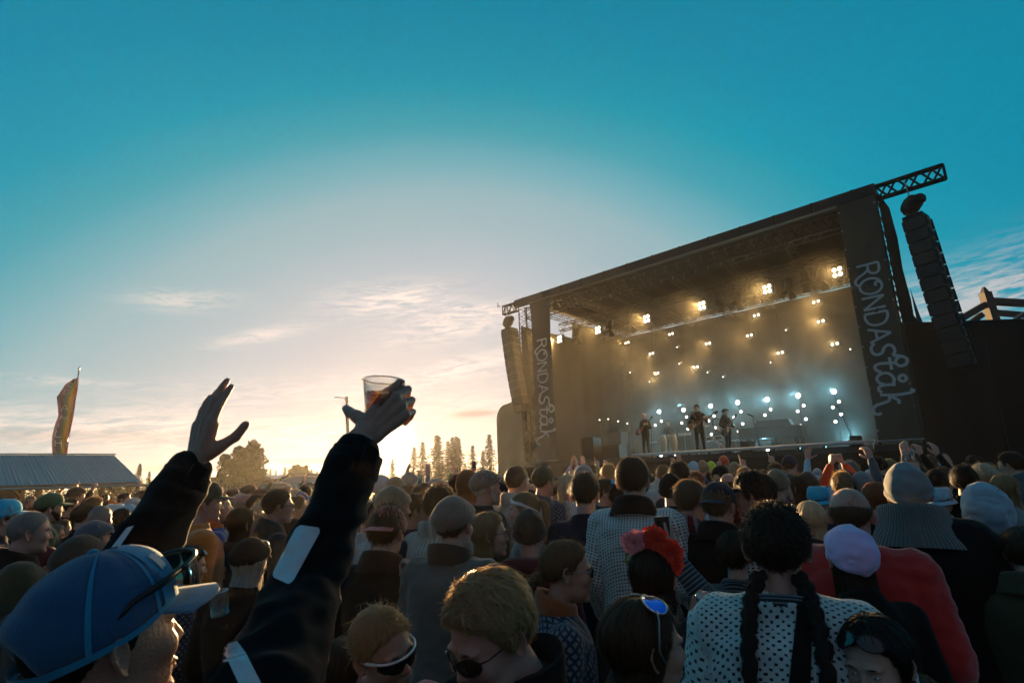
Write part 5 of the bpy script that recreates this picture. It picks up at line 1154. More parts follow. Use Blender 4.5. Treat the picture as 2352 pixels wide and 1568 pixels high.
# ------------------------------------------------------------------ line arrays
SPK = pm('speaker_black', (.014, .014, .015), .6, var=.2); GRL = pm('speaker_grille', (.022, .022, .024), .5, var=.3, scale=60)
def line_array(s_, t_, ztop, n, label, lean, h=.36, w_=.95, yaw=0, rake=0):
    b = sroot('line_array', s_, t_, ztop, label, 'speaker stack', 'hanging line array speakers', rz=yaw); b.rotation_euler.y = D2R(rake); y = 0; x = 0; a = 0; z = 0
    mb = MB(); mb.box((0, 0, .06), (w_*.9, .6, .10)); mb.build('rigging_frame', BLACK, b)
    mb = MB(); v, f = [], []
    cv_ = MB(); cv_.capsule((-.06, 0, .44), (.04, 0, .54), .23, .24, 12); cv_.capsule((.04, 0, .54), (.20, 0, .58), .23, .17, 12); cv_.capsule((-.08, 0, .18), (-.06, 0, .4), .12, .15, 12)
    vv_, ff_ = remesh(cv_, .035, 2); vv_ = wrinkle(vv_, ff_, .03, 3); mb = MB(); mb.add(vv_, ff_); mb.build('hoist_cover', pm('hoist_cover_black', (.012, .012, .012), .6), b, True)
    mb = MB(); mb.tube([(0, 0, .7), (0, 0, 1.3)], .018, 6); 
    for sx in (-.12, .12): mb.tube([(sx, 0, .08), (0, 0, .5)], .014, 5)
    mb.build('chain', STEEL, b)
    cab = None
    for k in range(n):
        a = D2R(min(16, max(0, (k-3)*lean))); Rx = np.array([[1, 0, 0], [0, math.cos(a), -math.sin(a)], [0, math.sin(a), math.cos(a)]]); c = np.array([0, y, z-h/2]); M = np.eye(4); M[:3, :3] = Rx; M[:3, 3] = c
        if cab is None:
            m1 = MB(); m1.add([(-w_/2, -.30, -h/2+.01), (w_/2, -.30, -h/2+.01), (w_/2*.92, .30, -h/2+.03), (-w_/2*.92, .30, -h/2+.03), (-w_/2, -.30, h/2-.01), (w_/2, -.30, h/2-.01), (w_/2*.92, .30, h/2-.03), (-w_/2*.92, .30, h/2-.03)], [(0, 3, 2, 1), (4, 5, 6, 7), (0, 1, 5, 4), (1, 2, 6, 5), (2, 3, 7, 6), (3, 0, 4, 7)])
            m2 = MB()
            m2.box((0, -.315, 0), (w_*.93, .03, h-.05))
            m3 = MB(); m4_ = MB()
            for sx, mq in ((-1, m3), (1, m4_)): mq.box((sx*(w_/2+.005), 0, 0), (.035, .16, .07)); mq.box((sx*(w_/2+.01), -.24, 0), (.03, .05, h*.8)); mq.box((sx*(w_/2), .26, 0), (.05, .05, h*.9)); mq.box((sx*(w_/2+.004), 0, .05), (.02, .58, .02))
            cab = (m1.mesh('speaker_cabinet', [SPK]), m2.mesh('grille', [GRL]), m4_.mesh('handle', [DTR]), m3.mesh('handle', [DTR])); 
        o = obj('speaker_cabinet', cab[0], b, M); obj('grille', cab[1], o); obj('handle', cab[2], o); obj('handle', cab[3], o)
        z -= h*math.cos(a); y += h*math.sin(a)
    mb = MB(); mb.tube([(0, y-.2, z-.02), (.1, y+.4, z-.35)], .012, 5); mb.build('pull_cable', BLACK, b)
line_array(7.60, -.35, 8.62, 12, 'tall black line array hanging from the truss right of the stage', 1.1, w_=.56, yaw=-8, rake=-4)
line_array(-8.95, -.35, 8.68, 11, 'black line array hanging left of the stage in the golden light', 1.0, w_=.60, yaw=4, rake=-8)
# ------------------------------------------------------------------ khaki wall left of the stage, dark wall right
KH = pm('khaki_screen_fabric', (.22, .19, .12), .9, var=.25, scale=1.2, bump=.5, bscale=2.2)
kw = sroot('screen_wall', -9.2, .3, 0, 'khaki fabric wall with a rounded top corner left of the stage', 'screen wall')
def kwt(x):      # local s offset -1.35 .. 1.6 -> top height
    q = x+1.45; return 5.15+.17*q if q > .6 else 5.15+.17*.6-.75*(1-math.sqrt(max(0, 1-((.6-q)/.6)**2)))
xs_ = -1.45+3.1*np.linspace(0, 1, 40)**1.5
for k in range(4):
    mb = MB(); xx = xs_[k*10:(k+1)*10+1] if k < 3 else xs_[30:]
    mb.grid(np.array([[(x, .04*math.sin(x*7+v*5)*v+.03*math.sin(v*18+x*2), kwt(x)*(1-v)) for x in xx] for v in np.linspace(0, 1, 24)])); mb.build('fabric_panel', KH, kw, True)
mb = MB(); mb.tube([(x, 0, kwt(x)+.01) for x in xs_], .03, 6); mb.tube([(xs_[0], 0, 0), (xs_[0], 0, kwt(xs_[0]))], .03, 6); mb.build('frame_tube', BLACK, kw)
rw = empty('screen_wall', (11.3, 15.9, 0), 0, 'high dark fabric wall right of the stage', 'screen wall')
for k in range(6):
    mb = MB(); w_ = 2.2; f = lambda u, v: (k*w_+u*w_, .05*math.sin(u*14+k)*(1-v)+.1*(1-v), 5.72*v-.0*k); wavy(mb, f, 14, 14); mb.build('fabric_panel', FAB, rw, True)
    mb = MB(); mb.tube([(k*w_, .08, 0), (k*w_, .08, 5.7)], .03, 6); mb.build('post', BLACK, rw)
mb = MB(); mb.tube([(0, .05, 5.74), (13.2, .05, 5.74)], .03, 6); mb.build('top_tube', BLACK, rw)
# small sail between tower and wall
sa = empty('fabric_flap', (11.6, 16.3, 5.2), 0, 'slack dark fabric flap strung between the stage tower and the right wall', 'fabric flap')
a, b_, c_ = at(2068, 665, 16.6), at(2128, 742, 15.9), at(2095, 800, 16.3); mb = MB(); P = []
for v in np.linspace(0, 1, 8): P.append([((a*(1-u)+b_*u)*(1-v)+(c_)*v)-np.array([11.6, 16.3, 5.2])-np.array([0, 0, .35*math.sin(u*3.14)*(1-v)]) for u in np.linspace(0, 1, 8)])
mb.grid(np.array(P)); mb.build('cloth', pm('flap_blue_grey', (.03, .05, .06), .6), sa, True)
# steel roof structure behind the right wall
sf = empty('steel_structure', (19, 24, 0), 0, 'brown steel roof frame rising behind the dark right wall', 'steel frame'); BS = pm('brown_steel', (.06, .045, .04), .6, .2, var=.3); o_ = np.array([19, 24, 0])
for nm, (x0, y0), (x1, y1), w_ in (('post', (2262, 672), (2285, 745), .34), ('beam', (2275, 692), (2420, 700), .28), ('beam', (2262, 700), (2190, 742), .26), ('beam', (2285, 718), (2430, 730), .22), ('beam', (2255, 722), (2225, 745), .22), ('beam', (2320, 742), (2352, 722), .12)):
    a, b_ = at(x0, y0, 24)-o_, at(x1, y1, 24)-o_; mb = MB(); mb.bar(a, b_, w_)
    if nm == 'post': mb.bar(b_, (b_[0], b_[1], 0), w_); mb.box(a+(0, 0, .1), (w_*.8, w_*.8, .3), taper=.3)
    mb.build(nm, BS, sf)
a = at(2430, 715, 24)-o_; mb = MB(); mb.bar((a[0], a[1], 0), a, .34); mb.build('post', BS, sf)
ul = empty('floodlight', tuple(at(2322, 736, 20)), 0, 'thin floodlight arm sticking out above the right wall', 'floodlight'); mb = MB(); mb.tube([(0, 0, 0), (.7, 0, .38)], .03, 6); mb.build('arm', STEEL, ul); mb = MB(); mb.box((-.1, 0, -.05), (.3, .12, .06)); mb.build('lamp_head', BLACK, ul)
# crowd barrier in front of the stage
for k in range(14):
    b = sroot('crowd_barrier', -7.6+k*1.1, -1.9, 0, 'steel crowd barrier section before the stage', 'barrier', 'crowd barrier sections before the stage')
    if k == 0: mb = MB(); mb.tube([(-.52, 0, 0), (-.52, 0, 1.2), (.52, 0, 1.2), (.52, 0, 0)], .025, 6); bm1 = mb.mesh('frame', [STEEL]); mb = MB(); mb.box((0, .03, .65), (1.0, .01, 1.0)); bm2 = mb.mesh('panel', [STEEL])
    obj('frame', bm1, b); obj('panel', bm2, b)

# ================================================================== LIGHTS ON STAGE
WARM = (1., .58, .18); COOL = (.30, .84, 1.)
LW = lamp('lit_warm_lamp', (1., .80, .52), 11.); LWs = lamp('lit_warm_lamp_small', (1., .80, .55), 7.); LC = lamp('lit_cool_lamp', (.85, .97, 1.), 13.); LCs = lamp('lit_cool_lamp_small', (1., .93, .86), 8.)
def ptl(parent, loc, e, c, r=.06, tilt=58, cone=118):
    l = bpy.data.lights.new('lamp_light', 'SPOT'); l.spot_size = D2R(cone); l.spot_blend = .6; l.energy = e*KX; l.color = c; l.shadow_soft_size = r; o = bpy.data.objects.new('lamp_light', l); COL.objects.link(o); o.parent = parent; o.location = loc; o.rotation_euler = (-D2R(tilt), 0, 0); return o
hs = MB(); hs.box((0, .08, 0), (.42, .14, .42)); housing4 = hs.mesh('housing', [BLACK]); hs = MB(); hs.box((0, .08, 0), (.44, .12, .22)); housing2 = hs.mesh('housing', [BLACK])
bs = MB(); bs.sphere((0, 0, 0), (.072, .04, .072), 12, 8); bulb4 = bs.mesh('lamp', [LW], True); bs = MB(); bs.sphere((0, 0, 0), (.058, .03, .058), 10, 6); bulb2 = bs.mesh('lamp', [LWs], True)
yk = MB(); yk.tube([(-.24, .08, 0), (-.24, .08, .30), (.24, .08, .30), (.24, .08, 0)], .015, 5); yk.tube([(0, .08, .3), (0, .08, .5)], .02, 5); yoke = yk.mesh('yoke', [BLACK])
NTH = ['leftmost', 'second', 'third', 'fourth', 'fifth', 'sixth', 'seventh']
t4 = [(1286, 779), (1374, 758), (1486, 732), (1613, 702), (1763, 664), (1924, 625)]
for i, (x, y) in enumerate(t4):
    s_, z = stg(x, y, 2.8); b = sroot('blinder', s_, 2.8, z, f"lit four-lamp blinder under the roof, {['leftmost, beside the left banner', 'second from the left', 'third from the left', 'fourth from the left', 'second from the right', 'rightmost, beside the right banner'][i]}", 'stage light', 'four-lamp blinders', rz=-14)
    obj('housing', housing4, b); obj('yoke', yoke, b)
    for sx in (-1, 1):
        for sz in (-1, 1): obj('lamp', bulb4, b, Mt(sx*.10, -.03, sz*.10))
    ptl(b, (0, -.25, 0), 620, WARM)
t2 = [(1542, 767), (1441, 787), (1497, 812), (1509, 857), (1599, 843), (1627, 789), (1738, 724), (1722, 770), (1875, 693), (1886, 738), (1918, 790), (1793, 810)]
wh = ['above the centre left', 'far left above the bassist', 'left of centre', 'lowest on the left', 'lowest near the centre', 'right of the centre one', 'upper right of centre', 'below the upper right one', 'top right', 'second down on the right', 'lowest on the right', 'low in the middle above the piano']
for i, (x, y) in enumerate(t2):
    s_, z = stg(x, y, 6.6); b = sroot('blinder', s_, 6.6, z, f'lit two-lamp warm blinder hanging in the haze, {wh[i]}', 'stage light', 'two-lamp blinders', rz=-14)
    obj('housing', housing2, b); mb = MB(); mb.tube([(0, .1, .1), (0, .1, 9.1-z)], .012, 5); mb.build('hanging_wire', BLACK, b)
    for sx in (-1, 1): obj('lamp', bulb2, b, Mt(sx*.105, -.03, 0))
    ptl(b, (0, -.2, 0), 190, WARM)
# unlit spotlights (barn-door theatre lamps) on the truss
sp = MB(); sp.lathe([(.001, .28), (.13, .26), (.16, .15), (.15, -.05), (.20, -.30), (.18, -.30), (.12, -.06)], 14); spm = sp.mesh('lamp_body', [BLACK], True)
bd = MB()
for k in range(4):
    a = k*1.571; bd.add([(math.cos(a-.6)*.2, math.sin(a-.6)*.2, -.3), (math.cos(a+.6)*.2, math.sin(a+.6)*.2, -.3), (math.cos(a+.45)*.34, math.sin(a+.45)*.34, -.48), (math.cos(a-.45)*.34, math.sin(a-.45)*.34, -.48)], [(0, 1, 2, 3), (3, 2, 1, 0)])
bdm = bd.mesh('barn_door', [BLACK])
th_ = [(1326, 765), (1400, 746), (1450, 736), (1652, 686), (1693, 682), (1724, 668), (1812, 654), (1848, 637), (1886, 632)]
wh2 = ['between the two leftmost blinders', 'just right of the second blinder', 'left of the third blinder', 'first right of the fourth blinder', 'second right of the fourth blinder', 'left of the fifth blinder', 'first right of the fifth blinder', 'second right of the fifth blinder', 'nearest to the rightmost blinder']
for i, (x, y) in enumerate(th_):
    s_, z = stg(x, y, 2.8); b = sroot('spotlight', s_, 2.8, z, f'unlit black theatre spotlight on the truss, {wh2[i]}', 'stage light', 'unlit spotlights on the truss', rz=20*math.sin(i*3)); obj('lamp_body', spm, b, Mr('X', -18)); obj('barn_door', bdm, b, Mr('X', -18)); obj('yoke', yoke, b, Mt(0, -.08, 0))
# tiny cool spots in the haze
for i, (x, y) in enumerate([(1555, 797), (1770, 832), (1953, 802), (1492, 876), (1625, 855), (1447, 855), (1661, 865), (1805, 758), (1983, 757), (1560, 835)]):
    s_, z = stg(x, y, 5.0 if x < 1980 else 1.0); b = sroot('spotlight', s_, 5. if x < 1980 else 1., z, f"tiny cool spotlight glinting in the haze, {['upper left of centre', 'above the piano', 'right, beside the right banner', 'left above the bassist', 'centre', 'far left', 'right of centre', 'upper right', 'on the edge of the right banner', 'left of the centre'][i]}", 'stage light', 'small cool spotlights')
    mb = MB(); mb.sphere((0, 0, 0), .022, 8, 6); mb.build('lamp', LCs, b, True); mb = MB(); mb.tube([(0, .04, .02), (0, .22, .10)], [.045, .06], 8); mb.build('housing', BLACK, b)
# floor lamp towers with five lamps
big = [(1514, 945), (1570, 941), (1632, 932), (1694, 924), (1762, 917), (1833, 908), (1915, 899)]
sm_ = {0: [(1505, 976), (1519, 967)], 1: [(1577, 957), (1566, 971), (1580, 985)], 2: [(1640, 955), (1628, 966), (1643, 982), (1634, 997)], 3: [(1702, 945), (1686, 958), (1706, 973), (1696, 990)], 4: [(1770, 940), (1757, 953)], 5: [(1846, 931), (1832, 944), (1851, 962), (1839, 977)], 6: [(1927, 922), (1913, 935), (1932, 951), (1919, 968)]}
T7 = 7.2
for i, (x, y) in enumerate(big):
    s_, z = stg(x, y, T7); b = sroot('lamp_stand', s_, T7, DZ, f"stand of bright white lamps behind the band, {['leftmost, behind the bassist', 'second, above the percussionist', 'third, right of the singer', 'fourth, right of the man with the hat', 'fifth, above the piano', 'sixth, at the right end of the piano', 'rightmost and brightest'][i]}", 'stage light', 'white lamp stands at the back of the stage')
    mb = MB(); mb.tube([(0, .06, 0), (0, .06, z-DZ)], .025, 6); mb.box((0, .06, .02), (.6, .6, .04)); mb.build('pole', BLACK, b)
    mb = MB(); mb.sphere((0, 0, z-DZ), (.10, .05, .10), 12, 8); mb.build('lamp', LC, b, True)
    ptl(b, (0, -.25, z-DZ), 140 if i < 6 else 330, COOL, tilt=85, cone=130)
    for (xx, yy) in sm_[i]:
        s2, z2 = stg(xx, yy, T7); mb = MB(); mb.sphere((s2-s_, 0, z2-DZ), (.062, .03, .062), 10, 6); mb.build('lamp', LCs, b, True); mb = MB(); mb.tube([(s2-s_, .04, z2-DZ), (0, .06, z2-DZ)], .012, 5); mb.build('arm', BLACK, b)
for i, (x, y, e) in enumerate([(1762, 1010, 60), (1697, 1090-62, 40), (1518, 1024, 50), (1548, 1026, 40), (1958, 1005, 260), (1640, 1035, 25)]):
    s_, z = stg(x, y, 5.5 if i != 4 else 2.2); b = sroot('floor_light', s_, 5.5 if i != 4 else 2.2, DZ, f"low cool floor light, {['glowing under the grand piano', 'behind the monitor box', 'behind the conga drums', 'by the feet of the singer', 'behind the right monitor box', 'beside the bass drum'][i]}", 'stage light', 'cool floor lights')
    mb = MB(); mb.box((0, .05, .14), (.26, .2, .26)); mb.build('housing', BLACK, b); mb = MB(); mb.sphere((0, -.07, .16), (.07, .03, .07), 10, 6); mb.build('lamp', LC, b, True); ptl(b, (0, -.3, .3), e*2, COOL, tilt=110, cone=110)
for i, (x, y) in enumerate([(1377, 1024-60), (1397, 962), (1420, 967), (1441, 972)]):
    s_, z = stg(x, y, 6); b = sroot('indicator_lamp', s_, 6, z, f"tiny warm pilot lamp at the stage's dark left, {NTH[i] if i else 'leftmost'} of four", 'lamp', 'pilot lamps at the left side of the stage'); mb = MB(); mb.sphere((0, 0, 0), .03, 8, 6); mb.build('bulb', LWs, b, True); mb = MB(); mb.tube([(0, .03, 0), (0, .03, -z+DZ)], .012, 5); mb.build('stand', BLACK, b)
# smoke inside the stage
smk = MB(); z0_, z1_ = DZ+.05, 9.0; f0, f1 = (.8, SR-.45), (8.7, SRB-.25)
smk.add([(SL+.25, f0[0], z0_), (f0[1], f0[0], z0_), (f1[1], f1[0], z0_), (SL+.25, f1[0], z0_), (SL+.25, f0[0], z1_), (f0[1], f0[0], z1_), (f1[1], f1[0], z1_), (SL+.25, f1[0], z1_)], [(0, 3, 2, 1), (4, 5, 6, 7), (0, 1, 5, 4), (1, 2, 6, 5), (2, 3, 7, 6), (3, 0, 4, 7)])
sm = bpy.data.materials.new('stage_smoke'); sm.use_nodes = True; nt = sm.node_tree; nt.nodes.clear(); T_ = NT(nt)
v_ = T_.add('ShaderNodeVolumePrincipled'); v_.inputs['Color'].default_value = (.9, .9, .9, 1); v_.inputs['Density'].default_value = .05; v_.inputs['Anisotropy'].default_value = .35
oc_ = T_.add('ShaderNodeTexCoord').outputs['Object']; sx3 = T_.add('ShaderNodeSeparateXYZ'); T_.put(sx3.inputs[0], oc_); ty_ = sx3.outputs[1]; nz_ = T_.noise(oc_, .38, 3, .55, .6); T_.put(v_.inputs['Density'], T_.math('MULTIPLY', T_.math('SUBTRACT', nz_, .38), T_.math('ADD', .10, T_.math('MULTIPLY', T_.math('DIVIDE', T_.math('SUBTRACT', ty_, 4.6), 3., clamp=True), .42)))); 
mx = T_.math('MAXIMUM', v_.inputs['Density'].links[0].from_socket, .013); T_.put(v_.inputs['Density'], mx)
T_.l.new(v_.outputs[0], T_.add('ShaderNodeOutputMaterial').inputs['Volume'])
tag(smk.build('stage_smoke', sm, None, M=SM), 'pale stage smoke hanging in the lights inside the stage', 'smoke', kind='stuff')

# thin evening haze over the whole field
hb = MB(); hb.box((0, 340, 5.0), (1420, 830, 12.4)); hm = bpy.data.materials.new('haze_air'); hm.use_nodes = True; nt = hm.node_tree; nt.nodes.clear(); T_ = NT(nt)
v_ = T_.add('ShaderNodeVolumePrincipled'); v_.inputs['Color'].default_value = (.97, .95, .92, 1); v_.inputs['Density'].default_value = .00042; v_.inputs['Anisotropy'].default_value = .66
T_.l.new(v_.outputs[0], T_.add('ShaderNodeOutputMaterial').inputs['Volume'])
tag(hb.build('haze', hm), 'thin golden evening haze over the festival field', 'haze', kind='stuff')
# ================================================================== THE BAND
def spos(px, t): return stg(px, 1000, t)[0]
def performer(px, t, label, h=1.8, yaw=-136, **k):
    s_ = spos(px, t); p = S(s_, t, DZ+h); kw = dict(lod=1, collar='crew', trous='black', top='black'); kw.update(k)
    return person(label, pos=tuple(p), size=h/1.763, yaw=yaw, **kw)
def guitar(root, label, col, c=(.10, .19, 1.06), ang=28, acoustic=False):
    M = np.array(root.matrix_basis); s_ = 1
    g = empty('guitar', (0, 0, 0), 0, label, 'guitar'); bpy.context.view_layer.update(); g.matrix_world = Matrix((M@Mt(*c)@Mr('Y', ang)).tolist())
    a = np.linspace(0, 2*math.pi, 36, endpoint=False); r = (.165+.045*np.cos(2*a)+.02*np.cos(a)); k = 1.25 if acoustic else 1.
    x = np.cos(a)*r*1.15*k; z = np.sin(a)*(r*.95-.02)*k; mb = MB(); n = 36; th = .09 if acoustic else .045
    mb.add([(q, -th/2, w_) for q, w_ in zip(x, z)]+[(q, th/2, w_) for q, w_ in zip(x, z)], [tuple(range(n)), tuple(range(2*n-1, n-1, -1))]+[(i, i+n, (i+1) % n+n, (i+1) % n) for i in range(n)])
    mb.build('body', col, g); mb = MB(); mb.box((-.50, .03, 0), (.62, .025, .05)); mb.build('neck', pm('guitar_neck', (.16, .08, .04), .5), g); mb = MB(); mb.box((-.87, .03, .01), (.17, .02, .085)); mb.build('headstock', BLACKP, g)
    mb = MB(); mb.box((.02, th/2+.004, -.03), (.14, .008, .10)); mb.build('pickguard', pm('pickguard', (.5, .46, .38), .4), g)
    mb = MB(); mb.box((.08, th/2+.012, 0), (.03, .02, .08)); mb.box((-.03, th/2+.01, 0), (.02, .015, .08)); mb.build('bridge', STEEL, g)
    mb = MB(); mb.tube(curve_path([(.18, .02, -.02), (.26, -.22, .18), (.05, -.36, .46), (-.14, -.22, .46), (-.15, .0, .12), (-.12, .02, .02)], 16), .014, 5); mb.build('strap', BLACK, g)
GA = {1: [None, (.34, -.08, 1.17), (.14, .18, 1.06)], -1: [None, (-.30, -.02, 1.15), (-.36, .24, 1.28)]}
def perf_arms(px, t, h, yaw, spec):
    """arm targets given in body units -> world, for person()"""
    s_ = spos(px, t); zt = DZ+h; sc_ = h/1.763; X, Y, _ = S(s_, t, 0); a = D2R(yaw); off = np.array([0, -.035+.048])*sc_
    loc = np.array([X-off[1]*math.sin(a), Y-off[1]*math.cos(a), zt-sc_*1.763]); R = np.array([[math.cos(a), math.sin(a), 0], [-math.sin(a), math.cos(a), 0], [0, 0, 1]])
    return {k: [None if q is None else loc+R@(np.array(q)*sc_) for q in v] for k, v in spec.items()}
HW = lambda yaw, d: (np.array([[math.cos(D2R(yaw)), math.sin(D2R(yaw)), 0], [-math.sin(D2R(yaw)), math.cos(D2R(yaw)), 0], [0, 0, 1]])@np.array(d, float))
def perf(px, t, label, h=1.8, yaw=-136, spec=None, **k):
    hw = {}
    spec = spec or GA
    for sx in (-1, 1): hw[sx] = dict(pose='bunch', d=HW(yaw, (-sx*.6, .5, -.1)), palm=HW(yaw, (0, -.9, .3)), res=.008)
    return performer(px, t, label, h, yaw, arms_w=perf_arms(px, t, h, yaw, spec), hands_w=hw, **k)
bass = perf(1482, .9, 'grey haired bass guitarist in black at the left front of the stage', yaw=-120, hair='crop', hc='white', hy=12)
guitar(bass, 'red electric bass guitar held by the grey haired musician', pm('guitar_red', (.28, .03, .025), .3), ang=30)
sing = perf(1607, .9, 'singer in black with dark hair playing guitar at the centre microphone', h=1.86, yaw=-148, hair='messy', hc='dark', top='black', collar='fold')
guitar(sing, 'sunburst electric guitar held by the singer', pm('guitar_sunburst', (.30, .13, .035), .3, var=.9, scale=5), ang=24)
perc = perf(1537, 5.2, 'percussionist in dark clothes behind the conga drums', yaw=-140, hair='crop', hc='dark', spec={1: [None, (.30, .02, 1.13), (.18, .34, 1.02)], -1: [None, (-.30, .02, 1.13), (-.18, .34, 1.05)]}, top='charcoal')
LG = {-1: [(-.09, 0, .90), (-.16, -.05, .48), (-.20, -.16, .08)], 1: [(.09, 0, .90), (.22, .10, .52), (.42, .16, .10)]}
trousers_mesh(LG, key='stride')
hatg = perf(1672, 2.0, 'musician in a black hat and dark jacket striding on stage with his back half turned', h=1.74, yaw=-215, hair='short', hc='dark', hat='brimhat', hatc='black', collar='fold', legs='stride', bulk=.01, spec={1: [None, (.36, -.02, 1.12), (.30, .18, .96)], -1: [None, (-.34, .02, 1.10), (-.30, .20, 1.0)]})
guitar(hatg, 'dark acoustic guitar on the hip of the musician with the hat', pm('guitar_dark', (.05, .03, .02), .35), c=(.2, .12, .96), ang=40, acoustic=True)
drm = perf(1651, 6.6, 'drummer half hidden behind the cymbals', h=1.42, yaw=-140, hair='messy', hc='dark', spec={1: [None, (.30, .02, 1.13), (.22, .34, 1.06)], -1: [None, (-.30, .02, 1.13), (-.22, .34, 1.10)]}, top='charcoal')
pno = perf(1778, 6.8, 'pianist with wild hair bent behind the grand piano', h=1.5, yaw=-150, hair='messy', hc='brown', hp=-20, spec={1: [None, (.28, .08, 1.12), (.12, .36, 1.04)], -1: [None, (-.28, .08, 1.12), (-.12, .36, 1.04)]}, top='charcoal')
# grand piano
s_ = spos(1775, 5.2); gp = sroot('grand_piano', s_, 5.2, DZ, 'large grand piano draped in blue stage light right of centre', 'piano', rz=8); PB = pm('piano_black', (.02, .022, .026), .22, var=.1)
ol = curve_path([(-1.25, -.1), (-1.2, -.6), (-.7, -.78), (.2, -.75), (1.15, -.72), (1.2, -.1), (1.15, .75), (.2, .78), (-.4, .55), (-.9, .35), (-1.25, -.1)], 40); n = len(ol)
def ext(ol, z0, z1, k=1.): 
    o = ol*k; n = len(o); mb = MB(); mb.add([(p[0], p[1], z0) for p in o]+[(p[0], p[1], z1) for p in o], [tuple(range(n))[::-1], tuple(range(n, 2*n))]+[(i, (i+1) % n, (i+1) % n+n, i+n) for i in range(n)]); return mb
ext(ol, .62, 1.02).build('case', PB, gp); ext(ol, 1.03, 1.07, 1.03).build('lid', PB, gp)
for x, y in ((-.95, -.1), (1.0, -.6), (1.0, .6)): mb = MB(); mb.tube([(x, y, .62), (x, y, .3), (x, y, .02)], [.09, .06, .05], 8); mb.build('leg', PB, gp)
mb = MB(); mb.bar((.9, .0, .6), (.9, .1, .1), .05); mb.bar((.9, .2, .6), (.9, .1, .1), .05); mb.build('pedal_lyre', PB, gp)
mb = MB(); mb.box((.1, .1, 1.22), (1.5, .8, .3), taper=.8); mb.build('keyboard_stack', pm('dark_keyboard', (.025, .03, .035), .5), gp)
for k in range(7): mb = MB(); mb.add([(.62+.0*k, -.76-.0*k, .6), (-1.2+k*.3, -.80, .6), (-1.2+k*.3+.27, -.80, .6), (-1.2+k*.3+.27, -.80, .03), (-1.2+k*.3, -.80, .03)], [(1, 2, 3, 4)]); 
# drum kit
s_ = spos(1638, 4.6); dk_ = sroot('drum_kit', s_, 4.6, DZ, 'drum kit with bass drum and cymbals behind the singer', 'drum kit', rz=0)
DS = pm('drum_shell', (.10, .02, .018), .35); DH = pm('drum_head', (.45, .45, .43), .5); CY = pm('cymbal_brass', (.55, .40, .14), .25, .9)
def drum(parent, c, r, h, ax='Z', nm='drum', mat=DS):
    R = np.eye(3) if ax == 'Z' else np.array([[1, 0, 0], [0, 0, -1], [0, 1, 0]]); mb = MB(); mb.lathe([(r, -h/2), (r, h/2)], 20, c, 0, R); o = mb.build(nm, mat, parent, True)
    for s2 in (-1, 1): mb = MB(); mb.lathe([(.001, s2*h/2), (r*.97, s2*h/2), (r*1.03, s2*(h/2-.01)), (r*1.03, s2*(h/2-.04))], 20, c, 0, R); mb.build('drum_head', DH, o)
drum(dk_, (0, 0, .34), .32, .42, 'Y', 'bass_drum'); drum(dk_, (-.22, .1, .78), .15, .2, nm='tom'); drum(dk_, (.2, .1, .78), .15, .22, nm='tom'); drum(dk_, (.62, .35, .45), .2, .4, nm='floor_tom'); drum(dk_, (-.55, .4, .62), .18, .14, nm='snare_drum')
for x, y, z, r in ((-.7, .1, 1.15, .23), (.75, .0, 1.25, .26), (.2, .55, 1.3, .22), (-.3, -.05, 1.30, .2)):
    mb = MB(); mb.lathe([(.001, .03), (.04, .02), (r, 0), (.04, .015)], 20, (x, y, z), 0, np.array(Matrix.Rotation(.25, 3, 'X'))); c_ = mb.build('cymbal', CY, dk_, True); mb = MB(); mb.tube([(x, y, z), (x, y, .3), (x, y, .02)], .012, 5)
    for a in (0, 2.1, 4.2): mb.tube([(x, y, .3), (x+.25*math.cos(a), y+.25*math.sin(a), .01)], .01, 4)
    mb.build('cymbal_stand', STEEL, dk_)
for i, px in enumerate((1521, 1545)):
    s_ = spos(px, 4.4); c_ = sroot('conga', s_, 4.4, DZ, ['left conga drum of the pair in front of the percussionist', 'right conga drum of the pair in front of the percussionist'][i], 'drum', 'conga drums')
    mb = MB(); mb.lathe([(.10, .28), (.15, .45), (.19, .7), (.17, .95), (.145, 1.05), (.14, 1.06)], 18); mb.build('shell', pm('conga_wood', (.42, .32, .20), .4, var=.4, scale=3), c_, True); mb = MB(); mb.lathe([(.001, 1.07), (.14, 1.065), (.155, 1.05), (.155, 1.03)], 18); mb.build('drum_head', DH, c_, True)
    mb = MB()
    for a in (0.3, 2.4, 4.5): mb.tube([(.15*math.cos(a), .15*math.sin(a), .5), (.28*math.cos(a), .28*math.sin(a), .01)], .012, 5)
    mb.build('stand', STEEL, c_)
s_ = spos(1572, 4.9); tb = sroot('percussion_table', s_, 4.9, DZ, 'stand with small percussion right of the congas', 'percussion'); mb = MB(); mb.tube([(0, 0, 0), (0, 0, 1.0)], .015, 6); mb.tube([(-.35, 0, .98), (.35, 0, 1.02)], .012, 5); mb.build('stand', STEEL, tb)
for k in range(3): drum(tb, (-.22+k*.22, 0, 1.08), .09, .10, nm='bongo', mat=DH)
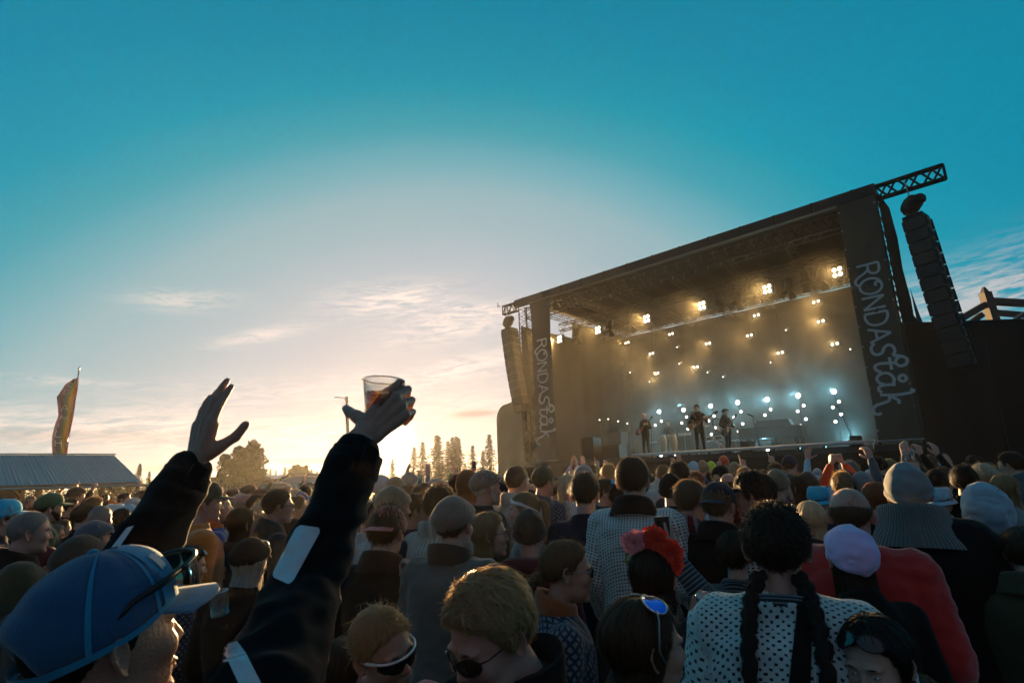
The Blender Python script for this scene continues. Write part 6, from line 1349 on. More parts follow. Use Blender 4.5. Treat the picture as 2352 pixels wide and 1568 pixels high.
def mic(px, t, ytop, label, lean=.0, boom=False):
    s_ = spos(px, t); z = stg(px, ytop, t)[1]-DZ; b = sroot('microphone_stand', s_, t, DZ, label, 'microphone stand', 'microphone stands on stage'); mb = MB(); top_ = (lean, 0, z)
    mb.lathe([(.001, .03), (.15, .02), (.16, 0)], 14); mb.tube([(0, 0, 0), (lean, 0, z-.1)], .013, 6); mb.build('stand', BLACK, b, True)
    mb = MB(); e = (lean-.12, -.05, z) if not boom else (lean-.1, -.3, z)
    mb.tube([(lean, 0, z-.1), e], .011, 6); mb.build('clip', BLACK, b); mb = MB(); mb.capsule((lean+.02, 0, z-.07), e, .014, .020, 8); mb.sphere(e, (.032,)*3, 10, 8); mb.build('microphone', BLACK, b, True)
    mb = MB(); mb.tube(curve_path([(lean+.02, 0, z-.08), (lean+.12, .03, z-.3), (lean*.6+.07, .02, z*.5), (.03, 0, .03)], 12), .006, 5); mb.build('cable', BLACK, b)
mic(1743, .8, 949, 'slim microphone stand in front of the grand piano', -.12); mic(1963, .8, 925, 'microphone stand beside the right monitor box near the right banner', -.32); mic(1606, .55, 964, 'microphone stand at the mouth of the singer', -.05, True); mic(1492, .5, 978, 'microphone stand beside the bass guitarist', .1)
for i, (x0, x1, y0, y1, t) in enumerate([(1697, 1724, 1014, 1048, -.02), (1948, 1975, 1001, 1034, .1)]):
    sa_, za = stg(x0, y0, t); sb_, zb = stg(x1, y1, t); b = sroot('monitor_speaker', (sa_+sb_)/2, t+.3, DZ, ['black monitor box on the stage edge right of the hat musician', 'black monitor box on the stage edge below the right microphone'][i], 'speaker', 'monitor boxes on the stage edge')
    h_ = za-DZ; w_ = abs(sb_-sa_); mb = MB(); mb.box((0, 0, h_/2), (w_, .5, h_), taper=.93); mb.build('cabinet', SPK, b); mb = MB(); mb.box((0, -.255, h_/2), (w_*.86, .015, h_*.85)); mb.build('grille', GRL, b)
for i, (px, t, w_, h_) in enumerate([(1500, 6.3, .7, 1.0), (1688, 5.6, .7, .75), (1720, 6.4, .6, .9)]):
    b = sroot('amplifier', spos(px, t), t, DZ, ['guitar amplifier at the back left behind the bassist', 'amplifier left of the grand piano', 'amplifier just behind the left end of the piano'][i], 'amplifier', 'amplifiers'); mb = MB(); mb.box((0, 0, h_/2), (w_, .4, h_)); mb.build('cabinet', SPK, b); mb = MB(); mb.box((0, -.21, h_*.42), (w_*.9, .02, h_*.7)); mb.build('grille', GRL, b)
    mb = MB(); mb.box((0, -.21, h_*.9), (w_*.9, .02, h_*.12)); mb.build('control_panel', STEEL, b)

# ================================================================== CROWD
OX = dict(A=0, B=564.5, C=1129, D=1740.5)
def Zc(r, zx, zy): return zx*.3401+OX[r], zy*.3401+1034.9
def P_(r, zx, zt, zh, label, f=0., **k):
    x, y = Zc(r, zx, zt); return person(label, x=x, y=y, hh=zh*.3401, f=f, **k)
# ---- left block
P_('A', 45, 330, 225, 'person in a bright cyan cap at the left edge, seen in right profile', 80, hat='cap', hatc='cyan', hc='brown', top='navy', collar='stand', hp=2)
P_('A', 225, 405, 285, 'grey haired man in an olive jacket in right profile at the left edge', 88, lod=0, hair='crop', hc='grey', skin=2, top='olive', collar='fold', ccol='black', bulk=.03, uniq=True, hp=-2)
P_('A', 352, 288, 170, 'bearded man in a dark green cap looking right under the shed', 80, hat='cap', hatc='green', hc='dark', top='green', beard='brown')
P_('A', 318, 640, 235, 'woman in a dark red knitted cap and hooded jacket right of the grey haired man', 80, fem=True, hat='beanie', hatc='maroon', hair='tied', hc='ginger', top='maroon', collar='hood', skin=0)
P_('A', 655, 470, 240, 'man in a dark grey flat cap and grey jacket before the raised left arm', 62, hat='flatcap', hatc='bluegrey', hc='grey', top='bluegrey', collar='stand', bulk=.05)
P_('A', 565, 570, 400, 'person in a large brown flat cap right behind the blue trucker cap', 30, lod=0, hat='flatcap', hatc='brown', hc='brown', top='brown', bulk=.03)
P_('A', 690, 368, 195, 'grey haired head behind the dark flat cap', 30, hair='crop', hc='grey', top='charcoal')
P_('A', 790, 350, 140, 'person in a white bucket hat behind the raised left arm', 70, hat='bucket', hatc='white', fem=True, hair='bob', hc='brown', top='charcoal')
P_('A', 885, 358, 140, 'person in a pale cyan cap beside the white bucket hat', 80, hat='beanie', hatc='lightblue', hair='bob', hc='mid', top='navy')
P_('A', 757, 330, 118, 'person in an orange beanie in front of the shed', 60, hat='beanie', hatc='orange', top='black')
P_('A', 690, 332, 120, 'brown haired head left of the orange beanie', 50, hc='brown', top='maroon')
P_('A', 832, 388, 150, 'dark haired girl left of the black raised sleeve', 60, fem=True, hair='bob', hc='dark', top='charcoal')
P_('A', 905, 318, 110, 'person in a white and red cap near the shed post', 80, hat='cap', hatc='lightgrey', top='rosy')
P_('A', 962, 268, 95, 'head with sunglasses close to the wooden shed brace', 60, hc='lightbrown', top='rust', glasses='square', gpos='top')
P_('A', 425, 462, 150, 'woman with pale skin looking right below the dark green cap', 88, fem=True, hair='bob', hc='lightbrown', top='grey')
P_('A', 375, 500, 170, 'older woman in right profile behind the grey haired man', 92, fem=True, hair='short', hc='grey', skin=2, top='charcoal', glasses='round', glens=CLEARL)
P_('A', 235, 372, 120, 'reddish head seen behind the grey haired man', 50, hc='ginger', top='black')
P_('A', 140, 402, 150, 'dark haired head between the cyan cap and the grey haired man', 60, hc='dark', top='navy')
P_('A', 640, 322, 130, 'person with tousled light hair below the raised fist', 70, hc='lightbrown', hair='messy', top='charcoal')
P_('A', 590, 355, 170, 'person under a black beret below the raised fist', 60, hat='flatcap', hatc='black', hc='dark', top='black')
P_('A', 1395, 215, 240, 'man in an orange sweater and olive cap in right profile', 82, lod=0, hat='cap', hatc='olive', hair='short', hc='brown', skin=2, top='orange', collar='crew', bulk=.03, uniq=True)
P_('A', 1478, 285, 200, 'woman with an orange collar and blue jacket right of the orange sweater', 85, fem=True, hair='bob', hc='lightbrown', top='blue', collar='stand', ccol='orange', hp=8)
P_('A', 1635, 280, 145, 'bald man with sunglasses pushed up on his head', 80, hair='bald', hc='grey', top='lightblue', glasses='square', gpos='top')
P_('A', 1570, 262, 130, 'brown haired head left of the bald man', 70, hc='brown', top='navy', glasses='square', gpos='top', gmat=WHITEP)
P_('A', 1680, 232, 110, 'man in a black cap looking up in front of the parked car', 80, hat='cap', hatc='black', top='black', skin=2)
P_('A', 1745, 300, 150, 'woman with brown hair below the black cap', 60, fem=True, hair='long', hc='brown', top='taupe')
P_('A', 1640, 385, 230, 'long haired woman with blue sunglasses on her head seen from behind', 55, fem=True, hair='long', hc='dark', top='charcoal', glasses='square', gpos='top', glens=BLUELENS)
P_('A', 1285, 638, 300, 'short haired woman in right profile in a patterned Nordic sweater', 80, lod=0, fem=True, hair='short', hc='brown', top='nordic', collar='roll', ccol='dots', glasses='round', gpos='top', uniq=True, hp=-6)
P_('A', 1700, 580, 330, 'woman with platinum hair under a black flat cap with white sunglasses on top', 35, lod=0, fem=True, hat='flatcap', hatc='black', hair='longwavy', hc='white', top='black', bulk=.02, glasses='sport', gpos='top', gmat=WHITEP, hp=-8)
# ---- centre left
P_('B', 88, 430, 215, 'blonde woman with thin glasses in right profile behind the black flat cap', 82, fem=True, hair='bob', hc='blonde', top='charcoal', glasses='round', glens=CLEARL, lod=0)
P_('B', 228, 262, 220, 'man with brown hair and dark glasses beside the raised sleeve', 78, hair='short', hc='brown', top='charcoal', collar='fold', glasses='square', skin=2)
P_('B', 350, 300, 170, 'woman with light hair next to the man with dark glasses', 80, fem=True, hair='tied', hc='lightbrown', top='rosy')
P_('B', 372, 272, 130, 'child like head in a light blue beanie by the raised sleeve', 70, hat='beanie', hatc='blue', top='grey')
P_('B', 335, 258, 130, 'pale blonde head left of the light blue beanie', 50, fem=True, hair='bob', hc='pale', top='grey')
P_('B', 130, 335, 190, 'woman with a pale blonde ponytail left of the man with dark glasses', 50, fem=True, hair='ponytail', hc='pale', top='black')
P_('B', 82, 295, 160, 'dark haired head in the middle of the left crowd', 50, hc='brown', top='navy')
P_('B', 108, 252, 130, 'head with a band and brown hair in front of the parked car', 60, fem=True, hair='tied', hc='brown', top='grey', hat='headband', hatc='white')
P_('B', 8, 285, 150, 'ruddy balding man in right profile in the left crowd', 80, hair='balding', hc='grey', skin=2, top='navy')
P_('B', 320, 455, 210, 'woman with dark curly ponytail half hidden by the raised sleeve', 60, fem=True, hair='ponytail', hc='dark', top='green')
P_('B', 470, 800, 999, 'unused', 0) if False else None
P_('B', 660, 1262, 560, 'person with brown hair and a hair clip at the bottom left of the centre', 20, lod=0, fem=True, hair='long', hc='brown', top='black')
P_('B', 940, 1000, 620, 'blonde woman in white sport sunglasses looking down to the right', 142, lod=0, fem=True, hair='tied', hc='blonde', skin=1, top='rosy', glasses='sport', gmat=WHITEP, hp=-10, hr=18, uniq=True)
P_('B', 1650, 758, 760, 'blond man in dark sunglasses and black jacket looking down to the left', -128, lod=0, hair='swept', hc='blonde', skin=2, top='black', collar='stand', glasses='square', hp=-24, bulk=.03, uniq=True, seed=12)
P_('B', 955, 372, 330, 'man in a mauve grey cap and black jacket seen from behind below the sun', 28, lod=0, hat='capback', hatc='rosy', hatyaw=180, hc='dark', hair='messy', top='black', collar='fold', bulk=.03, arms_w={1: [None, atz(1005, 1420, 2.75), atz(962, 1336, 2.7)]}, hands_w={1: dict(pose='bunch', d=(-.35, .2, 1.), palm=(-.8, .5, .1), res=.004)})
P_('B', 1005, 236, 250, 'man in a tan cap looking right beside the sun flare', 75, hat='beanie', hatc='tan', hc='brown', top='navy', skin=2)
P_('B', 930, 325, 230, 'person in a black beanie behind the mauve grey cap', 50, hat='beanie', hatc='black', hc='dark', top='lightgrey')
P_('B', 1145, 290, 230, 'young man smiling in right profile left of the cream sweater', 78, hair='short', hc='brown', top='maroon', collar='hood', skin=1)
P_('B', 1310, 250, 260, 'man with brown hair in a cream cable knit sweater', 40, hair='messy', hc='brown', top='cable', collar='roll', bulk=.04, uniq=True)
P_('B', 1408, 308, 350, 'man in a grey brown flat cap and quilted taupe jacket seen from behind', 32, lod=0, hat='flatcap', hatc='taupe', hc='brown', top='quilt', collar='stand', ccol='brown', bulk=.04, uniq=True)
P_('B', 1640, 412, 310, 'smiling long haired blonde woman with round glasses in right profile', 80, lod=0, fem=True, hair='long', hc='blonde', top='green', glasses='round', glens=CLEARL, uniq=True, hy=6)
P_('B', 1295, 188, 160, 'person in a pale grey cap in the centre left crowd', 60, hat='flatcap', hatc='grey', hc='grey', top='navy')
P_('B', 1430, 168, 150, 'man with dark curly hair in the centre left crowd', 50, hair='curly', hc='dark', top='navy')
P_('B', 1625, 130, 210, 'man with a white beard under a grey flat cap left of the fair sweater', 68, hat='flatcap', hatc='taupe', hair='short', hc='white', top='brown', beard='white', bulk=.03, skin=2)
P_('B', 1738, 188, 150, 'person in a navy cap behind the man with the white beard', 75, hat='cap', hatc='navy', top='navy', skin=2)
P_('B', 1100, 238, 160, 'head rimmed with gold light left of the brown curly head', 50, hc='brown', top='grey')
P_('B', 1205, 218, 190, 'dark round head just above the cream sweater', 45, hat='beanie', hatc='brown', hc='brown', top='grey')
P_('B', 1110, 142, 120, 'person in a grey beanie close to the right of the sun', 50, hat='beanie', hatc='grey', top='navy')
P_('B', 1020, 175, 140, 'person in a tan knitted cap right of the sun', 50, hat='beanie', hatc='tan', top='lightgrey')
P_('B', 925, 162, 140, 'person in a pale cap right beside the cup arm under the sun', 60, hat='beanie', hatc='lightgrey', top='grey')
P_('B', 1500, 128, 200, 'long rust coloured hair seen from behind left of the grey flat cap', 20, fem=True, hair='long', hc='ginger', top='rust')
P_('B', 845, 350, 210, 'pale clad person half hidden behind the cup arm', 50, hc='blonde', hair='short', top='lightgrey')
# ---- centre
P_('C', 172, 98, 205, 'man with short brown hair in a light wool sweater seen from behind', 38, lod=0, hair='crop', hc='mid', top='cream', collar='roll', bulk=.03, uniq=True, seed=3)
P_('C', 350, 106, 170, 'man in an olive baseball cap and dark knit sweater', 45, hat='cap', hatc='olive', top='nordic', skin=2)
P_('C', 268, 112, 140, 'brown haired head left of the olive baseball cap', 30, hc='brown', top='navy')
P_('C', 215, 275, 250, 'woman with blonde ponytail and white hair clip in left profile', -78, lod=0, fem=True, hair='ponytail', hc='blonde', top='grey', hat='headband', hatc='white')
P_('C', 255, 395, 300, 'person in a brown crochet beanie with a grey band, seen from behind', 12, lod=0, hat='beanie', hatc='brown', hair='short', hc='brown', top='maroon', collar='hood', bulk=.03)
P_('C', 622, 165, 250, 'man with short dark hair in a navy sweater seen from behind', 8, lod=0, hair='quiff', hc='dark', top='navy', collar='crew', bulk=.02, uniq=True, seed=4)
P_('C', 622, 98, 150, 'person in a pale grey cap behind the navy sweater', 30, hat='cap', hatc='grey', hc='grey', top='grey')
P_('C', 515, 160, 170, 'woman with a pale braid in a light patterned sweater', 30, fem=True, hair='ponytail', hc='pale', top='dots', hat='headband', hatc='white')
P_('C', 770, 185, 180, 'woman with cyan glasses on her head looking right, left of the tall man', 95, fem=True, hair='tied', hc='brown', top='navy', glasses='cat', gpos='top', gmat=CLM['cyan'], glens=CLM['cyan'])
P_('C', 945, 58, 270, 'tall man with brown hair in a white and black dotted knit sweater', 12, lod=0, hair='swept', hc='brown', top='dots', collar='fold', ccol='black', bulk=.035, uniq=True, seed=5, amp=.008)
P_('C', 1205, 152, 200, 'person in a black beanie right of the tall man', 10, hat='beanie', hatc='black', hc='dark', top='black')
P_('C', 1265, 86, 170, 'head with dark wavy hair lit from the left behind the black beanie', 20, hair='messy', hc='dark', top='navy')
P_('C', 1157, 98, 120, 'brown haired head just right of the tall man', 20, hc='lightbrown', top='lightgrey')
P_('C', 787, 90, 120, 'blond boyish head left of the tall man', 20, hc='blonde', top='navy')
P_('C', 840, 225, 180, 'dark bushy head in the shade beside the dotted sweater', 20, hair='curly', hc='dark', top='black')
P_('C', 1335, 198, 270, 'person with tousled light brown hair in a red plaid shirt', 40, lod=0, hair='short', hc='lightbrown', top='plaid', collar='fold', uniq=True, seed=8)
P_('C', 1518, 210, 290, 'man in a navy cap worn backwards and a dark jacket', 22, lod=0, hat='capback', hatc='navy', hatyaw=180, hair='short', hc='lightbrown', top='black', collar='fold', bulk=.03)
P_('C', 1750, 138, 290, 'curly haired man in a brown cap looking left, wearing a white knit sweater', -72, lod=0, hat='cap', hatc='black', hair='curly', hc='dark', top='dots', collar='roll', bulk=.04, uniq=True, seed=9, skin=2)
P_('C', 1592, 148, 150, 'bald man lit from the left behind the navy cap', 15, hair='bald', hc='brown', top='maroon', skin=2)
P_('C', 1545, 100, 140, 'person in a black wide cap right of centre', 30, hat='cap', hatc='black', top='navy', hair='long', hc='pale', fem=True)
P_('C', 1640, 76, 100, 'person in a tan cap near the stage front', 20, hat='beanie', hatc='tan', top='navy')
P_('C', 1705, 108, 130, 'head with a blue and white band near the brown cap', 30, fem=True, hair='tied', hc='blonde', hat='headband', hatc='white', top='blue')
P_('C', 1565, 32, 70, 'person in a bright orange beanie in front of the stage', 10, hat='beanie', hatc='redorange', top='black')
P_('C', 1482, 70, 75, 'person in a neon yellow beanie in front of the stage', 10, hat='beanie', hatc='neon', top='blue')
P_('C', 1422, 64, 90, 'person in a brown hooded top left of the neon beanie', 10, hat='beanie', hatc='tan', top='blue')
P_('C', 1362, 70, 90, 'person in a blue white knitted hat in front of the singer', 10, hat='beanie', hatc='lightblue', top='navy')
P_('C', 1375, 135, 150, 'person with bright ginger hair held up in front of the singer', 20, fem=True, hair='ponytail', hc='ginger', top='lightblue')
P_('C', 500, 590, 440, 'woman with low bun and sunglasses in right profile in a Nordic sweater with red collar', 86, lod=0, fem=True, hair='lowbun', hc='mid', top='nordic', collar='roll', ccol='rust', glasses='round', gmat=STEEL, skin=1, uniq=True, seed=10, hp=-4)
FLW = P_('C', 1070, 650, 450, 'black haired woman wearing a crown of pink and red flowers', 10, lod=0, fem=True, hair='bob', hc='black', top='charcoal', seed=11,
   arms_w={1: [None, atz(1600, 1500, 2.05), atz(1592, 1432, 2.0)]}, hands_w={1: dict(pose='grip', d=(.45, .1, .9), palm=(.85, .5, -.1), res=.004)})
P_('C', 1010, 990, 700, 'brown haired woman with blue mirrored sunglasses on her head at the bottom centre', 68, lod=0, fem=True, hair='bob', hc='brown', top='teal', glasses='cat', gpos='top', gang=80, gs=1.35, glens=BLUELENS, gmat=STEEL, skin=1, seed=13, uniq=True)
P_('C', 1230, 480, 230, 'person in a grey beanie holding a phone, behind the raised open hand', 15, hat='beanie', hatc='grey', hair='long', hc='mid', fem=True, top='charcoal')
P_('C', 1630, 560, 330, 'dark curly haired person in a striped sweater raising an open hand beside the braided woman', 10, fem=True, hair='curly', hc='dark', top='stripes', bulk=.02,
   arms_w={-1: [None, atz(1622, 1375, 2.62), atz(1551, 1284, 2.72)]}, hands_w={-1: dict(pose='spread', d=(-.12, .05, 1.), palm=(.0, -1., .1), res=.004)})
# ---- right
P_('D', 90, 362, 560, 'woman with two dark braids in a white sweater with black specks seen from behind', 4, lod=0, fem=True, hair='braids', hc='dark', top='specks', collar='crew', ccol='stripes', bulk=.045, uniq=True, seed=14, amp=.010, skin=2)
P_('D', 985, 82, 332, 'broad man in a big grey beanie and black jacket with grey ribbed collar', 6, lod=0, hat='beanie', hatc='grey', hair='short', hc='brown', top='black', collar='big', ccol='ribgrey', bulk=.085, uniq=True, seed=15)
P_('D', 600, 235, 385, 'balding man in a red sweater seen from behind', 8, lod=0, hair='balding', hc='mid', skin=2, top='red', collar='crew', bulk=.055, amp=.012, uniq=True, seed=16)
P_('D', 590, 500, 430, 'woman in a lavender headscarf with long dark hair seen from behind', -22, lod=0, fem=True, hat='scarf', hatc='lavender', hair='long', hc='dark', top='black', seed=17)
P_('D', 745, 1075, 660, 'woman with dark hair and cat eye sunglasses on her head facing the camera', 205, lod=0, fem=True, hair='long', hc='black', skin=0, top='black', glasses='cat', gpos='top', hp=-14, uniq=True, seed=18)
P_('D', 1530, 240, 330, 'person in a pale blue grey hood and dark red jacket', 14, lod=0, hat='hood', hatc='greyblue', hair=None, top='maroon', collar='crew', bulk=.04, uniq=True, seed=19)
P_('D', 1505, 82, 185, 'woman with a slick pale ponytail and glasses looking left', -38, lod=0, fem=True, hair='ponytail', hc='pale', top='tan', glasses='round', glens=CLEARL)
P_('D', 1655, 158, 210, 'woman with thick straight blonde hair right of the slick ponytail', 30, lod=0, fem=True, hair='long', hc='blonde', top='grey', seed=20)
P_('D', 1225, 235, 190, 'person in a white blue bucket hat behind the big grey beanie', 25, hat='bucket', hatc='lightblue', hc='brown', top='lightblue')
P_('D', 402, 228, 190, 'person in a teal blue bucket hat left of the balding man', 25, hat='bucket', hatc='cyan', hc='brown', top='navy')
P_('D', 790, 210, 230, 'woman with glossy auburn hair left of the big grey beanie', 30, lod=0, fem=True, hair='bob', hc='ginger', top='black', seed=22)
P_('D', 345, 338, 270, 'woman with ash blonde hair seen from behind left of the balding man', 10, lod=0, fem=True, hair='long', hc='pale', top='charcoal', seed=23)
P_('D', 125, 124, 180, 'person in a mustard tan beanie right of the brown cap', 20, hat='beanie', hatc='khaki', hc='brown', top='navy')
P_('D', 330, 142, 170, 'person in a dark brown cap with long pale hair below', 20, hat='beanie', hatc='brown', fem=True, hair='long', hc='pale', top='charcoal')
P_('D', 262, 165, 170, 'woman in left profile right of the mustard beanie', -60, fem=True, hair='long', hc='brown', top='navy')
P_('D', 565, 156, 170, 'woman with wild sunlit blonde hair behind the balding man', 20, fem=True, hair='messy', hc='blonde', top='grey', seed=24)
P_('D', 698, 140, 170, 'person in a pale grey knotted cap right of the wild blonde hair', 20, hat='beanie', hatc='grey', hc='grey', top='grey')
P_('D', 1265, 62, 90, 'person in a bright blue beanie on the right', 20, hat='beanie', hatc='cyan', top='navy')
P_('D', 1245, 112, 160, 'brown haired head right of the big grey beanie', 15, hc='brown', top='black')
P_('D', 1690, 8, 160, 'dark haired man in left profile at the right edge', -60, hc='dark', top='bluegrey', collar='stand')
P_('D', 1650, 85, 150, 'dark head with a white clip behind the pale ponytail', 15, hc='dark', top='black', fem=True, hair='tied')
P_('D', 1450, 30, 110, 'man in a dark cap looking left, far right', -50, hat='cap', hatc='black', top='black')
P_('D', 1380, 110, 190, 'black haired person in the shade between the beanie and the hood', 15, hair='curly', hc='black', top='black')
P_('D', 1770, 520, 380, 'person in an olive jacket cut by the right edge of the photo', 10, hc='brown', top='olive', collar='fold', bulk=.05)
P_('D', 1090, 1530, 560, 'top of a light brown haired head at the bottom right edge', 10, lod=0, fem=True, hair='short', hc='lightbrown', top='black', seed=25)
P_('D', 210, 30, 110, 'person in a navy cap and dark coat below the piano', 20, hat='cap', hatc='navy', top='bluegrey')
P_('D', 110, 78, 110, 'person with grey brown hair below the piano', 10, hc='mid', top='denim')
P_('D', 620, 78, 110, 'person with spiky grey hair in front of the right banner', 20, hair='messy', hc='grey', top='black')
P_('D', 810, 35, 110, 'person in a black cap with white print in front of the right banner', 10, hat='beanie', hatc='black', top='black')
P_('D', 1140, 80, 120, 'dark cap behind the big grey beanie', 15, hat='cap', hatc='black', top='black')
P_('D', 430, 182, 120, 'person in a pale grey blue cap above the teal bucket hat', 25, hat='cap', hatc='grey', top='grey')
P_('D', 1165, 28, 90, 'person with tan hair below the raised hands on the right', 10, hc='lightbrown', top='black')

# ---- raised arms further back: (photo x, y of the hand top, distance, sleeve, hand pose, arms, label)
def raised(px, py, d, top, label, arms=('down', 'up'), hand='open', **k):
    hx = dict(up=(.20, 2.03), high=(.19, 2.10), clap=(.06, 2.01), phone=(.1, 1.58))
    nm = arms[1] if arms[1] != 'down' else arms[0]; sx = 1 if arms[1] != 'down' else -1
    p = at(px, py, d); s_ = p[2]/hx[nm][1]; s_ = min(1.12, max(.84, s_))
    yaw = math.degrees(math.atan2(7-p[0], 21-p[1])); a = D2R(yaw); o = hx[nm][0]*sx*s_ if nm != 'clap' else 0
    X, Y = p[0]-(o*math.cos(a))-.2*s_*math.sin(a), p[1]+(o*math.sin(a))-.2*s_*math.cos(a)
    kw = dict(lod=1 if d < 7 else 2, hair='short'); kw.update(k)
    r = person(label, pos=(X, Y, 1.763*s_), yaw=yaw, top=top, arms=arms, hand=hand, **kw); return r
raised(217, 1098, 8.2, 'black', 'person with a raised fist in a black sleeve before the shed', hand='fist', hc='brown')
raised(985, 1063, 8.0, 'grey', 'person with both hands raised in front of the spruces', arms=('up', 'up'), hc='brown'); raised(1044, 1060, 9., 'tan', 'person raising one bare fist in front of the spruces', hand='fist', skin=0)
raised(1068, 1076, 9.5, 'orange', 'person in orange with one raised hand right of the fist', hc='brown')
raised(1318, 1048, 12, 'lavender', 'person clapping above the heads left of the bassist', arms=('clap', 'clap'), hand='open'); raised(1340, 1047, 12.5, 'grey', 'person with a raised open hand below the left banner')
raised(1372, 1048, 11, 'tan', 'person pointing two fingers up below the left banner', hand='point'); raised(1392, 1053, 12, 'grey', 'person with a loose raised hand left of the tall man', hand='relaxed')
raised(1560, 1040, 11, 'rosy', 'person in a rosy sleeve raising a hand in front of the congas', hand='open'); raised(1652, 1050, 11, 'grey', 'person raising a fist left of the orange beanie', hand='fist')
raised(1706, 1043, 8.5, 'lightblue', 'person in a light blue sleeve pointing at the stage', hand='point'); raised(1772, 1036, 9, 'lightblue', 'person with a thin raised pale blue arm pointing up', hand='point')
raised(1850, 1025, 8.0, 'lightblue', 'person with striped pale sleeve waving an open hand', arms=('up', 'down'), hand='spread'); raised(1915, 1022, 6.2, 'redorange', 'person in a red orange jacket with hands clasped above the head', arms=('clap', 'clap'), hand='fist', hat='beanie', hatc='navy')
RC = raised(1985, 1016, 6.0, 'bluegrey', 'person in a blue grey sweater lifting a plastic cup before the right banner', arms=('down', 'high'), hand='grip', hc='dark')
raised(2058, 1002, 6.0, 'bluegrey', 'person in a grey sweater with a raised bent hand right of the lifted cup', arms=('high', 'down'), hand='relaxed', hat='beanie', hatc='black')
raised(2108, 1008, 7.0, 'black', 'person raising a loosely closed hand below the right banner', hand='bunch', hc='black'); raised(2146, 1010, 7.2, 'black', 'person with a bracelet raising a slanted hand below the right banner', hand='relaxed', hc='brown')
RP = raised(2090, 1045, 5.5, 'tan', 'person raising a filled plastic cup with a tan sleeve below the banner', arms=('down', 'high'), hand='grip', hc='brown')
raised(2178, 1042, 7.5, 'rust', 'person with bare forearm raised near the blue beanie', hand='open'); raised(1600, 1093, 5.0, 'lightblue', 'person in a fuzzy light blue sleeve raising an arm right of the tall man', hand='relaxed', fem=True, hair='bob', hc='lightbrown')

# ---- the rest of the crowd
HN = dict(short='short', crop='cropped', messy='tousled', bob='chin length', long='long', ponytail='tied back', bald='thinning', curly='curly', tied='pinned up')
def zone(px):
    for a, b in ((150, 'at the left edge'), (330, 'before the shed'), (520, 'behind the open raised hand'), (640, 'before the birches'), (760, 'before the parked van'), (900, 'behind the cup arm'), (1000, 'right of the sun'), (1130, 'before the spruces'), (1260, 'before the khaki wall'), (1380, 'below the left banner'), (1500, 'before the bassist'),
                 (1580, 'before the conga drums'), (1650, 'before the singer'), (1740, 'before the hat musician'), (1860, 'before the grand piano'), (1990, 'below the rightmost lamp stand'), (2130, 'below the right banner'), (2260, 'below the right line array')):
        if px < a: return b
    return 'before the right wall'
TEL = []; used = set(); auth = list(PEOPLE); rr = random.Random(5); cands = []
yy = 4.6
while yy < 19:
    stp = .62+.034*yy; x = -19.
    while x < 15:
        X = x+rr.uniform(-.22, .22)*stp/.7; Y = yy+rr.uniform(-.2, .2)*stp/.7; x += stp
        tt = (np.array([X, Y, 0])-SO)@ET
        if tt > -2.4 or Y > 15.3 and X > 9.5: continue
        cands.append((X, Y))
    yy += stp*.92
cands.sort(key=lambda c: math.hypot(*c)); nfill = 0; far = []
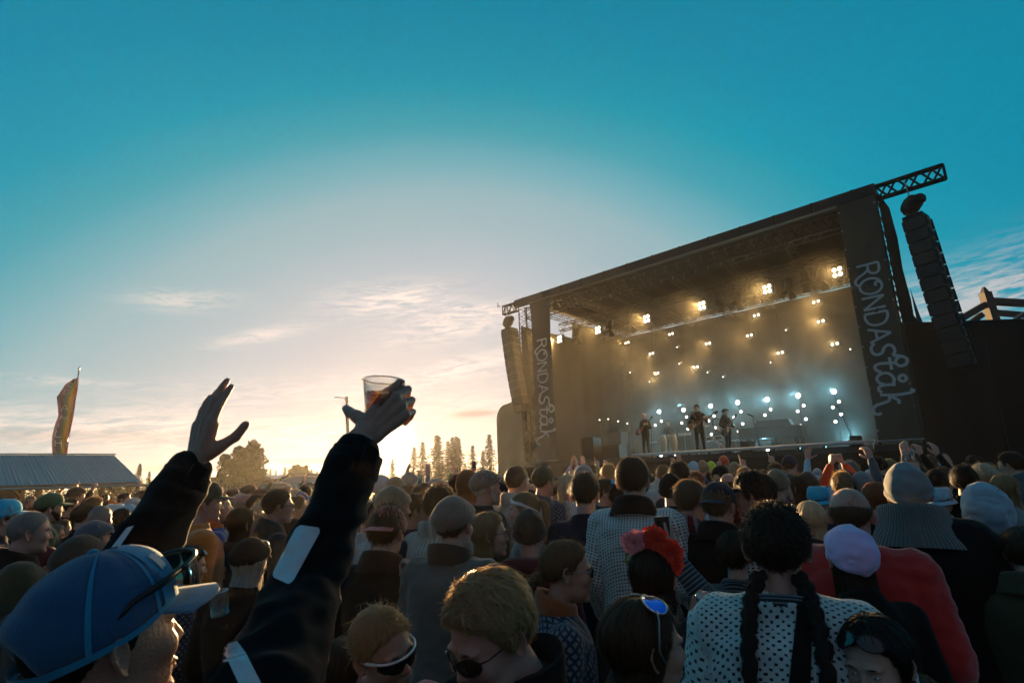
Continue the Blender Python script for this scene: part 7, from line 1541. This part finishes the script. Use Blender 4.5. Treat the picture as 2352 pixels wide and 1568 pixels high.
for X, Y in cands:
    px, py, zz = proj((X, Y, 1.72))
    if not (-60 < px < 2420): continue
    if px > 855 and px < 925 and Y < 9 and Y > 5.5 and False: continue
    if any((X-q['pos'][0])**2+(Y-q['pos'][1])**2 < .30 for q in PEOPLE): continue
    zt = min(1.92, max(1.5, rr.gauss(1.70 if Y < 9 else 1.76, .09)))
    tx, ty, tz = proj((X, Y, zt)); bad = False
    for q in auth:
        if q['hh'] is None: continue
        qz = FPX*.25/q['hh']
        if tz < qz and abs(tx-q['x']) < (.5*FPX*.22/tz+q['hh']*.45) and ty < q['y']+q['hh']*.85: bad = True; break
    if bad: continue
    if nfill >= 178: far.append((X, Y, zt)); continue
    nfill += 1
    fem = rr.random() < .45; hat = rr.choice([None]*10+['beanie', 'beanie', 'beanie', 'cap', 'cap', 'flatcap', 'bucket']); hc = rr.choice(['brown', 'brown', 'dark', 'mid', 'blonde', 'lightbrown', 'black', 'grey', 'pale', 'ginger'])
    hair = rr.choice(['bob', 'long', 'ponytail', 'tied', 'long'] if fem else ['short', 'crop', 'messy', 'short', 'curly', 'bald'])
    top = rr.choice(['black', 'navy', 'charcoal', 'bluegrey', 'grey', 'olive', 'maroon', 'denim', 'brown', 'teal', 'taupe', 'lightgrey', 'rust', 'green', 'black', 'navy', 'cream', 'lightblue', 'dots'])
    htc = rr.choice(['grey', 'navy', 'black', 'tan', 'brown', 'lightgrey', 'khaki', 'bluegrey', 'maroon', 'cyan', 'orange'])
    d = math.hypot(X, Y); up = rr.random() < .11; tel = not up and rr.random() < .045
    hn = {'pale': 'platinum', 'mid': 'ash brown', 'lightbrown': 'light brown', 'dark': 'dark brown'}.get(hc, hc); tn = {'bluegrey': 'slate', 'dots': 'patterned', 'lightgrey': 'pale grey', 'lightblue': 'pale blue'}.get(top, top)
    head = f"{ {'flatcap': 'flat cap', 'bucket': 'bucket hat'}.get(hat, hat)}" if hat else None
    lab = f"{'slate' if htc == 'bluegrey' else htc} {head}, {tn} top" if hat else f"{HN[hair]} {hn} hair, {tn} top"
    if up: lab += ', arm up'
    if tel: lab += ', filming'
    lab += ', '+zone(px)+(', near' if d < 7.5 else ', midway' if d < 12 else ', far back')
    grp = None
    base_ = lab; adj = ['', ' left', ' right', ' slightly taller']; 
    ar = ('down', 'up') if up else ('down', 'phone') if tel else 'down'
    yaw = math.degrees(math.atan2(7-X, 21-Y))+rr.gauss(0, 26)
    person(lab, pos=(X, Y, zt), yaw=yaw, lod=1 if d < 7 else 2, fem=fem, hair=(hair if hair != 'bald' or not hat else 'short'), hc=hc, skin=rr.randrange(3), top=top, hat=hat, hatc=htc, arms=ar, hand=rr.choice(['open', 'fist', 'relaxed']),
           collar=rr.choice(['crew', 'fold', 'hood', 'stand']), bulk=rr.choice([.0, .02, .04]), group='people standing in the crowd', seed=rr.randrange(3), x=None)
    if tel: q_ = PEOPLE[-1]; TEL.append((q_['loc']+q_['Rz']@(np.array([.07, .40, 1.50])*q_['s']), yaw, lab))
# people beyond the three hundred that show largest: one mass
mb = MB(); mats = [CLM[c] for c in ('black', 'navy', 'grey', 'olive', 'maroon', 'blue')]+[HAIRM[c] for c in ('brown', 'dark', 'blonde', 'grey')]+[CLM[c] for c in ('cyan', 'orange', 'cream')]+[SKIN[1]]
for (X, Y, zt) in far:
    s_ = zt/1.763; n0 = rr.randrange(6); hm_ = rr.choice([6, 6, 7, 7, 8, 9, 1, 10, 11, 12, 0, 2]); c = np.array([X, Y, 0])
    mb.sphere(c+(0, 0, 1.60*s_), (.083*s_, .10*s_, .118*s_), 10, 8, 13); mb.sphere(c+(-.012, -.012, 1.64*s_), (.098*s_, .108*s_, .118*s_), 10, 7, hm_)
    a = rr.uniform(0, 6.28); mb.tube([c+(0, 0, .3), c+(0, 0, 1.0*s_), c+(0, 0, 1.28*s_), c+(0, 0, 1.42*s_), c+(0, 0, 1.47*s_)], [.17, .19, .22, .17, .07], 12, n0, ell=.72, up=(math.cos(.8), math.sin(.8), 0))
tag(mb.build('distant_crowd', mats, smooth=True), 'densely packed heads of the audience farthest back before the stage', 'crowd', kind='stuff')
# ================================================================== THE MAN IN THE BLUE CAP
hc_ = atz(243, 1492, .90)
hero = person('nearest man, in a blue trucker cap and black jacket, with both arms raised', pos=(hc_[0], hc_[1], hc_[2]+.142), yaw=math.degrees(math.atan2(hc_[0], hc_[1]))+70, lod=0, hair='crop', hc='dark', skin=1, top='black', collar='stand', hat='trucker', hatc='mesh', bulk=.012, hp=9, seed=2,
    arms_w={1: [atz(600, 1610, .84), atz(700, 1350, 1.06), atz(840, 998, 1.20)], -1: [None, atz(330, 1262, 1.20), atz(448, 1062, 1.30)]}, amp=.015, voxel=.011, sleeve=.84,
    hands_w={1: dict(pose='cupgrip', d=(.66, .18, .72), palm=(-.05, .98, -.05), res=.0030, s=1.05), -1: dict(pose='wave', d=(.12, .05, 1.), palm=(.52, .82, .10), res=.0030, s=1.05)})
H = PEOPLE[-1]; cap = person.hat
for ch in cap.children:
    if ch.name.startswith('brim'): ch.material_slots[0].link = 'OBJECT'; ch.material_slots[0].material = CLM['brimgrey']
    else: ch.material_slots[0].link = 'OBJECT'; ch.material_slots[0].material = CLM['capblue']
Lc = [(0, 27), (50, 24), (80, 14), (110, 6), (150, -4), (180, -6)]
def domepatch(th0, th1, t0, t1, off, nu=14, nt=14):
    """piece lying on the cap crown"""
    th = np.linspace(th0, th1, nu); L = interp(th, Lc); rows = []
    for t in np.linspace(t0, t1, nt):
        d = dirs_of(th, 88+(L-88)*t); r = radial(d, False, False)+.018; P = d*r[:, None]
        P[:, 2] += .012*(1-t)**1.5; fr = np.clip(1-np.abs(th)/75, 0, 1); P[:, 1] += fr*.012*math.sin(t*3.14); P[:, 2] += fr*.012*math.sin(t*1.1*3.14); rows.append(P+d*off)
    mb = MB(); mb.grid(np.array(rows)); return mb
HMh = H['HM']
o = domepatch(-52, 52, .10, .995, .0022).build('front_panel', CLM['capblue'], cap, True)
o = domepatch(30, 42, .42, .62, .0045, 6, 6).build('logo_patch', pm('pale_patch', (.45, .44, .46), .6), cap, True)
for a in (-120, -60, 60, 120): domepatch(a-2.2, a+2.2, .08, .97, .0028, 4, 14).build('seam_tape', CLM['capblue'], cap, True)
domepatch(-180, 180, .93, 1.0, .002, 60, 3).build('sweatband', CLM['capblue'], cap, True)
fm_, lm_ = glasses_mesh('sport'); g = obj('sunglasses', fm_, hero, M=HMh@Mt(0, .022, .062)@Mr('X', 12)@np.diag([1.12, 1.12, 1.25, 1]), mat=BLACKP); obj('lens', lm_, g, mat=LENS)

for sx, nm in ((1, 'r'), (-1, 'l')):      # stiff cuffs round both wrists
    w0, w1 = ((atz(700, 1350, 1.06), atz(840, 998, 1.20)) if sx == 1 else (atz(330, 1262, 1.20), atz(448, 1062, 1.30)))
    e_, w_ = H['toL'](w0), H['toL'](w1); ax = unit(w_-e_); L_ = np.linalg.norm(w_-e_)
    mb = MB(); P_c = [e_+ax*L_*q for q in (.70, .73, .80, .865, .87, .86, .82)]; mb.tube(P_c, [.050, .056, .053, .054, .050, .044, .04], 28, cap=False)
    V_ = wrinkle(np.concatenate(mb.v), mb.f, .003, 5); mb.v = [V_]; mb.build('cuff', CLM['black'], H['jacket'], True)
    mb = MB(); u_ = unit(np.cross(ax, [0, 0, 1.])); mb.box(e_+ax*L_*.82+u_*.054, (.05, .012, .03), np.array([ax, u_, np.cross(ax, u_)]).T); mb.build('cuff_tab', CLM['black'], H['jacket'])

# decals lying on clothing, found by casting onto the built jacket
def world_bvh(o, rec):
    me = o.data; n = len(me.vertices); v = np.empty(n*3); me.vertices.foreach_get('co', v); v = v.reshape(-1, 3)*rec['s']
    v = v@rec['Rz'].T+rec['loc']; return BVHTree.FromPolygons(v.tolist(), [tuple(p.vertices) for p in me.polygons])
def decal(rec, quad, name, mat, nu=16, nv=30, round_=.0, off=.004, parent=None, strokes=None, wd=4.):
    bv = rec.setdefault('bvh', world_bvh(rec['jacket'], rec)); q = np.array(quad, float)
    def cast(x, y):
        h = bv.ray_cast(Vector(CP), Vector(ray(x, y)).normalized())
        return None if h[0] is None else (np.array(h[0])-unit(ray(x, y))*off)
    V = []; ok = []
    for j in range(nv):
        for i in range(nu):
            a, b = i/(nu-1)*2-1, j/(nv-1)*2-1
            if round_: 
                b_ = abs(b); lim = 1-round_*max(0, (b_-(1-round_))/round_)**3; a = a*lim
            u, v = (a+1)/2, (b+1)/2; p = (q[0]*(1-u)+q[1]*u)*(1-v)+(q[3]*(1-u)+q[2]*u)*v
            w_ = cast(*p); ok.append(w_ is not None); V.append(w_ if w_ is not None else np.zeros(3))
    mb = MB(); Vl = (np.array(V)-rec['loc'])@rec['Rz']/rec['s']
    f = [(j*nu+i, j*nu+i+1, (j+1)*nu+i+1, (j+1)*nu+i) for j in range(nv-1) for i in range(nu-1) if all(ok[k] for k in (j*nu+i, j*nu+i+1, (j+1)*nu+i+1, (j+1)*nu+i))]
    if not f: print('decal missed', name, quad); return
    used_ = sorted({k for q in f for k in q}); mp = {k: i for i, k in enumerate(used_)}
    mb.add(Vl[used_], [tuple(mp[k] for k in q) for q in f]); return mb.build(name, mat, rec['jacket'], True)
REF = pm('reflective_patch', (.55, .60, .64), .35, metal=.25, spec=.6, var=.25, scale=30, bump=.35, bscale=40)
decal(H, [(683, 1204), (740, 1212), (668, 1343), (622, 1322)], 'reflective_patch', REF, 18, 34, .28)
decal(H, [(291, 1211), (308, 1206), (262, 1274), (230, 1290)], 'reflective_patch', REF, 8, 20)
decal(H, [(492, 1472), (530, 1452), (566, 1500), (522, 1512)], 'reflective_stripe', REF, 10, 14); decal(H, [(522, 1513), (566, 1501), (600, 1568), (548, 1568)], 'reflective_stripe', REF, 10, 14)
for q in ([(430, 1535), (470, 1522), (472, 1528), (434, 1542)], [(434, 1540), (440, 1538), (434, 1566), (426, 1566)], [(436, 1550), (462, 1542), (464, 1548), (438, 1556)], [(484, 1520), (490, 1518), (486, 1550), (478, 1552)], [(496, 1518), (522, 1512), (524, 1517), (498, 1524)]): decal(H, q, 'printed_letter', REF, 6, 6)

# ------------------------------------------------------------------ cups, phones
def thinmat(name, c, gl=.12, rough=.05):
    m = bpy.data.materials.new(name); m.use_nodes = True; nt = m.node_tree; nt.nodes.clear(); t = NT(nt); a = t.add('ShaderNodeBsdfTransparent'); a.inputs[0].default_value = c; b = t.add('ShaderNodeBsdfGlossy'); b.inputs[1].default_value = rough
    lw = t.add('ShaderNodeLayerWeight'); lw.inputs[0].default_value = .35; f = t.math('MULTIPLY', t.math('ADD', lw.outputs[1], gl), .6); mx = t.add('ShaderNodeMixShader'); t.put(mx.inputs[0], f); t.l.new(a.outputs[0], mx.inputs[1]); t.l.new(b.outputs[0], mx.inputs[2])
    t.l.new(mx.outputs[0], t.add('ShaderNodeOutputMaterial').inputs[0]); return m
CUPM = thinmat('clear_plastic', (.93, .93, .92, 1)); BEER = thinmat('amber_beer', (.72, .36, .07, 1), .05); FOAM = pm('beer_foam', (.6, .42, .25), .7, transl=.4)
def cup(label, c, rt=.047, rb=.033, h=.12, fill=.7, tilt=(0, 0), text=None, group=None):
    """c: centre of the rim"""
    b = empty('plastic_cup', tuple(np.asarray(c)-(0, 0, h)), 0, label, 'cup', group); b.rotation_euler = (D2R(tilt[0]), D2R(tilt[1]), 0)
    mb = MB(); mb.lathe([(.001, .004), (rb, .004), (rb, 0), (rb+(rt-rb)*.5, h*.5), (rt, h-.006), (rt+.003, h-.004), (rt+.0035, h), (rt, h+.001), (rt-.001, h-.008), (rb+(rt-rb)*.5-.001, h*.5)], 36); mb.build('cup_wall', CUPM, b, True)
    mb = MB(); mb.lathe([(rt+.001, h-.002), (rt+.0035, h), (rt+.001, h+.002), (rt-.001, h), (rt+.001, h-.002)], 36); mb.build('rim', pm('cup_rim', (.55, .55, .55), .15, spec=.8, var=0, alpha=.55), b, True)
    if fill:
        zf = h*fill; rf = rb+(rt-rb)*fill-.0015; mb = MB(); mb.lathe([(.001, .006), (rb-.001, .006), (rf, zf), (.001, zf)], 36); mb.build('drink', BEER, b, True)
        mb = MB(); rr_ = np.random.default_rng(3)
        for k in range(46): a = rr_.uniform(0, 6.28); r_ = rf*(.86+.1*rr_.random()); mb.sphere((r_*math.cos(a), r_*math.sin(a), zf), .0016+.0016*rr_.random(), 6, 4)
        mb.build('foam', FOAM, b, True)
    if text:
        for k, st in enumerate(text):
            mb = MB()
            for s_ in st:
                pts = curve_path(s_, 12); 
                ribbon(mb, pts, .16, lambda x, y: ((rt+.001)*.93*math.sin((x-.5*len(text)+k*1.0)*.36), -(rt+.001)*.93*math.cos((x-.5*len(text)+k*1.0)*.36), h*.35+y*.034))
            mb.build('printed_letter', WHITEP, b)
    return b
CO = [[[(.8, .85), (.4, 1), (.05, .6), (.1, .15), (.5, 0), (.85, .2)]], [[(.5, 1), (.1, .7), (.1, .25), (.5, 0), (.85, .3), (.85, .75), (.5, 1)]]]
cc = atz(874, 872, 1.26); cup('clear plastic cup of amber beer held up against the sun', cc, rt=.044, rb=.030, h=.11, fill=.72, tilt=(-2, 3))
cup('clear plastic cup with white print held in front of the braided woman', atz(1634, 1366, 1.98), rt=.046, fill=.25, tilt=(0, -4), text=CO)
cup('plastic cup of beer lifted before the right banner by a blue grey sleeve', at(1995, 1009, 5.95), rt=.050, h=.13, fill=.35); NF = [[[(.7, .6), (.3, .5), (.3, .95), (.7, .95), (.7, .6), (.5, .0)]], [[(.6, 0), (.6, 1), (.1, .4), (.8, .4)]]]
cup('printed plastic cup of beer held up below the right banner', at(2086, 1034, 5.45), rt=.050, h=.13, fill=.45, text=NF)
cup('tilted clear cup with a bright rim between the patterned sweater and the black cap', atz(510, 1356, 2.3), rt=.036, h=.09, fill=0, tilt=(6, -8))
def phone(label, c, yaw, M=None):
    b = empty('mobile_phone', tuple(c), D2R(yaw), label, 'phone'); mb = MB(); mb.box((0, 0, 0), (.076, .009, .155)); mb.build('case', BLACKP, b); mb = MB(); mb.box((0, .0052, 0), (.068, .001, .142)); mb.build('screen', pm('phone_glass', (.02, .02, .025), .1, spec=.7, var=0), b)
    for k in range(2): mb = MB(); mb.lathe([(.001, 0), (.008, 0), (.008, .004)], 10, (-.02, -.0045, .055-k*.024), R=[[1, 0, 0], [0, 0, -1], [0, 1, 0]]); mb.build('camera_lens', LENS, b)
    return b
phone('black phone held up just left of the raised open hand', atz(1522, 1223, 2.85), 10)
for i_, (c_, y_, l_) in enumerate(TEL): phone('lit phone held by '+l_.replace(', filming', '').split(',')[0]+', '+l_.split(', ')[-2], c_, -y_)
phone('phone held up flat above the heads in front of the spruces', at(1088, 1070, 9.), 30)
# ------------------------------------------------------------------ flower crown
fc = [q for q in PEOPLE if 'crown of pink' in q['label']][0]; fr_ = fc['root']; HMf = fc['HM']
PK = pm('pink_petal', (.72, .26, .30), .7, var=.4, scale=40, transl=.35); RD = pm('red_petal', (.62, .035, .018), .7, var=.4, scale=40, transl=.35); GR = pm('leaf_green', (.16, .22, .05), .7, transl=.3)
mb = MB(); a = np.radians(np.linspace(-100, 100, 20)); mb.tube([(.09*math.sin(q), -.015-.02*math.cos(q)*0, .045+.085*math.cos(q)) for q in a], .006, 6); band = mb.build('flower_crown', GR, fr_, True, M=HMf)
def flower(c, r, m, n, seed, name):
    rr_ = np.random.default_rng(seed); mb = MB()
    for L_ in range(4):
        for k in range(n-L_*2):
            a = (k+L_*.5)*6.283/(n-L_*2)+rr_.uniform(-.15, .15); tl = .15+L_*.36; d = np.array([math.cos(a)*math.cos(tl), -math.sin(tl)*.8, math.sin(a)*math.cos(tl)]); s_ = np.array([-math.sin(a), 0, math.cos(a)]); l = r*(1-.16*L_)*rr_.uniform(.85, 1.15)
            P = [[np.array(c)+d*l*t+s_*r*.30*w_*math.sin(.35+t*2.3)+np.array([0, -.15*r*math.sin(t*3)*(1-abs(w_)*.6), 0]) for w_ in (-1, -.5, 0, .5, 1)] for t in np.linspace(.05, 1, 5)]; mb.grid(np.array(P))
    mb.build(name, m, band, True)
flower((-.055, -.035, .150), .058, PK, 13, 1, 'pink_flower'); flower((-.01, -.03, .160), .045, PK, 11, 2, 'pink_flower'); flower((.035, -.04, .162), .055, RD, 13, 3, 'red_flower'); flower((.085, -.035, .115), .058, RD, 13, 4, 'red_flower'); flower((.02, -.01, .185), .040, RD, 9, 5, 'red_flower'); flower((.10, -.03, .065), .04, RD, 9, 6, 'red_flower')
mb = MB(); leafcloud(mb, (-.095, -.02, .085), (.02, .01, .035), 14, .012, np.random.default_rng(2)); mb.build('leaf_sprig', GR, band)
# hair ties and strap of the braided woman
bw = [q for q in PEOPLE if 'two dark braids' in q['label']][0]
for sx in (-1, 1):
    mb = MB(); c = (sx*.083, -.145, -.40); mb.tube([(c[0]-.02, c[1], c[2]-.006), (c[0], c[1]-.008, c[2]), (c[0]+.02, c[1], c[2]+.008)], [.010, .004, .011], 8); mb.build('hair_tie', CLM['cyan'], bw['root'], True, M=bw['HM'])
decal(bw, [(1838, 1330), (1868, 1322), (1862, 1568), (1812, 1568)], 'bag_strap', CLM['black'], 8, 26, off=.008)

# ------------------------------------------------------------------ every label singles out one person
from collections import defaultdict
byl = defaultdict(list)
for q in PEOPLE: byl[q['root']['label']].append(q)
ORD = {2: ['left', 'right'], 3: ['left', 'middle', 'right']}
for l, qs in byl.items():
    if len(qs) < 2: continue
    qs.sort(key=lambda q: proj(q['pos'])[0])
    for i, q in enumerate(qs): q['root']['label'] = l+(', '+(ORD[len(qs)][i] if len(qs) in ORD else ['leftmost', 'second', 'third', 'fourth', 'fifth', 'sixth', 'seventh'][min(i, 6)])+' one')
bad = [(round(q['s'], 2), q['label'][:50], [round(float(a), 2) for a in q['pos']]) for q in PEOPLE if q['hh'] and not .86 < q['s'] < 1.12]
print('PEOPLE', len(PEOPLE), 'odd heights', len(bad)); [print(b) for b in bad]
